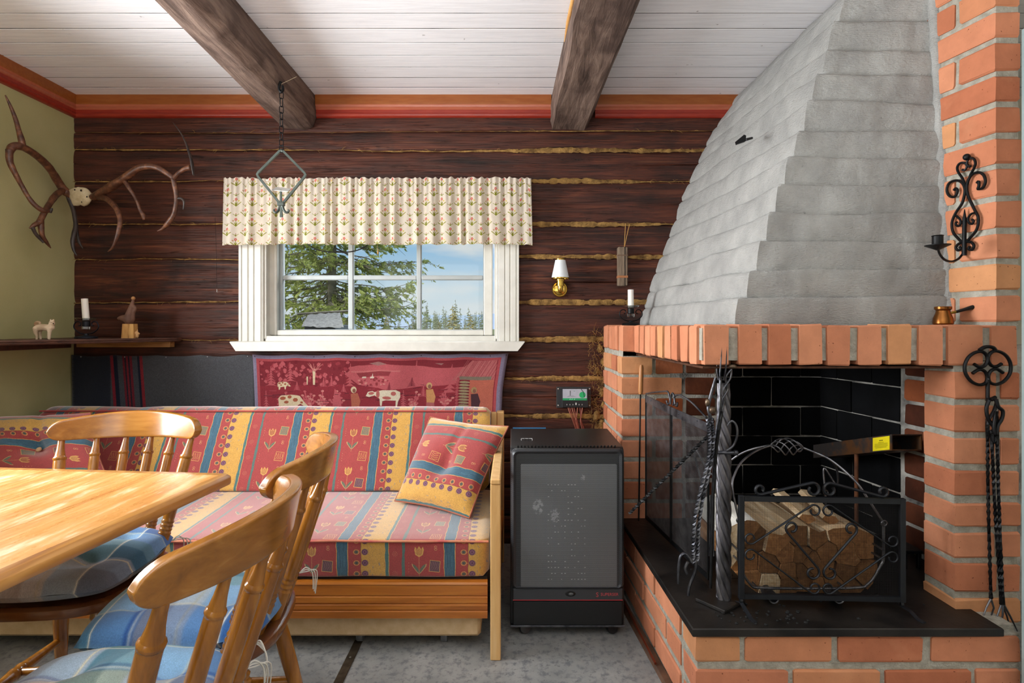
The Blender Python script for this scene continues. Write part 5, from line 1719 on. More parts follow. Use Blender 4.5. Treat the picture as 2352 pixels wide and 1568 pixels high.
# ------------------------------------------------------------------ sofa fabric
def fabric_tex():
    U, V = .38, .36
    p = Paint(760, 720, U, V, 'a63f3d', True)
    BL, YE, TE, OR = '3e6478', 'd3a04a', '51726c', 'd9a65a'
    rg = random.Random(3)
    def wob_band(x0, x1, col, edge=None, seed=0):
        n = 24
        r = random.Random(seed)
        L = [(x0 + r.uniform(-.0016, .0016), V * k / n) for k in range(n + 1)]; R = [(x1 + r.uniform(-.0016, .0016), V * k / n) for k in range(n + 1)]
        L[-1] = (L[0][0], V); R[-1] = (R[0][0], V)
        if edge:
            p.poly([(x - .0022, y) for x, y in L] + [(x + .0022, y) for x, y in R[::-1]], edge)
        p.poly(L + R[::-1], col)
    wob_band(0, .10 * U, BL, OR, 1)
    for q in range(46):
        x = rg.uniform(.004, .096 * U); y = rg.uniform(0, V); p.line([(x, y), (x + rg.uniform(-.001, .001), y + rg.uniform(.02, .05))], .0011, rg.choice(('2f5166', '5b8296', '2b4a60')), .8)
    wob_band(.225 * U, .445 * U, YE, '8a5a3a', 2)
    for q in range(620):
        x = rg.uniform(.235 * U, .44 * U); y = rg.uniform(0, V)
        a = rg.uniform(0, 6.28); l = rg.uniform(.0015, .0045)
        p.line([(x, y), (x + l * math.cos(a), y + l * math.sin(a))], .0009, rg.choice(('9b7a44', 'b98b3a', '8d7a58', 'e2b565')), .85)
    for q in range(16):
        x = rg.uniform(.28 * U, .43 * U); y = rg.uniform(0, V); p.ell(x, y, .0016, .006, '74799a', .5, 10, rg.uniform(-1, 1))
    wob_band(.450 * U, .478 * U, '47706f', OR, 3)
    wob_band(.605 * U, .632 * U, '566f68', None, 4)
    for k in range(9):
        y = V * (k + .5) / 9
        x = .215 * U
        p.ell(.180 * U, y, .0108, .0098, OR); p.ell(.180 * U, y, .0084, .0075, 'a63f3d'); p.ell(.180 * U, y, .0066, .0058, '5d6a58'); p.ell(.180 * U, y, .003, .003, '47423c')
        p.line([(.205 * U, y), (.228 * U, y)], .0014, OR)
        p.ell(.262 * U, y, .0132, .0125, 'b08a58', .9); p.ell(.258 * U, y, .0112, .0110, '6a3d58'); p.ell(.258 * U, y, .0062, .0066, '8a5a70'); p.ell(.258 * U, y, .003, .004, '59314c')
    for k in range(5):
        y = V * (k + .3) / 5; x = .54 * U
        for q in range(9): p.ell(x + .0085 * math.cos(q * .7), y + .0085 * math.sin(q * .7), .0011, .0011, 'c98a6a')
        p.ell(x, y, .004, .005, 'c07c58', .7); p.ell(x, y, .0025, .0035, 'a63f3d')
    for k in range(12):
        p.ell(.668 * U, V * (k % 4) * .03 + V * .08 + (V / 3) * (k // 4), .0013, .0013, 'd09a72')
    for k in range(2):
        y = V * k / 2 + .03; x = .765 * U
        p.line([(x, y - .02), (x, y + .062)], .0018, 'c9905c')
        for sg in (-1, 1):
            lf = [(x, y - .008), (x + sg * .010, y + .002), (x + sg * .024, y + .020), (x + sg * .026, y + .030), (x + sg * .014, y + .024), (x + sg * .003, y + .010)]
            p.poly([(a + sg * .001, b - .001) for a, b in lf], 'c9a06a'); p.poly([(x + (a - x) * .88, y + (b - y) * .9) for a, b in lf], '6b6f5b')
            p.line([(x + sg * .003, y + .002), (x + sg * .021, y + .024)], .0009, '4f5548')
        tul = [(x, y + .052), (x + .013, y + .060), (x + .017, y + .078), (x + .014, y + .090), (x + .007, y + .080), (x, y + .092), (x - .007, y + .080), (x - .014, y + .090), (x - .017, y + .078), (x - .013, y + .060)]
        p.poly(tul, OR); p.poly([(x + (a - x) * .78, y + .073 + (b - y - .073) * .78) for a, b in tul], 'b06a42' if k else 'c98c4e')
        for dx in (-.006, 0, .006): p.line([(x + dx, y + .058), (x + dx * 1.3, y + .082)], .0010, '8a5a3c')
    for k in range(3):
        y = V * (k + .42) / 3; x = .925 * U - .006
        sq = [(x - .019, y - .018), (x + .016, y - .021), (x + .019, y + .016), (x - .015, y + .020)]
        p.poly([(x + (a - x) * 1.1, y + (b - y) * 1.1) for a, b in sq], OR)
        p.poly(sq, ('6b4a52', 'a63f3d', '777762')[k])
        for q in range(4):
            xx_ = x - .012 + q * .008
            p.line([(xx_ - .004, y - .014), (xx_ + .004, y - .002), (xx_ - .002, y + .014)], .0016, ('8a5f62', OR, 'b06a50')[k])
        yy_ = y + V / 6
        p.ell(x + .004, yy_, .0055, .0045, 'cf9462'); p.ell(x + .0045, yy_, .0036, .0028, 'a63f3d'); p.ell(x + .004, yy_ + .009, .005, .0042, 'cf9462'); p.ell(x + .0045, yy_ + .009, .0033, .0026, 'a63f3d')
    p.a *= .90
    p.grain(.075, 3, 1, 3); p.grain(.05, 4, 3, 1)
    return p.image('sofa_print')
FAB = fabric_tex()
MAT_SOFA = image_mat('woven_sofa_fabric', FAB, .8, .3, 900, .9)
FU, FV = .38, .36
MAT_PINE = None
def make_pine(name, c1, c2, c3, axis='x', knots=True, rough=.35, coat=.3):
    t = NT(name)
    v = t.objshift(t.mapped(), 17)
    sc3 = {'x': (.8, 10, 10), 'y': (10, .8, 10), 'z': (10, 10, .8)}[axis]
    mp = t.n.new('ShaderNodeMapping'); mp.inputs['Scale'].default_value = sc3
    t.l.new(v, mp.inputs[0])
    g = t.noise(mp.outputs[0], 3.4, 7, .6, .5)
    col = t.ramp(g, [(.3, c1), (.55, c2), (.75, c3)])
    if knots:
        vo = t.n.new('ShaderNodeTexVoronoi'); vo.inputs['Scale'].default_value = 3.2
        mp2 = t.n.new('ShaderNodeMapping'); mp2.inputs['Scale'].default_value = {'x': (1, 2, 2), 'y': (2, 1, 2), 'z': (2, 2, 1)}[axis]
        t.l.new(v, mp2.inputs[0]); t.l.new(mp2.outputs[0], vo.inputs['Vector'])
        col = t.mix(t.ramp(vo.outputs['Distance'], [(.05, .9), (.11, 0.0)]), col, '5a2812')
    m = t.set(col, rough, 0, t.bump(g, .08, .003), .5)
    t.b.inputs['Coat Weight'].default_value = coat
    t.b.inputs['Coat Roughness'].default_value = .18
    return m
MAT_PINE_O = make_pine('orange_pine', '8f4f16', 'ae6722', 'bd7a30', 'x', True)
MAT_PINE_P = make_pine('pale_pine', 'c9995c', 'd8ac70', 'dfb982', 'z', False, .5, .1)

sofa = thing('sofa', 'long pine framed sofa with red, yellow and blue patterned cushions against the log wall', 'sofa', (-1.2, 2.4, 0))
SX0, SX1 = -2.27, -.083
def soft_extrude(prof, x0, x1, nx, puff, u0=0.0, round_end=.03):
    """profile [(y, z)] closed loop, extruded along x with rounded ends and woven-fabric UVs"""
    arc = [0]
    for a, b in zip(prof, prof[1:] + prof[:1]): arc.append(arc[-1] + math.hypot(b[0] - a[0], b[1] - a[1]))
    cy = sum(p_[0] for p_ in prof) / len(prof); cz = sum(p_[1] for p_ in prof) / len(prof)
    m = MB(); vs, uv = [], []
    n = len(prof)
    for i in range(nx + 1):
        x = x0 + (x1 - x0) * i / nx
        e = min(x - x0, x1 - x) / round_end
        k = 1 if e >= 1 else 1 - .42 * (1 - math.sqrt(max(0, 1 - (1 - e) ** 2)))
        for j in range(n + 1):
            y_, z_ = prof[j % n]
            dd_ = puff * noise.noise(Vector((x * 3.1, y_ * 3, z_ * 3))) + puff * .5 * noise.noise(Vector((x * 9, y_ * 9, z_ * 9)))
            L_ = math.hypot(y_ - cy, z_ - cz) or 1
            vs.append((x, cy + (y_ - cy) * (1 + (k - 1) * .30 / max(.3, 1)) + dd_ * (y_ - cy) / L_, cz + (z_ - cz) * (1 - (1 - k) * .30) + dd_ * (z_ - cz) / L_))
            uv.append(((x - u0) / FU, arc[j] / FV))
    N = n + 1
    m.add(vs, [(i * N + j, i * N + j + 1, (i + 1) * N + j + 1, (i + 1) * N + j) for i in range(nx) for j in range(n)], uv)
    for i in (0, nx):
        o = len(m.v); ring = [vs[i * N + j] for j in range(n)]
        m.add(ring, [tuple(range(n))], [(p_[1] / FU, p_[2] / FV) for p_ in ring])
    return m
def rounded(poly, r, n=5):
    out = []
    k = len(poly)
    for i in range(k):
        p0, p1, p2 = Vector(poly[i - 1]), Vector(poly[i]), Vector(poly[(i + 1) % k])
        a, b = (p0 - p1).normalized(), (p2 - p1).normalized()
        rr = min(r if not isinstance(r, (list, tuple)) else r[i], (p0 - p1).length * .45, (p2 - p1).length * .45)
        for j in range(n + 1):
            t_ = j / n
            q = p1 + a * rr * (1 - t_) ** 2 + b * rr * t_ ** 2
            out.append((q.x, q.y))
    return out
def densify(poly, step):
    out = []
    for a, b in zip(poly, poly[1:] + poly[:1]):
        L_ = math.hypot(b[0] - a[0], b[1] - a[1]); n = max(1, int(L_ / step))
        for k in range(n): out.append((a[0] + (b[0] - a[0]) * k / n, a[1] + (b[1] - a[1]) * k / n))
    return out
seat = densify(rounded([(1.975, .272), (1.965, .405), (2.56, .425), (2.62, .30), (2.62, .272)], [.012, .02, .05, .02, .02]), .05)
soft_extrude(seat, SX0, SX1, 110, .006, -.239, .03).build('seat_cushion', MAT_SOFA, sofa, 60)
MB().tube([(SX0 + (SX1 - SX0) * k / 60, 1.9645 + .002 * noise.noise(Vector((k * .3, 0, 0))), .4035 + .003 * noise.noise(Vector((k * .21, 5, 0)))) for k in range(61)], .0042, 8).build('piping', simple('piping_cord', 'b8554f', .8, c2='c98a62', nscale=14), sofa, 60)
back = densify(rounded([(2.475, .425), (2.655, .755), (2.72, .775), (2.79, .752), (2.66, .42)], [.02, .035, .03, .03, .02]), .05)
soft_extrude(back, SX0 + .01, -.104, 110, .006, -.272, .04).build('back_cushion', MAT_SOFA, sofa, 60)
# welt along the top edge of the back
MB().tube([(SX0 + .02 + (2.13) * k / 60, 2.654, .7585) for k in range(61)], .0035, 7).build('piping', simple('piping_red', 'a8423f', .8), sofa, 60)
# end frame
m = MB(); m.box(-.0752, -.0395, 1.935, 1.985, 0, .612, .003); m.build('front_post', MAT_PINE_P, sofa, 30)
m = MB(); m.box(-.0752, -.0395, 2.74, 2.80, 0, .74, .003); m.build('rear_post', MAT_PINE_P, sofa, 30)
m = MB(); m.box(-.0752, -.0395, 1.93, 2.80, .612, .632, .004); m.build('armrest', MAT_PINE_P, sofa, 30)
m = MB(); m.box(-.103, -.0752, 2.715, 2.745, .43, .742, .003); m.build('back_upright', MAT_PINE_P, sofa, 30)
m = MB(); m.box(-.072, -.042, 1.985, 2.74, .20, .26, .003); m.build('side_rail', MAT_PINE_O, sofa, 30)
# front panel with two grooves
zt, zl = .2615, .1315
pr = [(1.985, zt), (1.966, zt - .003), (1.963, zt - .010), (1.966, zt - .014)]
for zg in (zt - .052, zt - .080, zt - .103):
    pr += [(1.966, zg + .004), (1.970, zg + .001), (1.970, zg - .001), (1.966, zg - .004)]
pr += [(1.966, zl), (1.985, zl)]
m = MB(); m.extrude([(SX0 + .02, y_, z_) for y_, z_ in pr], (-.0865 - SX0 - .02, 0, 0)); m.build('front_panel', MAT_PINE_O, sofa)
m = MB(); m.box(SX0 + .02, -.09, 1.985, 2.74, .262, .271); m.build('slat_base', MAT_DARK, sofa)
for x in (SX0 + .02, -.30):
    for y_ in (2.70,): MB().box(x, x + .04, y_, y_ + .04, 0, .262).build('leg', MAT_PINE_P, sofa)
# folded mattress stored underneath
tr = thing('trundle_mattress', 'beige upholstered mattress slab stored under the sofa', 'mattress', (-1.1, 2.3, .05))
m = MB(); m.box(SX0 + .04, -.112, 2.0, 2.66, .045, .126, .012); m.build('mattress', simple('beige_felt', 'c4a67c', .95, c2='d2b68e', nscale=30, bump=.3, bscale=300), tr, 40)
ws = MB(); ws.grid(lambda u, v: (-.9 + u * .72, 2.01 + .28 * v, .1265 + .0042 * max(0, noise.noise(Vector((u * 6, v, 3)))) + .001), 30, 4); ws.build('sheet_edge', simple('white_sheet', 'e4e0d6', .9), tr, 180)
for x in (-.56, -2.1, -.25):
    m = MB(); m.lathe([(.020, -.012), (.023, -.008), (.023, .008), (.020, .012)], (x, 2.06, .0232), 16, Matrix.Rotation(PI / 2, 3, 'Y')); m.build('castor', simple('castor_grey', '5d5f63', .5), tr, 50)

# ------------------------------------------------------------------ throw pillows
def pillow(name, label, BL_, BR_, TL_, TR_, thick, uvf, button=None, tuft=None, n=26):
    c = (BL_ + BR_ + TL_ + TR_) / 4
    nrm = (BR_ - BL_).cross(TL_ - BL_).normalized()
    if nrm.y > 0: nrm = -nrm
    t = thing(name, label, 'pillow', c, 0, 'patterned throw pillows on the sofa')
    m = MB()
    for side in (1, -1):
        def fn(u, v, side=side):
            p_ = BL_.lerp(BR_, u).lerp(TL_.lerp(TR_, u), v)
            a, b = 4 * u * (1 - u), 4 * v * (1 - v)
            h = thick * (a * b) ** .42
            # edges pulled in between the corners
            p_ = p_ + (c - p_) * .055 * ((1 - a) * b + (1 - b) * a)
            if tuft and side > 0:
                for tu, tv, dep, wd in tuft:
                    r2 = ((u - tu) ** 2 + (v - tv) ** 2) / wd ** 2
                    h -= dep * math.exp(-r2)
                    # pull line running up from the tuft
                    h -= dep * .38 * math.exp(-((u - tu - (v - tv) * .16) / .035) ** 2) * (1 if v > tv else .25) * math.exp(-((v - tv - .18) / .34) ** 2)
            h += .003 * noise.noise(Vector((u * 6, v * 6, 3 + side)))
            return p_ + nrm * side * max(h, 0)
        m.grid(fn, n, n, uvf)
    m.build('cover', MAT_SOFA, t, 180)
    e = []
    loop = [(k / 16, 0) for k in range(16)] + [(1, k / 16) for k in range(16)] + [(1 - k / 16, 1) for k in range(16)] + [(0, 1 - k / 16) for k in range(16)]
    for u, v in loop:
        p_ = BL_.lerp(BR_, u).lerp(TL_.lerp(TR_, u), v); a, b = 4 * u * (1 - u), 4 * v * (1 - v)
        e.append(p_ + (c - p_) * .055 * ((1 - a) * b + (1 - b) * a))
    MB().tube(e, .0035, 6, closed=True).build('seam', simple('seam_cord', '9c5a44', .85), t, 60)
    if button:
        u, v = button
        p_ = BL_.lerp(BR_, u).lerp(TL_.lerp(TR_, u), v) + nrm * (thick - tuft[0][2] + .004)
        m = MB(); m.lathe([(.001, .006), (.008, .005), (.011, .001), (.010, -.003)], p_, 16, nrm.to_track_quat('Z', 'Y').to_matrix()); m.build('button', simple('covered_button', 'b2906a', .8), t, 60)
    return t
pillow('throw_pillow', 'square patterned pillow tilted on the right end of the sofa seat',
       W(907, 1150, 2.335), W(1078, 1190, 2.15), W(988, 957, 2.60), W(1168, 979, 2.40), .062,
       lambda u, v: (.33 + (1 - v) * 1.14, .1 + u * 1.02), None, [(.50, .42, .040, .13)])
a = W(-95, 1130, 2.25); b = W(252, 1110, 2.30); c_ = W(-110, 962, 2.45); d_ = W(208, 948, 2.46)
pillow('throw_pillow', 'large patterned pillow with a button tuft at the left end of the sofa',
       a, b, c_, d_, .075, lambda u, v: (.60 - (1 - v) * 1.15, u * 1.5), (.60, .46), [(.60, .46, .050, .12)])

# ------------------------------------------------------------------ blanket and tapestry pinned behind the sofa
def blanket_tex():
    p = Paint(900, 400, 420, 190, '434448')
    p.rect(0, 0, 88, 190, '20242f'); p.rect(88, 0, 90, 190, '2c2f38')
    for x0, x1, c in ((90, 97, '7a1d2a'), (97, 106, '151a2b'), (106, 118, '41434a'), (118, 123, '6c1c29'), (123, 126, '1d1c2a'), (126, 131, '73202b'), (131, 134, '1d1c2a'), (134, 140, '6c1c29'), (140, 152, '41434a'), (152, 157, '161b2c'), (157, 164, '7d2029')):
        p.poly([(x0 + 12, 0), (x1 + 12, 0), (x1 - 2, 190), (x0 - 2, 190)], c)
    p.grain(.10, 5, 1, 1); p.grain(.06, 6, 2, 2)
    return p.image('blanket_weave')
bl = MB()
def bfn(u, v):
    px = 165 + (587 - 165) * u + (2 * math.sin(v * 3) if u < .02 else 0)
    sag = 3.2 * abs(math.sin(u * PI * 4.3)) + 2 * noise.noise(Vector((u * 7, 0, 2)))
    py = 815 + sag + (1010 - 815 - sag) * v
    y_ = 2.946 + .006 * math.sin(u * 23 + v * 2) * v + .005 * noise.noise(Vector((u * 9, v * 3, 0)))
    return W(px, py, y_)
bl.grid(bfn, 60, 14, lambda u, v: (u, 1 - v))
tag(bl.build('wool_blanket', image_mat('grey_wool', blanket_tex(), .95, .6, 600, .3), None, 180, fixn=False), 'dark grey wool blanket with red stripes pinned to the wall left of the tapestry', 'blanket')
o_bl = bpy.data.objects['wool_blanket']
sd = o_bl.modifiers.new('thick', 'SOLIDIFY'); sd.thickness = .004
stc = MB()
for k in range(20):
    c = bfn(.004, k / 20); stc.tube([c + Vector((-.004, -.003, 0)), c + Vector((.012, -.004, .001))], .0012, 4)
stc.build('blanket_stitch', simple('black_yarn', '0c0d12', .9), o_bl)
for u in (.053, .29, .515, .74, .96):
    m = MB(); m.ball(bfn(u, .012) + Vector((0, -.003, 0)), .0042, 8); m.build('tack', simple('tack_steel', '9a9a9c', .35, .8), o_bl, 180)

def tapestry_tex():
    # drawn in the photograph's own zoom units (x 75..2310, y 75..740 down)
    Wd, Hd = 2240, 680
    p = Paint(1680, 510, Wd, Hd, '8a2631')
    def P(pts): return [(x - 75, Hd - (y - 75)) for x, y in pts]
    def poly(pts, c, a=1): p.poly(P(pts), c, a)
    def el(x, y, rx, ry, c, a=1, rot=0): p.ell(x - 75, Hd - (y - 75), rx, ry, c, a, 20, rot)
    PK, LP, CR, DK = 'b8555b', 'c77a74', 'd8c3a0', '4a1520'
    rg = random.Random(8)
    poly([(130, 130), (2230, 120), (2230, 330), (130, 340)], '7d222c')
    poly([(880, 190), (1000, 165), (1250, 160), (1400, 165), (1700, 190), (1980, 190), (1900, 330), (1250, 380), (1010, 330), (880, 240)], PK)
    poly([(1100, 150), (1180, 140), (1260, 160), (1180, 175)], '9a6a66')
    poly([(1680, 150), (1760, 150), (1740, 165)], '9a6a66')
    poly([(990, 230), (1300, 215), (1280, 260), (1020, 270)], '8c3238')
    poly([(880, 215), (1380, 210), (1380, 222), (880, 226)], LP, .6)
    for k in range(120):
        x = rg.uniform(130, 920); y = rg.uniform(140, 330); r = rg.uniform(8, 26)
        poly([(x + r * math.cos(a_) * rg.uniform(.5, 1.1), y + r * math.sin(a_) * rg.uniform(.5, 1.1)) for a_ in [q * .7 for q in range(9)]], rg.choice((PK, '98333d', '741a26', PK)))
    for k in range(50):
        x = rg.uniform(990, 1300); y = rg.uniform(265, 340); el(x, y, 12, 8, rg.choice((PK, LP, '8c2f36')))
    def fir(x, y0, y1, w, c, seed=0):
        r = random.Random(seed); n = 7
        poly([(x - 4, y0), (x + 4, y0), (x + 3, y1), (x - 3, y1)], c)
        for k in range(n):
            yt = y1 + (y0 - y1) * k / n; yb = y1 + (y0 - y1) * (k + 1.25) / n; ww = w * (k + 1) / n
            poly([(x, yt), (x + ww * .55, yb - 6), (x + ww, yb + 4), (x + ww * .3, yb - 4), (x - ww * .3, yb - 4), (x - ww, yb + 4), (x - ww * .55, yb - 6)], c)
    for x, y0, y1, w in ((400, 300, 140, 60), (935, 340, 150, 60), (700, 345, 270, 34), (770, 345, 260, 34), (460, 380, 310, 36), (1835, 400, 160, 100), (1490, 345, 260, 60), (1300, 380, 300, 40), (1560, 350, 280, 40), (1420, 520, 380, 55), (1600, 440, 340, 45), (230, 330, 170, 60), (880, 395, 330, 30), (1520, 280, 130, 40), (1760, 300, 190, 60), (180, 540, 380, 45)):
        fir(x, y0, y1, w, PK if w not in (60.5,) else LP)
    for x, y0, y1, w in ((1490, 350, 275, 45), (1290, 385, 315, 30), (1380, 520, 400, 40)): fir(x, y0, y1, w, '7a2430')
    # birch trunks
    poly([(600, 200), (625, 190), (622, 330), (604, 330)], CR); poly([(545, 260), (560, 260), (556, 330), (548, 330)], CR)
    for k in range(14): x = rg.uniform(550, 690); y = rg.uniform(140, 200); p.line(P([(612, 215), (x, y)]), 4, LP)
    # shrubs
    for x, y in ((560, 530), (820, 530), (1510, 535), (330, 535), (690, 530), (1800, 520)):
        for k in range(7):
            a_ = -PI / 2 + (k - 3) * .34; L_ = rg.uniform(60, 150)
            p.line(P([(x, y), (x + L_ * .6 * math.cos(a_), y + L_ * math.sin(a_))]), 12, PK)
            for j in range(3): el(x + L_ * .6 * math.cos(a_) * (j + 1) / 3, y + L_ * math.sin(a_) * (j + 1) / 3, 14, 9, rg.choice((PK, LP)))
    poly([(780, 520), (800, 370), (850, 430), (860, 520)], PK)
    for k in range(46):
        x = rg.uniform(140, 1850); y = rg.uniform(340, 520); p.line(P([(x, y), (x + rg.uniform(30, 120), y + rg.uniform(-4, 4))]), rg.uniform(2, 5), rg.choice((DK, 'a0434a', '5a1c26')))
    # church
    poly([(1115, 280), (1150, 280), (1150, 268), (1140, 264), (1136, 235), (1130, 264), (1115, 268)], 'd9c7b4'); poly([(1040, 275), (1080, 275), (1078, 262), (1046, 262)], 'd9c7b4')
    # cows
    def cow(x, y, s, fl):
        def q(pts): return [(x + fl * a_ * s, y + b_ * s) for a_, b_ in pts]
        poly(q([(0, 0), (20, -22), (110, -26), (190, -14), (235, 40), (262, 66), (235, 74), (196, 52), (170, 66), (160, 120), (140, 120), (132, 70), (60, 72), (46, 120), (22, 120), (20, 60), (4, 70)]), CR)
        for a_, b_, r1, r2 in ((40, 0, 26, 14), (100, -8, 18, 14), (150, 20, 22, 16), (70, 34, 20, 12), (205, 40, 12, 9)): el(x + fl * a_ * s, y + b_ * s, r1 * s, r2 * s, 'a2553c')
    cow(290, 445, 1.02, 1); cow(285, 315, .46, 1)
    def q2(pts): return pts
    poly([(1080, 430), (1100, 395), (1140, 390), (1160, 402), (1230, 385), (1350, 378), (1390, 395), (1392, 440), (1372, 480), (1365, 520), (1350, 520), (1352, 470), (1260, 470), (1230, 480), (1225, 520), (1210, 520), (1205, 460), (1160, 430), (1110, 440)], 'dccdb4')
    for a_, b_, r1, r2 in ((1130, 410, 26, 12), (1190, 420, 16, 34), (1330, 410, 24, 18), (1270, 450, 40, 14)): el(a_, b_, r1, r2, 'b4605a')
    # girl with headscarf, boy, woman in the doorway
    def person(x, y, c1, c2, head):
        el(x, y - 95, 26, 28, head); el(x + 4, y - 88, 15, 18, '8a5a48')
        poly([(x - 26, y - 60), (x + 36, y - 68), (x + 62, y), (x + 48, y + 60), (x - 18, y + 60), (x - 22, y)], c1)
        poly([(x - 20, y + 50), (x + 50, y + 50), (x + 56, y + 110), (x - 24, y + 110)], c2)
    person(970, 470, 'b0604a', '8c8a8a', CR)
    person(1650, 440, 'c48a58', 'a85a58', 'c49a6a')
    poly([(1840, 300), (2010, 130), (2230, 125), (2230, 300)], 'b25c5e')
    for k in range(26): x = 1880 + k * 13; p.line(P([(x, 300), (x + 90, 130)]), 3, rg.choice(('8c3038', 'c98078')), .7)
    poly([(1910, 272), (2200, 266), (2198, 296), (1912, 300)], '7f7060')
    poly([(2010, 300), (2230, 296), (2230, 640), (2010, 640)], 'bb6450')
    for k in range(9): el(1965, 320 + 25 * k, 48, 10, '9a8a68'); p.line(P([(1915, 332 + 25 * k), (2015, 332 + 25 * k)]), 4, DK)
    for k in range(10): el(1903, 290 + 26 * k, 15, 12, 'a84a50')
    person(2056, 480, '4a2a30', 'd0b08a', 'a8885a')
    poly([(2010, 540), (2100, 540), (2100, 600), (2010, 600)], '7a2430')
    # border
    for (a_, b_, c_, d_, col) in ((75, 75, 2310, 105, '857a92'), (75, 75, 105, 755, '857a92'), (2262, 75, 2315, 755, '857a92'), (105, 105, 2262, 125, 'b04a50'), (105, 105, 128, 755, 'b04a50'), (2238, 105, 2262, 755, 'b04a50')):
        poly([(a_, b_), (c_, b_), (c_, d_), (a_, d_)], col)
    p.a *= .84
    p.grain(.09, 9, 1, 1); p.grain(.05, 10, 2, 1)
    return p.image('tapestry_weave')
tp = MB()
def tfn(u, v):
    xl = 580 + 5 * v ** .5 + 3 * v; xr = 1168 - 10 * min(1, v * 2.2) ** .8 - 8 * v
    px = xl + (xr - xl) * u
    sag = 2.4 * abs(math.sin(u * PI * 6)) - 3 * u
    py = 814 + sag + (995 - 814) * v
    y_ = 2.938 + .004 * math.sin(u * 31) * (1 - v) + .006 * noise.noise(Vector((u * 8, v * 3, 9))) - .012 * max(0, u - .9) * 10 * v
    return W(px, py, y_)
tp.grid(tfn, 70, 16, lambda u, v: (u, 1 - v))
o_tp = tp.build('wall_tapestry', image_mat('tapestry_cloth', tapestry_tex(), .95, .6, 700, .3), None, 180, fixn=False)
tag(o_tp, 'red woven tapestry of cows and a cabin in a forest, hung under the window', 'tapestry')
sd = o_tp.modifiers.new('thick', 'SOLIDIFY'); sd.thickness = .003
for u in (.008, .24, .28, .40, .55, .66, .93, .992):
    m = MB(); m.ball(tfn(u, .02) + Vector((0, -.002, 0)), .0032, 8); m.build('tack', simple('tack_dark', '3a3636', .4, .6), o_tp, 180)

# ------------------------------------------------------------------ gas heater
MAT_HBODY = simple('black_heater_steel', '17181a', .38, .3, c2='1f2022', nscale=30, bump=.06, bscale=200)
def make_perf(name, base, hole, rough, pitch, patches=False):
    t = NT(name)
    sep = t.n.new('ShaderNodeSeparateXYZ'); t.l.new(t.tc('Object'), sep.inputs[0])
    def cell(off):
        x = t.math('FRACT', t.math('ADD', t.math('DIVIDE', sep.outputs['X'], pitch), off))
        z = t.math('FRACT', t.math('ADD', t.math('DIVIDE', sep.outputs['Z'], pitch * 1.732), off))
        dx = t.math('SUBTRACT', x, .5); dz = t.math('MULTIPLY', t.math('SUBTRACT', z, .5), 1.732)
        return t.math('ADD', t.math('MULTIPLY', dx, dx), t.math('MULTIPLY', dz, dz))
    d = t.math('MINIMUM', cell(0.0), cell(.5))
    mask = t.math('LESS_THAN', d, .115)
    v = t.mapped()
    b = t.ramp(t.noise(t.mapped((1, 1, .12)), 40, 4), [(.35, base), (.7, hole if False else base)])
    col = t.mix(mask, b, hole)
    if patches:
        pn = t.noise(v, 75, 4, .7)
        near = 0.0
        for (cx_, cz_, rx_) in patches:
            dx_ = t.math('DIVIDE', t.math('SUBTRACT', sep.outputs['X'], cx_), rx_)
            dz_ = t.math('DIVIDE', t.math('SUBTRACT', sep.outputs['Z'], cz_), rx_ * 1.4)
            near = t.math('MAXIMUM', near, t.math('SUBTRACT', 1.0, t.math('ADD', t.math('MULTIPLY', dx_, dx_), t.math('MULTIPLY', dz_, dz_))))
        sel = t.math('MULTIPLY', t.ramp(t.math('MULTIPLY', t.math('MAXIMUM', near, 0.0), t.ramp(pn, [(.40, 0.0), (.62, 1.0)])), [(.20, 0.0), (.42, 1.0)]), t.math('SUBTRACT', 1.0, mask))
        col = t.mix(t.math('MULTIPLY', sel, .75), col, 'b9bcc0')
    return t.set(col, rough, .45, None, .5)
MAT_PERF = make_perf('perforated_guard', '4b4d51', '0b0b0c', .42, .0042)
MAT_PANEL = make_perf('perforated_panel', '7b7e81', '3a3b3d', .5, .0034, [(-.111, .4925, .026), (-.048, .46, .024), (.055, .60, .012)])
ht = thing('gas_heater', 'tall black portable gas heater with a perforated front on castors', 'heater', (.207, 2.27, 0))
hx0, hx1, hy0, hy1 = -.0062, .4200, 2.078, 2.460
hz0, hz1 = .045, .712
m = MB()
prof = rounded([(hy0 + .012, hz0), (hy0 + .012, hz1 - .006), (hy1, hz1), (hy1, hz0)], [.004, .030, .012, .004], 6)
# rounded vertical edges come from the bevel
m.extrude([(hx0, y_, z_) for y_, z_ in prof], (hx1 - hx0, 0, 0))
body = m.build('body', MAT_HBODY, ht)
bv = body.modifiers.new('soft', 'BEVEL'); bv.width = .010; bv.segments = 4; bv.limit_method = 'ANGLE'; bv.angle_limit = math.radians(50)
def hz(py): return H - (py - HY) * hy0 / F
def hx(px): return (px - CX) * hy0 / F
# front guard: rounded frame and recessed panel
def ring_rect(x0, x1, z0, z1, r, y_, n=6):
    pts = []
    for cx_, cz_, a0 in ((x1 - r, z1 - r, 0), (x0 + r, z1 - r, 90), (x0 + r, z0 + r, 180), (x1 - r, z0 + r, 270)):
        for k in range(n + 1):
            a = math.radians(a0 + 90 * k / n); pts.append((cx_ + r * math.cos(a), y_, cz_ + r * math.sin(a)))
    return pts
gz0, gz1 = hz(1350), hz(1030)
R0 = ring_rect(hx0 + .002, hx1 - .002, gz0, gz1, .022, hy0 + .012)
R1 = ring_rect(hx0 + .004, hx1 - .004, gz0 + .001, gz1 - .001, .022, hy0 - .006)
R2 = ring_rect(hx0 + .012, hx1 - .012, gz0 + .006, gz1 - .008, .018, hy0 - .013)
R3 = ring_rect(hx0 + .022, hx1 - .022, gz0 + .010, gz1 - .018, .010, hy0 - .006)
N_ = len(R0)
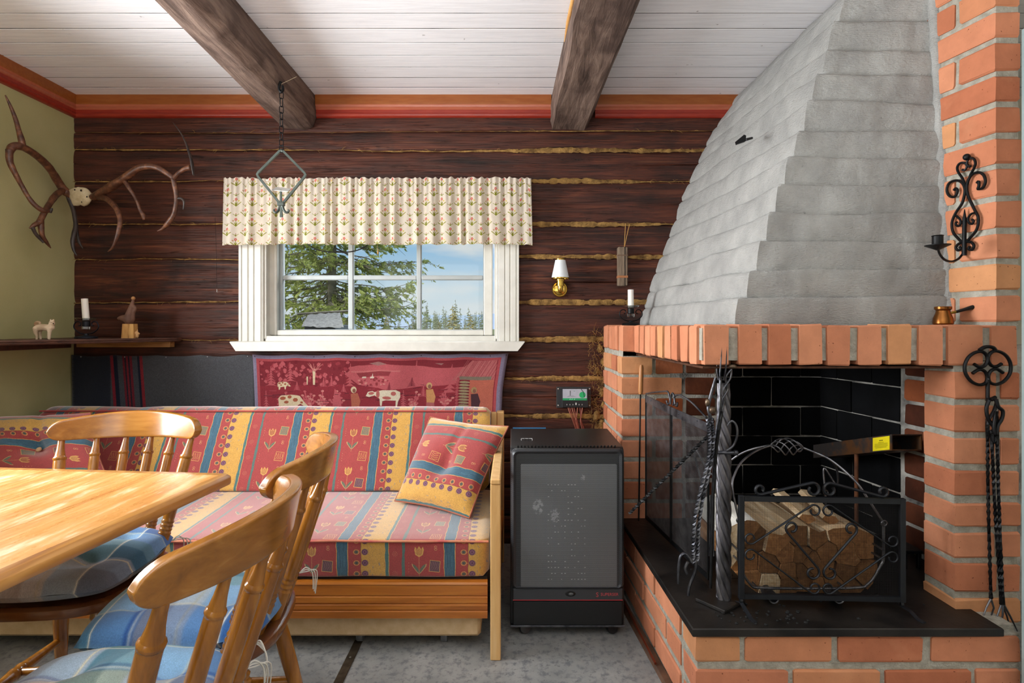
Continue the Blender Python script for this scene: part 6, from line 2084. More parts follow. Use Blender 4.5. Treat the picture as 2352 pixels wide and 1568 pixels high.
m = MB(); m.add(R0 + R1 + R2 + R3, [(a * N_ + k, a * N_ + (k + 1) % N_, (a + 1) * N_ + (k + 1) % N_, (a + 1) * N_ + k) for a in range(3) for k in range(N_)])
m.build('guard_frame', MAT_PERF, ht, 60)
m = MB(); m.add(R3, [tuple(range(N_))]); m.add([(p_[0], p_[1] + .002, p_[2]) for p_ in R3], [tuple(range(N_ - 1, -1, -1))]); m.build('guard_mesh', MAT_PERF, ht)
P0 = ring_rect(hx(1196), hx(1416), hz(1346), hz(1064), .006, hy0 - .0085)
m = MB(); m.extrude(P0, (0, .002, 0)); m.build('heat_panel', MAT_PANEL, ht)
dots = MB()
for r_ in range(17):
    for c in range(12):
        if random.random() < .5:
            x = hx(1258 + c * 7.6); z = hz(1112 + r_ * 13.5); dots.box(x, x + random.choice((.003, .005)), hy0 - .0093, hy0 - .0085, z, z + .0016)
dots.build('burner_flecks', simple('ceramic_fleck', 'a9acae', .5), ht)['kind'] = 'stuff'  # small pale grey flecks scattered over the panel
slots = MB()
for k in range(29): x = hx(1190 + k * 8.05); slots.obox((x, hy0 + .026, hz1 - .0035), (.0042, .016, .004), Matrix.Rotation(-.5, 3, 'X'))
slots.build('vent_slot', simple('slot_black', '020202', .9), ht)
m = MB(); m.box(hx(1178), hx(1430), hy0 - .005, hy0 + .012, hz(1378), hz(1350), .003); m.build('control_strip', simple('grey_strip', '45474b', .4, .5), ht, 30)
m = MB(); m.box(hx(1178), hx(1430), hy0 - .0055, hy0 - .004, hz(1377), hz(1375.4)); m.build('red_line', simple('red_print', 'b0343a', .5), ht)
m = MB(); m.lathe([(.001, .0), (.0165, 0), (.0185, -.0015), (.0185, -.003)], (hx(1310), hy0 - .0052, hz(1362)), 24, Matrix.Rotation(PI / 2, 3, 'X') @ Matrix.Diagonal((1.15, .62, 1))); m.build('control_window', simple('window_black', '050505', .2), ht, 40)
m = MB(); m.ball((hx(1311), hy0 - .006, hz(1362)), .006, 10, (1.6, .5, .9)); m.build('control_knob', simple('knob_grey', '55585a', .4), ht, 180)
m = MB(); m.box(hx(1178), hx(1430), hy0 - .001, hy0 + .02, hz(1436), hz(1380), .003); m.build('lower_panel', simple('black_satin', '101113', .32), ht, 30)
m = MB(); m.box(hx0 - .001, hx1 + .001, hy0 + .000, hy1, hz(1440.5), hz(1436.5), .001); m.build('bottom_lip', MAT_STEEL, ht, 30)
def letters(txt, x, z, size, y_, mat, name, parent, tall=1.0, width=None):
    me = text_mesh(txt, size)
    if width:
        xs = [v.co.x for v in me.vertices]; k = width / (max(xs) - min(xs)); me.transform(Matrix.Diagonal((k, 1, 1, 1)))
    me.name = name
    inv = parent_matrix(parent).inverted()
    me.transform(inv @ Matrix.Translation((x, y_, z)) @ Matrix.Rotation(PI / 2, 4, 'X') @ Matrix.Diagonal((1, tall, 1, 1)))
    me.materials.append(mat)
    o = bpy.data.objects.new(name, me); COL.objects.link(o); o.parent = parent
    return o
MAT_REDP = simple('red_lettering', 'b5484e', .5)
letters('S', hx(1368), hz(1368.5), .0235, hy0 - .0058, MAT_REDP, 'emblem', ht)
letters('SUPERSER', hx(1379), hz(1366), .0155, hy0 - .0058, MAT_REDP, 'lettering', ht, 1.0, .066)
bpy.data.objects['lettering'].scale = (1, 1, 1)
for k in range(3):
    a = hx(1205 + k * 12) * 1.10
    m = MB()
    for q in range(2): m.box(.036 + .0145 * (k + q) , .0375 + .0145 * (k + q), 2.20, 2.235, hz1 - .001, hz1 + .0006)
    if k == 2: pass
    m.box(.036 + .0145 * k, .0505 + .0145 * k, 2.233, 2.2355, hz1 - .001, hz1 + .0006); m.build('button_frame', simple('white_print', 'c9c9c9', .5), ht)
for px, yv in ((1205, hy0 + .035), (1405, hy0 + .035), (1230, hy1 - .05), (1400, hy1 - .05)):
    x = (px - CX) * yv / F
    m = MB(); m.lathe([(.012, -.011), (.0215, -.010), (.0225, -.005), (.0225, .005), (.0215, .010), (.012, .011)], (x, yv, .0226), 20, Matrix.Rotation(math.radians(68 if px < 1300 else 80), 3, 'X') @ Matrix.Rotation(.4, 3, 'Y')); m.build('castor', simple('castor_black', '1a1b1d', .45), ht, 40)
    m = MB(); m.box(x - .013, x + .013, yv - .012, yv + .012, .034, .048, .002); m.build('castor_fork', MAT_STEEL, ht, 30)
t = thing('blue_folder', 'thin blue folder standing behind the back edge of the gas heater', 'folder', (.10, 2.50, 0))
m = MB(); m.box((1178 - CX) * 2.50 / F, (1254 - CX) * 2.50 / F, 2.4985, 2.5015, .36, H - (981.5 - HY) * 2.50 / F, .0006); m.build('cover', simple('blue_card', '2b6a96', .6), t, 30)
m = MB(); m.box((1180 - CX) * 2.5 / F, (1250 - CX) * 2.5 / F, 2.5016, 2.507, .36, .70); m.build('papers', simple('paper', 'd8d5cc', .9), t)
m = MB(); m.box((1190 - CX) * 2.50 / F, (1254 - CX) * 2.50 / F, 2.47, 2.54, .34, .36, .002)
for k in (0, 1): m.box(.03 + .10 * k, .05 + .10 * k, 2.49, 2.51, 0, .34)
m.build('rest', MAT_PINE_O, t, 30)

# solar charge controller and its wires
YW = YB - .012
ctl = thing('charge_controller', 'black solar charge controller with a grey and green label on the log wall', 'controller', W(1317, 912, YW))
def cb(x0, x1, y0_, y1_, ya, yb2, name, mat, b=.001):
    p_, q_ = W(x0, y1_, YW), W(x1, y0_, YW)
    m = MB(); m.box(p_.x, q_.x, ya, yb2, p_.z, q_.z, b); return m.build(name, mat, ctl, 30)
MAT_CTL = simple('controller_black', '1c1d20', .45)
cb(1278, 1357, 888, 936, YW - .004, YW + .006, 'mount_plate', simple('mount_grey', '3a3a3c', .5, .4))
cb(1290, 1350, 891, 934, YW - .028, YW - .004, 'case', MAT_CTL, .002)
pc_ = Paint(220, 110, 220, 110, 'aeb2bd')
pc_.rect(0, 0, 220, 20, '2f9a62'); pc_.ell(180, 52, 30, 30, '2fa868')
for x in (60, 78, 100): pc_.poly([(x, 4), (x + 8, 4), (x + 14, 16), (x + 6, 16)], '8fd0ac')
for k in range(4): pc_.rect(64, 48 + 12 * k, 74, 55 + 12 * k, '2a2c30')
for k in range(3): pc_.rect(40 + 6 * k, 34 + 4 * k, 120 - 10 * k, 36 + 4 * k, '7d818a')
pc_.rect(98, 88, 112, 92, '5a8f70'); pc_.line([(168, 108), (190, 78), (196, 30)], 6, '25303a')
p_, q_ = W(1292.5, 919, YW - .0285), W(1348, 893, YW - .0285)
m = MB(); m.add([(p_.x, p_.y, p_.z), (q_.x, p_.y, p_.z), (q_.x, p_.y, q_.z), (p_.x, p_.y, q_.z)], [(0, 1, 2, 3)], [(0, 0), (1, 0), (1, 1), (0, 1)]); m.build('front_label', image_mat('controller_label', pc_.image('controller_print'), .4, 0), ctl)
MAT_WPR = simple('white_lettering', 'd5d5d5', .6)
gl = MB()
for k, x in enumerate((1302, 1309, 1316, 1330, 1337)):
    c = W(x, 929, YW - .0286); gl.box(c.x - .0022, c.x + .0022, c.y - .0004, c.y + .0003, c.z - .0008, c.z + .0008); gl.box(c.x - .0006, c.x + .0006, c.y - .0004, c.y + .0003, c.z - .004, c.z + .004)
c = W(1323, 927, YW - .0286); gl.box(c.x - .0028, c.x + .0028, c.y - .0005, c.y + .0003, c.z - .006, c.z + .006)
gl.build('terminal_marks', MAT_WPR, ctl)
for x, y_ in ((1282, 893), (1282, 931), (1354, 893), (1354, 931)):
    m = MB(); m.lathe([(.0042, 0), (.0042, .002), (.001, .003)], W(x, y_, YW - .004), 8, Matrix.Rotation(PI / 2, 3, 'X')); m.build('screw', simple('screw_bright', 'c5c5c5', .3, .9), ctl, 40)
wr = thing('controller_wires', 'bundle of reddish wires hanging from the charge controller behind the heater', 'wires', W(1325, 960, YW))
for k, (xa, xb) in enumerate(((1304, 1320), (1308, 1323), (1313, 1326), (1318, 1328), (1327, 1322), (1332, 1336), (1338, 1332))):
    ya_ = YW - .018
    m = MB(); m.tube(smooth_path([W(xa, 933, ya_), W(xa + (xb - xa) * .35, 950, ya_ - .006), W(xa + (xb - xa) * .8, 968, ya_ - .004), W(xb + (2 if k < 4 else 5), 985, ya_), W(xb + 4, 1010, ya_)], 5), .0028, 6); m.build('wire', simple('wire_red' if k % 2 else 'wire_brown', '7e3a2e' if k % 2 else '9a5a48', .5), wr, 60)

# ------------------------------------------------------------------ wall lamp
MAT_BRASS = simple('polished_brass', 'b08d3c', .18, 1.0, c2='c9a552', nscale=6)
MAT_SHADE = simple('white_glass_shade', 'e9e9ea', .35, **{'Subsurface_Weight': .15})
lc = W(1287, 650, YW - .075)
wlp = thing('wall_lamp', 'small brass wall lamp with a white conical shade on the log wall', 'wall lamp', W(1286, 664, YW))
Rw = Matrix.Rotation(PI / 2, 3, 'X')
bc = W(1285.5, 664, YW)
MB().lathe([(.0415, -.006), (.0415, .004), (.038, .008), (.033, .008), (.030, .013), (.020, .016), (.001, .017)], bc, 36, Rw).build('back_plate', MAT_BRASS, wlp, 40)
zc_ = lambda py: H - (py - HY) * lc.y / F
MB().tube(smooth_path([bc + Vector((0, -.014, -.002)), Vector((lc.x, lc.y + .03, zc_(668))), Vector((lc.x, lc.y + .006, zc_(669))), Vector((lc.x, lc.y, zc_(662)))], 6), .008, 12).build('arm', MAT_BRASS, wlp, 60)
MB().lathe([(.001, zc_(671)), (.010, zc_(670)), (.0135, zc_(666)), (.0135, zc_(657)), (.019, zc_(656.5)), (.019, zc_(645)), (.0225, zc_(644.5)), (.0225, zc_(640)), (.001, zc_(639))], (lc.x, lc.y, 0), 28, cap=False).build('socket_cup', MAT_BRASS, wlp, 40)
MB().lathe([(.0465, zc_(640.5)), (.0475, zc_(639.5)), (.0465, zc_(637.5)), (.020, zc_(638.5)), (.020, zc_(640))], (lc.x, lc.y, 0), 36, cap=False).build('shade_ring', MAT_BRASS, wlp, 40)
MB().lathe([(.0455, zc_(638)), (.0262, zc_(597.5)), (.0252, zc_(597.5)), (.0445, zc_(638))], (lc.x, lc.y, 0), 36, cap=False).build('lamp_shade', MAT_SHADE, wlp, 60)
MB().lathe([(.0262, zc_(598)), (.0235, zc_(597)), (.0235, zc_(594.5)), (.0215, zc_(594.5)), (.0215, zc_(597))], (lc.x, lc.y, 0), 30, cap=False).build('top_ring', MAT_BRASS, wlp, 40)
bulb = MB(); bulb.ball((lc.x, lc.y, zc_(622)), .013, 12, (1, 1, 1.7)); bulb.build('bulb', MAT_SHADE, wlp, 180)

# weathered stick hanging on a string
hs = thing('weathered_stick', 'weathered grey wooden block hanging from a straw string beside the hood', 'hanging wood', W(1429, 612, YW - .015))
MAT_WEATH = simple('weathered_wood', '5a4a3d', .9, c2='8d7a66', nscale=8, scale=(20, 20, 1.4), bump=.6, bscale=60)
p_, q_ = W(1417.5, 657, YW - .018), W(1440.5, 568, YW - .018)
m = MB(); m.box(p_.x + .001, q_.x - .001, YW - .040, YW - .002, p_.z, q_.z, .004); m.build('block', MAT_WEATH, hs, 40)
m = MB(); zb2 = H - (587 - HY) * (YW - .02) / F; m.box(p_.x - .0005, q_.x + .0005, YW - .0415, YW - .0005, zb2 - .003, zb2 + .003, .001); m.build('wire_wrap', simple('brown_wrap', '6b5342', .9), hs, 30)
zb2 = H - (636 - HY) * (YW - .02) / F; m = MB(); m.box(p_.x - .0003, q_.x + .0005, YW - .0412, YW - .0005, zb2 - .007, zb2 + .007, .002); m.build('bark_band', simple('copper_band', '8a5634', .7, c2='a56b42', nscale=30), hs, 30)
m = MB(); m.box(W(1431, 0, YW).x, W(1433, 0, YW).x, YW - .0407, YW - .039, p_.z, q_.z); m.build('split', MAT_DARK, hs)
for a_ in ((1437, 513), (1446, 515)):
    m = MB(); m.tube([W(1434, 568, YW - .012), W(1435 + (a_[0] - 1437) * .45, 545, YW - .010), W(a_[0], a_[1], YW - .004)], .0016, 5); m.build('string', simple('straw_string', 'b98d4e', .9), hs)

# ------------------------------------------------------------------ iron hanger on its chain from the left beam
YH = 2.47
hg = thing('candle_hanger', 'green grey diamond iron hanger on a chain hooked to the left beam', 'hanger', W(646, 340, YH))
MAT_GREENI = simple('green_grey_iron', '434b47', .42, .5, c2='545c57', nscale=16, bump=.1)
def w6(x, v, y_=YH): return W(560 + x / 4.356, 160 + v / 4.356, y_)
MB().tube(smooth_path([w6(372, 120), w6(352, 180), w6(372, 226), w6(392, 196), w6(388, 160)], 5), .006, 6).build('ceiling_hook', MAT_IRON, hg, 60)
MB().tube([w6(368, 146), w6(445, 110), w6(528, 70)], .0009, 5).build('tie_wire', simple('pale_wire', 'a89a80', .5), hg)
yl = [(230, 290, 0), (285, 372, 1), (365, 437, 0), (428, 500, 1), (492, 570, 1), (562, 634, 0), (628, 704, 1), (695, 764, 0), (756, 830, 0)]
for a_, b_, flat in yl:
    c0, c1 = w6(376, a_), w6(376, b_)
    hh = (c0.z - c1.z) / 2; c = (c0 + c1) / 2
    pts = []
    for k in range(16):
        an = 2 * PI * k / 16; ex = .0085 * max(-1, min(1, 1.35 * math.cos(an))); ez = hh * max(-1, min(1, 1.15 * math.sin(an)))
        pts.append(c + (Vector((ex, 0, ez)) if not flat else Vector((ex * .25, ex, ez))))
    MB().tube(pts, .0019, 6, closed=True).build('chain_link', MAT_IRON, hg, 60)
dia = [w6(360, 815), w6(140, 1040), w6(140, 1068), w6(352, 1330)]
MB().tube([w6(362, 812), w6(146, 1030), w6(136, 1048), w6(146, 1072), w6(356, 1332)], .0068, 4, up=(0, 1, 0)).build('frame_arm', MAT_GREENI, hg, 20)
MB().tube([w6(392, 812), w6(606, 1030), w6(618, 1048), w6(608, 1072), w6(396, 1332)], .0068, 4, up=(0, 1, 0)).build('frame_arm', MAT_GREENI, hg, 20)
m = MB(); m.tube([w6(362, 815), w6(377, 808), w6(392, 815)], .0068, 8); m.build('top_bend', MAT_GREENI, hg, 60)
c = w6(374, 1345); MB().obox(c, (.030, .020, .016), None, .002).build('collar', MAT_GREENI, hg, 30)
MB().tube([w6(371, 1205), w6(372, 1340), w6(374, 1400), w6(376, 1474)], [.0055, .0062, .006, .0078], 4).build('spike', MAT_GREENI, hg, 20)
for pts in ([(362, 1350), (352, 1395), (330, 1425), (308, 1425), (300, 1405), (312, 1398)], [(386, 1350), (396, 1395), (418, 1425), (442, 1425), (450, 1408), (438, 1400)]):
    MB().tube(smooth_path([w6(a_, b_) for a_, b_ in pts], 5), [.0062, .0055, .0028], 6).build('curl', MAT_GREENI, hg, 60)
m = MB(); m.extrude([w6(278, 1208, YH + .01), w6(440, 1222, YH - .02), w6(472, 1196, YH + .02), w6(328, 1178, YH + .05)], (0, 0, .0025)); m.build('drip_pan', simple('pan_white', 'c9c9c4', .4), hg)

# bamboo stick by the right beam
bs = thing('bamboo_stick', 'thin yellow bamboo stick tucked along the right beam at the ceiling', 'stick', W(1300, 95, 2.37))
MB().tube([W(1300, 95, 2.366), Vector((.222, 2.20, 2.362)), Vector((.226, 2.0, 2.366)), Vector((.23, 1.6, 2.366))], .0085, 10).build('stick', simple('bamboo', 'c08a4a', .5, c2='d3a262', nscale=20), bs, 60)
m = MB(); m.tube([W(1287, 82, 2.36), W(1304, 84, 2.36)], .0022, 6); m.build('nail', MAT_IRON, bs)

# ------------------------------------------------------------------ antlers in the corner
MAT_ANTLER = None
def make_antler():
    t = NT('antler')
    v = t.mapped()
    g = t.noise(t.mapped((9, 9, 9)), 4, 6, .65)
    col = t.ramp(g, [(.3, '38211a'), (.5, '5c3827'), (.68, '87593d')])
    st = t.noise(v, 60, 4)
    col = t.mix(.4, col, t.ramp(st, [(.35, .55), (.65, 1.1)]), 'MULTIPLY')
    return t.set(col, .42, 0, t.bump(st, .35, .003), .45)
MAT_ANTLER = make_antler()
MAT_TINE = simple('dark_tine', '241d1c', .45, c2='453a35', nscale=18, bump=.25)
MAT_BONE = simple('skull_bone', 'b3a07a', .8, c2='d2c3a0', nscale=28, bump=.6, bscale=80)
at = thing('reindeer_antlers', 'reindeer antlers on a skull plate hung in the corner between green and log walls', 'antlers', W(185, 450, 2.87))
def za(x, v): return x / 3.733, 200 + v / 3.733
def wallL(px): return min(2.89, 2.335 * F / (CX - px))
def pL(x, v, off=.06):
    px, py = za(x, v); return W(px, py, wallL(px) - off)
def ant(pts, radii, name='antler', mat=None, k=6, flat=None):
    m = MB(); pp = smooth_path(pts, k)
    n = len(pp); rr = []
    for i in range(n):
        t_ = i / (n - 1) * (len(radii) - 1); q = min(int(t_), len(radii) - 2)
        rr.append((radii[q] + (radii[q + 1] - radii[q]) * (t_ - q)) * 1.22 * (1 + .10 * noise.noise(pp[i] * 30)))
    m.tube(pp, rr, 10, flat=flat); return m.build(name, mat or MAT_ANTLER, at, 180)
mm = .0037 / 3.733 * .62
# skull plate
m = MB(); cc = W(185, 451, 2.845); o = 0
m.ball(cc, .060, 22, (1, .5, .80))
for k in range(len(m.v)):
    p_ = Vector(m.v[k]); m.v[k] = tuple(p_ + (p_ - cc) * (.32 * noise.noise(p_ * 26) + .12 * noise.noise(p_ * 70)))
m.build('skull_plate', MAT_BONE, at, 180)
for (x, v, r) in ((695, 885, .0055), (745, 940, .004), (640, 880, .004), (700, 985, .003)):
    px, py = za(x, v); m = MB(); m.ball(W(px, py, 2.813), r, 8, (1, .5, 1)); m.build('skull_hole', MAT_DARK, at, 180)
def pR(x, v, y_):
    px, py = za(x, v); return W(px, py, y_)
ant([pR(790, 945, 2.83), pR(870, 905, 2.81), pR(960, 848, 2.79), pR(1080, 772, 2.77), pR(1180, 700, 2.75), pR(1265, 680, 2.74), pR(1345, 690, 2.74), pR(1425, 735, 2.75), pR(1490, 782, 2.76)], [.013, .0165, .0175, .0155, .014, .013, .0115, .010, .010])
ant([pR(1482, 772, 2.76), pR(1497, 840, 2.765), pR(1512, 930, 2.775), pR(1505, 1020, 2.78), pR(1488, 1095, 2.79), pR(1440, 1165, 2.80), pR(1392, 1215, 2.81), pR(1348, 1234, 2.81)], [.010, .010, .009, .0085, .0095, .010, .006, .002], 'antler')
ant([pR(1488, 785, 2.76), pR(1535, 735, 2.73), pR(1590, 700, 2.71), pR(1635, 690, 2.70)], [.010, .0085, .009, .011])
ant([pR(1660, 757, 2.69), pR(1650, 680, 2.69), pR(1640, 620, 2.69), pR(1615, 540, 2.70), pR(1590, 470, 2.71), pR(1545, 385, 2.72), pR(1482, 302, 2.72)], [.004, .010, .0085, .0075, .006, .0045, .0015], 'antler', MAT_TINE, flat=(.5, 1.1))
ant([pR(1068, 800, 2.775), pR(1100, 855, 2.77), pR(1142, 920, 2.775), pR(1176, 985, 2.79), pR(1203, 1055, 2.80), pR(1228, 1100, 2.81), pR(1236, 1138, 2.81)], [.011, .0085, .0065, .006, .0075, .010, .005], 'antler')
ant([pR(850, 945, 2.82), pR(905, 955, 2.80), pR(955, 990, 2.77), pR(1002, 1050, 2.74), pR(1030, 1135, 2.72), pR(1020, 1215, 2.71), pR(1000, 1290, 2.71), pR(968, 1370, 2.72), pR(925, 1412, 2.73)], [.012, .0125, .0115, .0105, .009, .0085, .007, .005, .0015])
ant([pR(1526, 955, 2.775), pR(1556, 955, 2.77), pR(1577, 985, 2.765), pR(1570, 1052, 2.765)], [.005, .005, .0045, .001], 'antler', MAT_TINE)
ant([pL(620, 930, .05), pL(555, 890, .06), pL(495, 805, .07), pL(425, 695, .09), pL(335, 605, .11), pL(235, 535, .12), pL(160, 505, .12), pL(105, 515, .11), pL(78, 565, .11)], [.0165, .0165, .0155, .0145, .0135, .013, .0145, .014, .012])
ant([pL(82, 540, .11), pL(80, 600, .11), pL(92, 660, .11), pL(138, 755, .12), pL(195, 860, .13), pL(245, 945, .15), pL(303, 1015, .17), pL(372, 1058, .19), pL(442, 1062, .2)], [.013, .0115, .0105, .009, .008, .008, .0085, .0095, .004])
ant([pL(430, 1075, .2), pL(440, 1050, .21), pL(452, 1040, .215)], [.005, .005, .0015], 'antler', MAT_TINE)
ant([pL(275, 985, .16), pL(282, 1005, .16), pL(288, 1018, .16)], [.005, .004, .0015], 'antler', MAT_TINE)
ant([pL(195, 520, .12), pL(183, 450, .12), pL(160, 370, .11), pL(135, 280, .10), pL(95, 175, .09), pL(45, 68, .08)], [.0135, .0105, .0085, .0075, .006, .002])
ant([pL(540, 885, .07), pL(480, 925, .09), pL(425, 1000, .11), pL(375, 1085, .12), pL(335, 1165, .12)], [.013, .0125, .011, .0105, .011])
ant([pL(352, 1140, .12), pL(352, 1200, .12), pL(362, 1270, .12), pL(395, 1325, .12), pL(436, 1380, .12)], [.010, .011, .0085, .007, .0015], 'antler')
ant([pL(335, 1160, .12), pL(290, 1185, .11), pL(252, 1210, .10)], [.009, .008, .002], 'antler')
ant([pL(278, 1200, .11), pL(305, 1255, .11), pL(345, 1300, .11), pL(375, 1335, .12)], [.007, .0065, .006, .003], 'antler', MAT_TINE)
ant([pL(590, 940, .05), pR(622, 1030, 2.84), pR(640, 1110, 2.83), pR(650, 1190, 2.82), pR(634, 1260, 2.80), pR(622, 1330, 2.79), pR(634, 1400, 2.79), pR(660, 1445, 2.79)], [.011, .009, .008, .0085, .009, .008, .006, .0015], 'antler', MAT_TINE)
ant([pR(648, 1150, 2.83), pR(660, 1250, 2.84), pR(678, 1330, 2.85), pR(712, 1382, 2.85)], [.007, .0065, .006, .002], 'antler', MAT_TINE)

# ------------------------------------------------------------------ corner shelf
MAT_SHELF = simple('dark_shelf_wood', '3d241b', .5, c2='5a3728', nscale=5, scale=(2, 6, 6), bump=.15)
ZSH = 1.1025
sh = thing('corner_shelf', 'dark wooden corner shelf with a moulded front edge across green and log walls', 'shelf', (-2.1, 2.7, ZSH))
A_, B_ = (-2.333, 1.90), (-1.752, 2.915)
m = MB(); m.prism([A_, B_, (-1.752, 2.955), (-2.333, 2.955)], ZSH - .020, ZSH, .002); m.build('board', MAT_SHELF, sh, 30)
d = (Vector((B_[0], B_[1], 0)) - Vector((A_[0], A_[1], 0))); nn = Vector((d.y, -d.x, 0)).normalized()
for z, r in ((ZSH - .006, .0036), (ZSH - .014, .0036)):
    MB().tube([Vector((A_[0], A_[1], z)) + d * .004 + nn * .001, Vector((B_[0], B_[1], z)) - d * .004 + nn * .001], r, 8).build('moulding', MAT_SHELF, sh, 60)
p_, q_ = W(180, 797, 2.93), W(394, 783, 2.93)
m = MB(); m.box(p_.x, q_.x, 2.915, 2.958, p_.z, ZSH - .021, .002); m.build('wall_cleat', simple('yellow_pine_cleat', '8a5a30', .6, c2='b07f4a', nscale=6, scale=(1, 8, 8)), sh, 30)
m = MB(); m.box(-2.334, -2.300, 1.95, 2.91, ZSH - .052, ZSH - .021, .002); m.build('wall_cleat', MAT_SHELF, sh, 30)
candlestick(Vector(((198 - CX) * 2.70 / F, 2.70, ZSH)), 'dark blue iron candlestick with a leaning white candle on the corner shelf', .105, MAT_BLUEIRON, -.008, 1.0)
# dog figurine
def figure(name, strokes, mat, parent, voxel=.0022):
    m = MB()
    for pts, rr in strokes:
        pts = smooth_path(pts, 4)
        m.tube(pts, rr, 10)
        m.ball(pts[0], rr[0] if isinstance(rr, (list, tuple)) else rr, 8); m.ball(pts[-1], rr[-1] if isinstance(rr, (list, tuple)) else rr, 8)
    o = m.build(name, mat, parent, 180)
    rm = o.modifiers.new('one_skin', 'REMESH'); rm.mode = 'VOXEL'; rm.voxel_size = voxel; rm.use_smooth_shade = True
    s_ = o.modifiers.new('soft', 'SMOOTH'); s_.iterations = 4
    return o
yd = 2.52
dg = thing('dog_figurine', 'small carved cream dog with a curled tail standing on the corner shelf', 'figurine', W(104, 778, yd))
def D(x, v, dy=0): 
    q = W(x / 4.9, 640 + v / 4.9, yd); q.y += dy; return q
zoff = ZSH - D(430, 680).z
def DD(x, v, dy=0): q = D(x, v, dy); q.z += zoff; return q
MAT_DOG = simple('carved_pale_wood', 'b39a7d', .7, c2='d3bea2', nscale=24, bump=.15)
figure('body', [([DD(425, 555), DD(480, 545), DD(545, 550), DD(575, 545)], [.0155, .0150, .0165, .0150]),
                ([DD(565, 545), DD(580, 515), DD(586, 492)], [.0150, .0120, .0115]),
                ([DD(586, 492), DD(598, 497), DD(606, 503)], [.0120, .009, .006]),
                ([DD(568, 478, .004), DD(562, 460, .004), DD(560, 452, .004)], [.005, .004, .0012]),
                ([DD(600, 478, -.002), DD(607, 462, -.002), DD(609, 453, -.002)], [.005, .004, .0012]),
                ([DD(420, 560, -.007), DD(418, 600, -.008), DD(432, 640, -.008), DD(430, 676, -.008)], [.0130, .0085, .0055, .0050]),
                ([DD(435, 570, .008), DD(430, 620, .009), DD(440, 672, .009)], [.010, .006, .005]),
                ([DD(572, 560, -.007), DD(575, 620, -.008), DD(572, 672, -.008)], [.011, .0065, .0052]),
                ([DD(545, 570, .008), DD(530, 625, .009), DD(522, 668, .009)], [.009, .006, .0048])], MAT_DOG, dg, .0017)
figure('tail', [([DD(412, 545), DD(400, 510), DD(412, 488), DD(440, 488), DD(450, 508), DD(434, 520), DD(425, 508)], [.007, .007, .0065, .006, .005, .005, .003])], simple('dog_tail_brown', '8a6a48', .7, c2='b39a7d', nscale=30), dg, .0017)
m = MB(); m.ball(DD(608, 502, -.004), .0032, 8); m.build('nose', MAT_DARK, dg, 180)
m = MB(); m.ball(DD(586, 487, -.0115), .0016, 6); m.ball(DD(601, 488, -.010), .0016, 6); m.build('eyes', MAT_DARK, dg, 180)
# carved figure: a brown cloaked shape on two pale log legs with a small fox beside them
yf_ = 2.80
cf = thing('carved_figure', 'carved brown wooden bird shape on two pale log feet on the corner shelf', 'figurine', W(300, 774, yf_))
def E(x, v, dy=0):
    q = W(x / 4.9, 640 + v / 4.9, yf_); q.y += dy; q.z += ZSH - W(0, 640 + 655 / 4.9, yf_).z; return q
figure('body', [([E(1340, 432), E(1385, 430), E(1440, 440), E(1462, 450)], [.009, .016, .024, .022]),
                ([E(1455, 455), E(1462, 390), E(1478, 320), E(1492, 260)], [.024, .021, .014, .009]),
                ([E(1492, 270), E(1497, 235), E(1500, 215)], [.009, .0065, .006]),
                ([E(1478, 300), E(1505, 300), E(1522, 325), E(1500, 370), E(1488, 440)], [.010, .010, .008, .010, .014])], simple('brown_carving', '55382b', .7, c2='74503d', nscale=14, bump=.3), cf, .0024)
m = MB(); m.ball(E(1500, 207), .0095, 14); m.build('head', simple('pale_knob', 'a8794a', .6), cf, 180)
MAT_PALEW = simple('pale_carving', 'a9743a', .7, c2='c99a58', nscale=10, scale=(8, 8, 1), bump=.2)
for xa, xb in ((1398, 1470), (1478, 1522)):
    p0, p1 = E(xa, 655), E(xb, 495)
    m = MB(); m.extrude([Vector((p0.x - .004, yf_ - .016, p0.z)), Vector((p1.x + .003, yf_ - .016, p0.z)), Vector((p1.x, yf_ - .014, p1.z)), Vector((p0.x, yf_ - .014, p1.z))], (0, .032, 0)); m.build('log_foot', MAT_PALEW, cf)
figure('small_fox', [([E(1508, 645), E(1512, 610), E(1535, 595)], [.011, .010, .009]), ([E(1535, 600), E(1560, 604), E(1574, 606)], [.009, .006, .002]), ([E(1543, 585), E(1546, 565), E(1547, 556)], [.005, .003, .001]), ([E(1545, 640), E(1548, 615)], [.007, .008]), ([E(1522, 590), E(1520, 574)], [.005, .002])], simple('fox_wood', 'b98d5c', .7), cf, .0018)

# ------------------------------------------------------------------ dining table
MAT_TABLE = None
def make_table():
    t = NT('worn_pine_top')
    v = t.objshift(t.mapped(), 13)
    mp = t.n.new('ShaderNodeMapping'); mp.inputs['Scale'].default_value = (11, .8, 10)
    t.l.new(v, mp.inputs[0])
    g = t.noise(mp.outputs[0], 3, 8, .62, .6)
    col = t.ramp(g, [(.28, 'ad6f35'), (.5, 'cb9150'), (.72, 'dbaa6e')])
    wv = t.noise(t.mapped((5, 1.1, 1)), 5, 8, .7)
    wear = t.ramp(wv, [(.53, 0.0), (.68, .85)])
    col = t.mix(wear, col, 'e0c19a')
    sc_ = t.noise(t.mapped((40, 3, 1), rot=(0, 0, .5)), 5, 4, .6)
    col = t.mix(t.ramp(sc_, [(.66, 0.0), (.72, .5)]), col, 'ead2b0')
    return t.set(col, t.ramp(wv, [(.4, .26), (.7, .55)]), 0, t.bump(g, .10, .003), .5)
MAT_TABLE = make_table()
MAT_TEDGE = make_pine('table_edge_pine', '946030', 'b5803e', 'cb9856', 'y', False, .35, .3)
tb = thing('dining_table', 'worn honey pine dining table beside the turned back chairs', 'table', (-1.20, .98, 0))
_c = Vector((-.793, 1.598)); ang = math.radians(5.4)
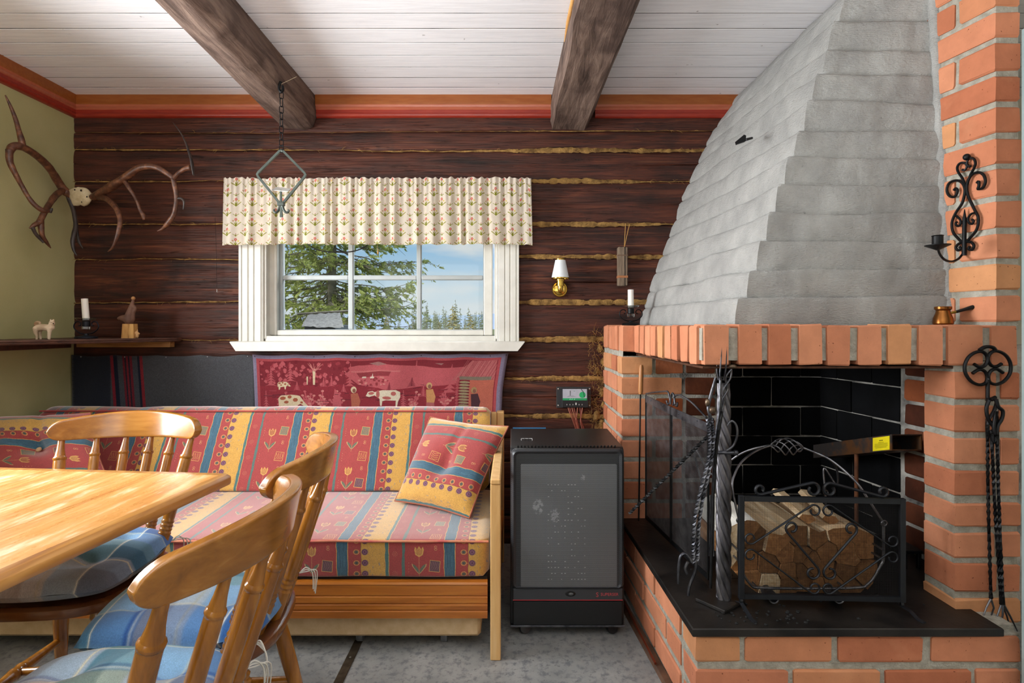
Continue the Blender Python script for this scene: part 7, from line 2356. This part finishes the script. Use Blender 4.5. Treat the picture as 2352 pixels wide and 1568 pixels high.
ex, ey = Vector((math.cos(ang), -math.sin(ang))), Vector((math.sin(ang), math.cos(ang)))
def TL(a, b): return _c - ex * a - ey * b           # a: leftwards from the right edge, b: towards the camera
TW, TD = .84, 1.30
ZT = .742
# tabletop boards (joints run along the table)
cuts = [0.0, .205, .415, .63, TW]
for k in range(4):
    a0_, a1_ = cuts[k] + (.0006 if k else .03), cuts[k + 1] - (.0006 if k < 3 else .03)
    pts = [TL(a0_, .03), TL(a0_, TD - .03), TL(a1_, TD - .03), TL(a1_, .03)]
    m = MB(); m.prism([(p_.x, p_.y) for p_ in pts], ZT - .026, ZT, .0008); m.build('tabletop_board', MAT_TABLE, tb, 30)
# rounded rim
path = []
rc = .030
for cx_, cy_, a0_ in ((rc, rc, 0), (rc, TD - rc, 1), (TW - rc, TD - rc, 2), (TW - rc, rc, 3)):
    for k in range(7):
        an = math.radians(a0_ * 90 + 90 * k / 6)
        path.append((cx_ - rc * math.cos(an - PI / 2 + PI / 2) if False else cx_ + rc * (-math.sin(PI / 2 - an) if False else 0), 0)) if False else None
rim = []
def corner(ca, cb_, s0):
    for k in range(7):
        an = s0 + (PI / 2) * k / 6
        rim.append((ca + rc * math.cos(an), cb_ + rc * math.sin(an)))
corner(rc, rc, PI); corner(TW - rc, rc, 1.5 * PI); corner(TW - rc, TD - rc, 0); corner(rc, TD - rc, .5 * PI)
prof = [(.031, 0), (.011, 0), (.0092, -.0006), (.0012, -.0068), (0, -.0085), (0, -.024), (.0015, -.027), (.005, -.0285), (.031, -.029)]
n_ = len(rim); vs = []
for ins, dz in prof:
    for a_, b_ in rim:
        ca, cb_ = min(max(a_, rc), TW - rc), min(max(b_, rc), TD - rc)
        da, db = a_ - ca, b_ - cb_
        L_ = math.hypot(da, db) or 1
        k = max(0, (rc - ins)) / rc
        aa, bb = ca + da * k, cb_ + db * k
        if ins > rc: aa, bb = ca, cb_
        P_ = TL(aa, bb); vs.append((P_.x, P_.y, ZT + dz))
m = MB(); m.add(vs, [(r_ * n_ + k, r_ * n_ + (k + 1) % n_, (r_ + 1) * n_ + (k + 1) % n_, (r_ + 1) * n_ + k) for r_ in range(len(prof) - 1) for k in range(n_)])
m.build('edge_moulding', MAT_TEDGE, tb, 40)
for bb in (.35, TD - .25):
    c = TL(TW / 2 + .06, bb)
    m = MB(); m.lathe([(.035, .06), (.045, .10), (.06, .18), (.045, .26), (.035, .34), (.05, .46), (.055, .56), (.04, .64), (.06, .70), (.06, ZT - .03)], (c.x, c.y, 0), 20); m.build('pedestal', MAT_TEDGE, tb, 60)
    a_, b_ = TL(TW / 2 - .20, bb), TL(TW / 2 + .32, bb)
    m = MB(); m.tube([(a_.x, a_.y, .03), (c.x, c.y, .055), (b_.x, b_.y, .03)], .03, 6); m.build('foot', MAT_TEDGE, tb, 40)
    a_, b_ = TL(.12, bb), TL(TW - .12, bb)
    m = MB(); m.tube([(a_.x, a_.y, ZT - .045), (b_.x, b_.y, ZT - .045)], .017, 4); m.build('bearer', MAT_TEDGE, tb, 40)

# ------------------------------------------------------------------ chairs (front along local +y)
MAT_CHAIR = make_pine('honey_chair_wood', '784812', '9e641d', 'bb8036', 'z', False, .22, .6)
MAT_CHAIR_R = make_pine('honey_crest_wood', '81501a', 'a36b28', 'bc843e', 'x', False, .24, .6)
MAT_CHAIR_S = make_pine('dark_seat_wood', '5e3215', '75431d', '8a5428', 'x', False, .25, .5)
ch = thing('dining_chair', 'honey coloured spindle back chair at the far end of the table, facing it', 'chair')
def seat_outline(k, n=44):
    pts = []
    for i in range(n):
        a = 2 * PI * i / n
        c, s = math.cos(a), math.sin(a)
        e = .62
        x = .212 * (abs(c) ** e) * (1 if c > 0 else -1); y = .205 * (abs(s) ** e) * (1 if s > 0 else -1)
        if y < 0: x *= 1 - .10 * (-y / .205) ** 2
        pts.append((x * k, y * k))
    return pts
m = MB(); rings = []
for k, z in ((.90, .418), (.985, .424), (1.0, .434), (.99, .447), (.95, .452), (.85, .449), (.5, .443)):
    rings.append([(x, y, z) for x, y in seat_outline(k)])
n_ = 44
m.add([p_ for r_ in rings for p_ in r_], [(a * n_ + q, a * n_ + (q + 1) % n_, (a + 1) * n_ + (q + 1) % n_, (a + 1) * n_ + q) for a in range(6) for q in range(n_)] + [tuple(range(n_)), tuple(6 * n_ + q for q in range(n_))])
m.build('seat', MAT_CHAIR_S, ch, 40)
LEGP = [(0, .0185), (.05, .0185), (.07, .0205), (.085, .0165), (.10, .0205), (.12, .0165), (.135, .0205), (.15, .0170), (.17, .0195), (.30, .0210), (.45, .0205), (.60, .0185), (.75, .0165), (.78, .0190), (.80, .0150), (.83, .0175), (.92, .0150), (1, .0125)]
def turned(p0, p1, prof, n=14, dens=60):
    ts = sorted(set([k / dens for k in range(dens + 1)] + [a for a, _ in prof]))
    pts, rr = [], []
    for t_ in ts:
        for (a, ra), (b, rb) in zip(prof, prof[1:]):
            if a <= t_ <= b:
                rr.append(ra + (rb - ra) * (t_ - a) / max(1e-6, b - a)); break
        pts.append(Vector(p0).lerp(Vector(p1), t_))
    m = MB(); m.tube(pts, rr, n); return m
for sx_, sy_ in ((-1, 1), (1, 1), (-1, -1), (1, -1)):
    turned((sx_ * .135, sy_ * .125, .425), (sx_ * .195, sy_ * (.185 if sy_ > 0 else .215), 0), LEGP).build('leg', MAT_CHAIR, ch, 60)
STR = [(0, .010), (.15, .0115), (.3, .014), (.42, .0165), (.46, .0190), (.5, .0165), (.54, .0190), (.58, .0165), (.7, .014), (.85, .0115), (1, .010)]
for sx_ in (-1, 1): turned((sx_ * .170, .158, .175), (sx_ * .170, -.178, .175), STR).build('stretcher', MAT_CHAIR, ch, 60)
turned((-.17, -.01, .175), (.17, -.01, .175), STR).build('stretcher', MAT_CHAIR, ch, 60)
turned((-.172, .162, .20), (.172, .162, .20), STR).build('stretcher', MAT_CHAIR, ch, 60)
SPN = [(0, .0125), (.06, .0135), (.12, .0150), (.20, .0158), (.215, .0174), (.23, .0152), (.245, .0174), (.26, .0152), (.275, .0174), (.29, .0152), (.305, .0172), (.32, .0155), (.45, .0165), (.60, .0160), (.805, .0155), (.815, .0148), (.825, .0172), (.837, .0172), (.848, .0140), (.90, .0108), (.95, .0092), (1, .0088)]
def rail_y(x): return -.300 + .092 * (x / .231) ** 2
for k in range(6):
    u = -1 + 2 * k / 5
    xb, xt = u * .155, u * .203
    yb2 = -.178 + .066 * u * u
    end = abs(u) > .9
    p0 = (xb, yb2, .440); p1 = (xt, rail_y(xt) + .002, .802 - .004 * u * u)
    pr_ = [(a, r_ * (1.08 if end else .92)) for a, r_ in SPN]
    turned(p0, p1, pr_).build('spindle', MAT_CHAIR, ch, 60)
m = MB(); rings = []
nr = 60
for i in range(nr + 1):
    tt = -1 + 2 * i / nr
    u = .55 * math.sin(tt * PI / 2) + .45 * tt
    x = u * .234
    e = abs(u)
    k = math.sqrt(max(.0, 1 - max(0, (e - .86) / .14) ** 2)) if e > .86 else 1
    k = max(k, .10)
    zm = .832 - .009 * u * u; hh = (.0295 + .013 * (1 - u * u)) * k
    th = .0118
    yc_ = rail_y(x)
    nx_, ny_ = Vector((-2 * .092 * x / .231 ** 2, 1)).normalized()
    r_ = min(.0045, hh * .6)
    sec = []
    for sx_, sz_, a0 in ((1, 1, 0), (-1, 1, 90), (-1, -1, 180), (1, -1, 270)):
        ins_ = (0, -1) if a0 in (0, 180) else (-1, 0)
        c_, d_ = sx_ * (th - r_), sz_ * (hh - r_)
        arcp = [(c_ + r_ * math.cos(math.radians(a0 + 30 * q)), d_ + r_ * math.sin(math.radians(a0 + 30 * q))) for q in range(4)]
        f0, f1 = arcp[0], arcp[-1]
        k0 = min(.004, hh * .3)
        if a0 in (0, 180): arcp = [(f0[0], f0[1] - sz_ * k0)] + arcp + [(f1[0] - sx_ * .002, f1[1])]
        else: arcp = [(f0[0] - sx_ * .002, f0[1])] + arcp + [(f1[0], f1[1] - sz_ * k0)]
        sec += arcp
    rings.append([(x + nx_ * oo, yc_ + ny_ * oo - .20 * zz_, zm + zz_) for oo, zz_ in sec])
K_ = 24
m.add([p_ for r_ in rings for p_ in r_], [(a * K_ + q, a * K_ + (q + 1) % K_, (a + 1) * K_ + (q + 1) % K_, (a + 1) * K_ + q) for a in range(nr) for q in range(K_)] + [tuple(range(K_)), tuple(nr * K_ + q for q in range(K_))])
m.build('crest_rail', MAT_CHAIR_R, ch, 75)
CH = [((-1.240, 1.592), 180 + 4, 'honey spindle back chair at the far end of the table before the sofa'),
      ((-.758, 1.362), 90 + 8.5, 'honey spindle back chair at the table\'s right side, farther from the camera'),
      ((-.692, .935), 90 + 1, 'nearest honey spindle back chair, its crest rail seen large from behind')]
ch['label'] = CH[0][2]
ch['group'] = 'spindle back chairs round the table'
for (p_, a_, lab) in CH[1:]: copy_tree(ch, (p_[0], p_[1], 0), math.radians(a_), lab, 'spindle back chairs round the table')
ch.location = (CH[0][0][0], CH[0][0][1], 0); ch.rotation_euler = (0, 0, math.radians(CH[0][1]))

def plaid_tex():
    p = Paint(640, 640, .40, .40, '5f86b4')
    bands = [(0, .05, '2f5a96'), (.05, .11, '7fa9cf'), (.11, .15, 'c9c4bb'), (.15, .19, 'a8917c'), (.19, .205, '2a4f8c'), (.205, .26, '78a7cc'), (.26, .33, '5f9a9c'), (.33, .37, '2d5f78'), (.37, .40, '3f6ea8')]
    for a, b, c in bands: p.rect(a, 0, b, .40, c, 1)
    for a, b, c in [(0, .06, '2f62ab'), (.06, .12, '86b4dc'), (.12, .155, '6fa3a4'), (.155, .20, '2f6a72'), (.20, .25, 'c6c8ca'), (.25, .29, 'a8968a'), (.29, .335, '3460a0'), (.335, .40, '84b0d2')]: p.rect(0, a, .40, b, c, .52)
    for x in (.052, .195, .262, .36): p.line([(x, 0), (x, .4)], .0032, 'e2e0d2', .75)
    for y in (.062, .21, .292, .34): p.line([(0, y), (.4, y)], .0032, 'ddd6b8', .75)
    for x in (.12, .31): p.line([(x, 0), (x, .4)], .0015, 'b9a05a', .7)
    a = p.a
    for _ in range(2):
        for ax in (0, 1): a = sum(np.roll(a, k, ax) for k in range(-3, 4)) / 7
    p.a = a
    for x in (.052, .262): p.line([(x, 0), (x, .4)], .0022, 'e6e4d8', .7)
    for y in (.21, .34): p.line([(0, y), (.4, y)], .0022, 'e2dcc0', .7)
    p.a = 1 - (1 - p.a) * .95
    p.grain(.05, 12, 1, 1)
    return p.image('plaid_print')
MAT_PLAID = image_mat('blue_plaid_cotton', plaid_tex(), .9, .2, 700, .2)
MAT_TIE = simple('white_cord', 'd9d6cc', .9)
def cushion(loc, rz, label, s, flip=0, tied=True):
    t = thing('chair_cushion', label, 'cushion', (loc[0], loc[1], loc[2]), rz, 'blue plaid seat cushions')
    M_ = _PM[t.name]
    m = MB()
    for side in (1, -1):
        def fn(u, v, side=side):
            a, b = 4 * u * (1 - u), 4 * v * (1 - v)
            X_, Y_ = 2 * u - 1, 2 * v - 1
            x, y = X_ * math.sqrt(1 - .20 * Y_ * Y_) * s / 2, Y_ * math.sqrt(1 - .20 * X_ * X_) * s / 2
            h = (.060 if side > 0 else .034) * (a * b) ** .30
            if side > 0:
                for tu, tv in ((.5, .5), (.28, .3), (.72, .3), (.28, .72), (.72, .72)):
                    k = 1.0 if tu == .5 else .62
                    h -= .040 * k * math.exp(-(((u - tu) ** 2 + (v - tv) ** 2) / .0075))
                h += .006 * noise.noise(Vector((u * 5 + flip, v * 5, 2)))
            return M_ @ Vector((x, y, .037 + side * max(h, -.012)))
        m.grid(fn, 32, 32, lambda u, v: ((v * .72, u * .72) if flip else (u * .72, v * .72)))
    m.build('cover', MAT_PLAID, t, 180)
    for sx_ in (-1, 1) if tied else ():
        b0 = Vector((sx_ * s * .43, -s * .46, .024))
        for k in range(3):
            pts = [b0, b0 + Vector((sx_ * .012, -.016, .010 - .006 * k)), b0 + Vector((sx_ * (.022 + .008 * k), -.030 - .004 * k, -.012)), b0 + Vector((sx_ * (.020 + .012 * k), -.032, -.055 - .012 * k))]
            mm_ = MB(); mm_.tube(smooth_path([M_ @ q for q in pts], 5), .0016, 5); mm_.build('tie', MAT_TIE, t, 60)
    return t
def on(ci, dx, dy, rz=0):
    p_, a_, _ = CH[ci]; a = math.radians(a_)
    return (p_[0] + dx * math.cos(a) - dy * math.sin(a), p_[1] + dx * math.sin(a) + dy * math.cos(a), .4505), a + rz
l_, r_ = on(0, 0, .01, .04); cushion(l_, r_, 'blue plaid tufted cushion on the far chair, partly under the table edge', .40, 0)
l_, r_ = on(1, 0, .0, -.05); cushion(l_, r_, 'blue plaid tufted cushion on the middle chair, its dimpled top well in view', .40, 1)
l_, r_ = on(2, 0, .02, .03); cushion(l_, r_, 'blue plaid cushion on the nearest chair, cut by the frame\'s bottom edge', .40, 0)
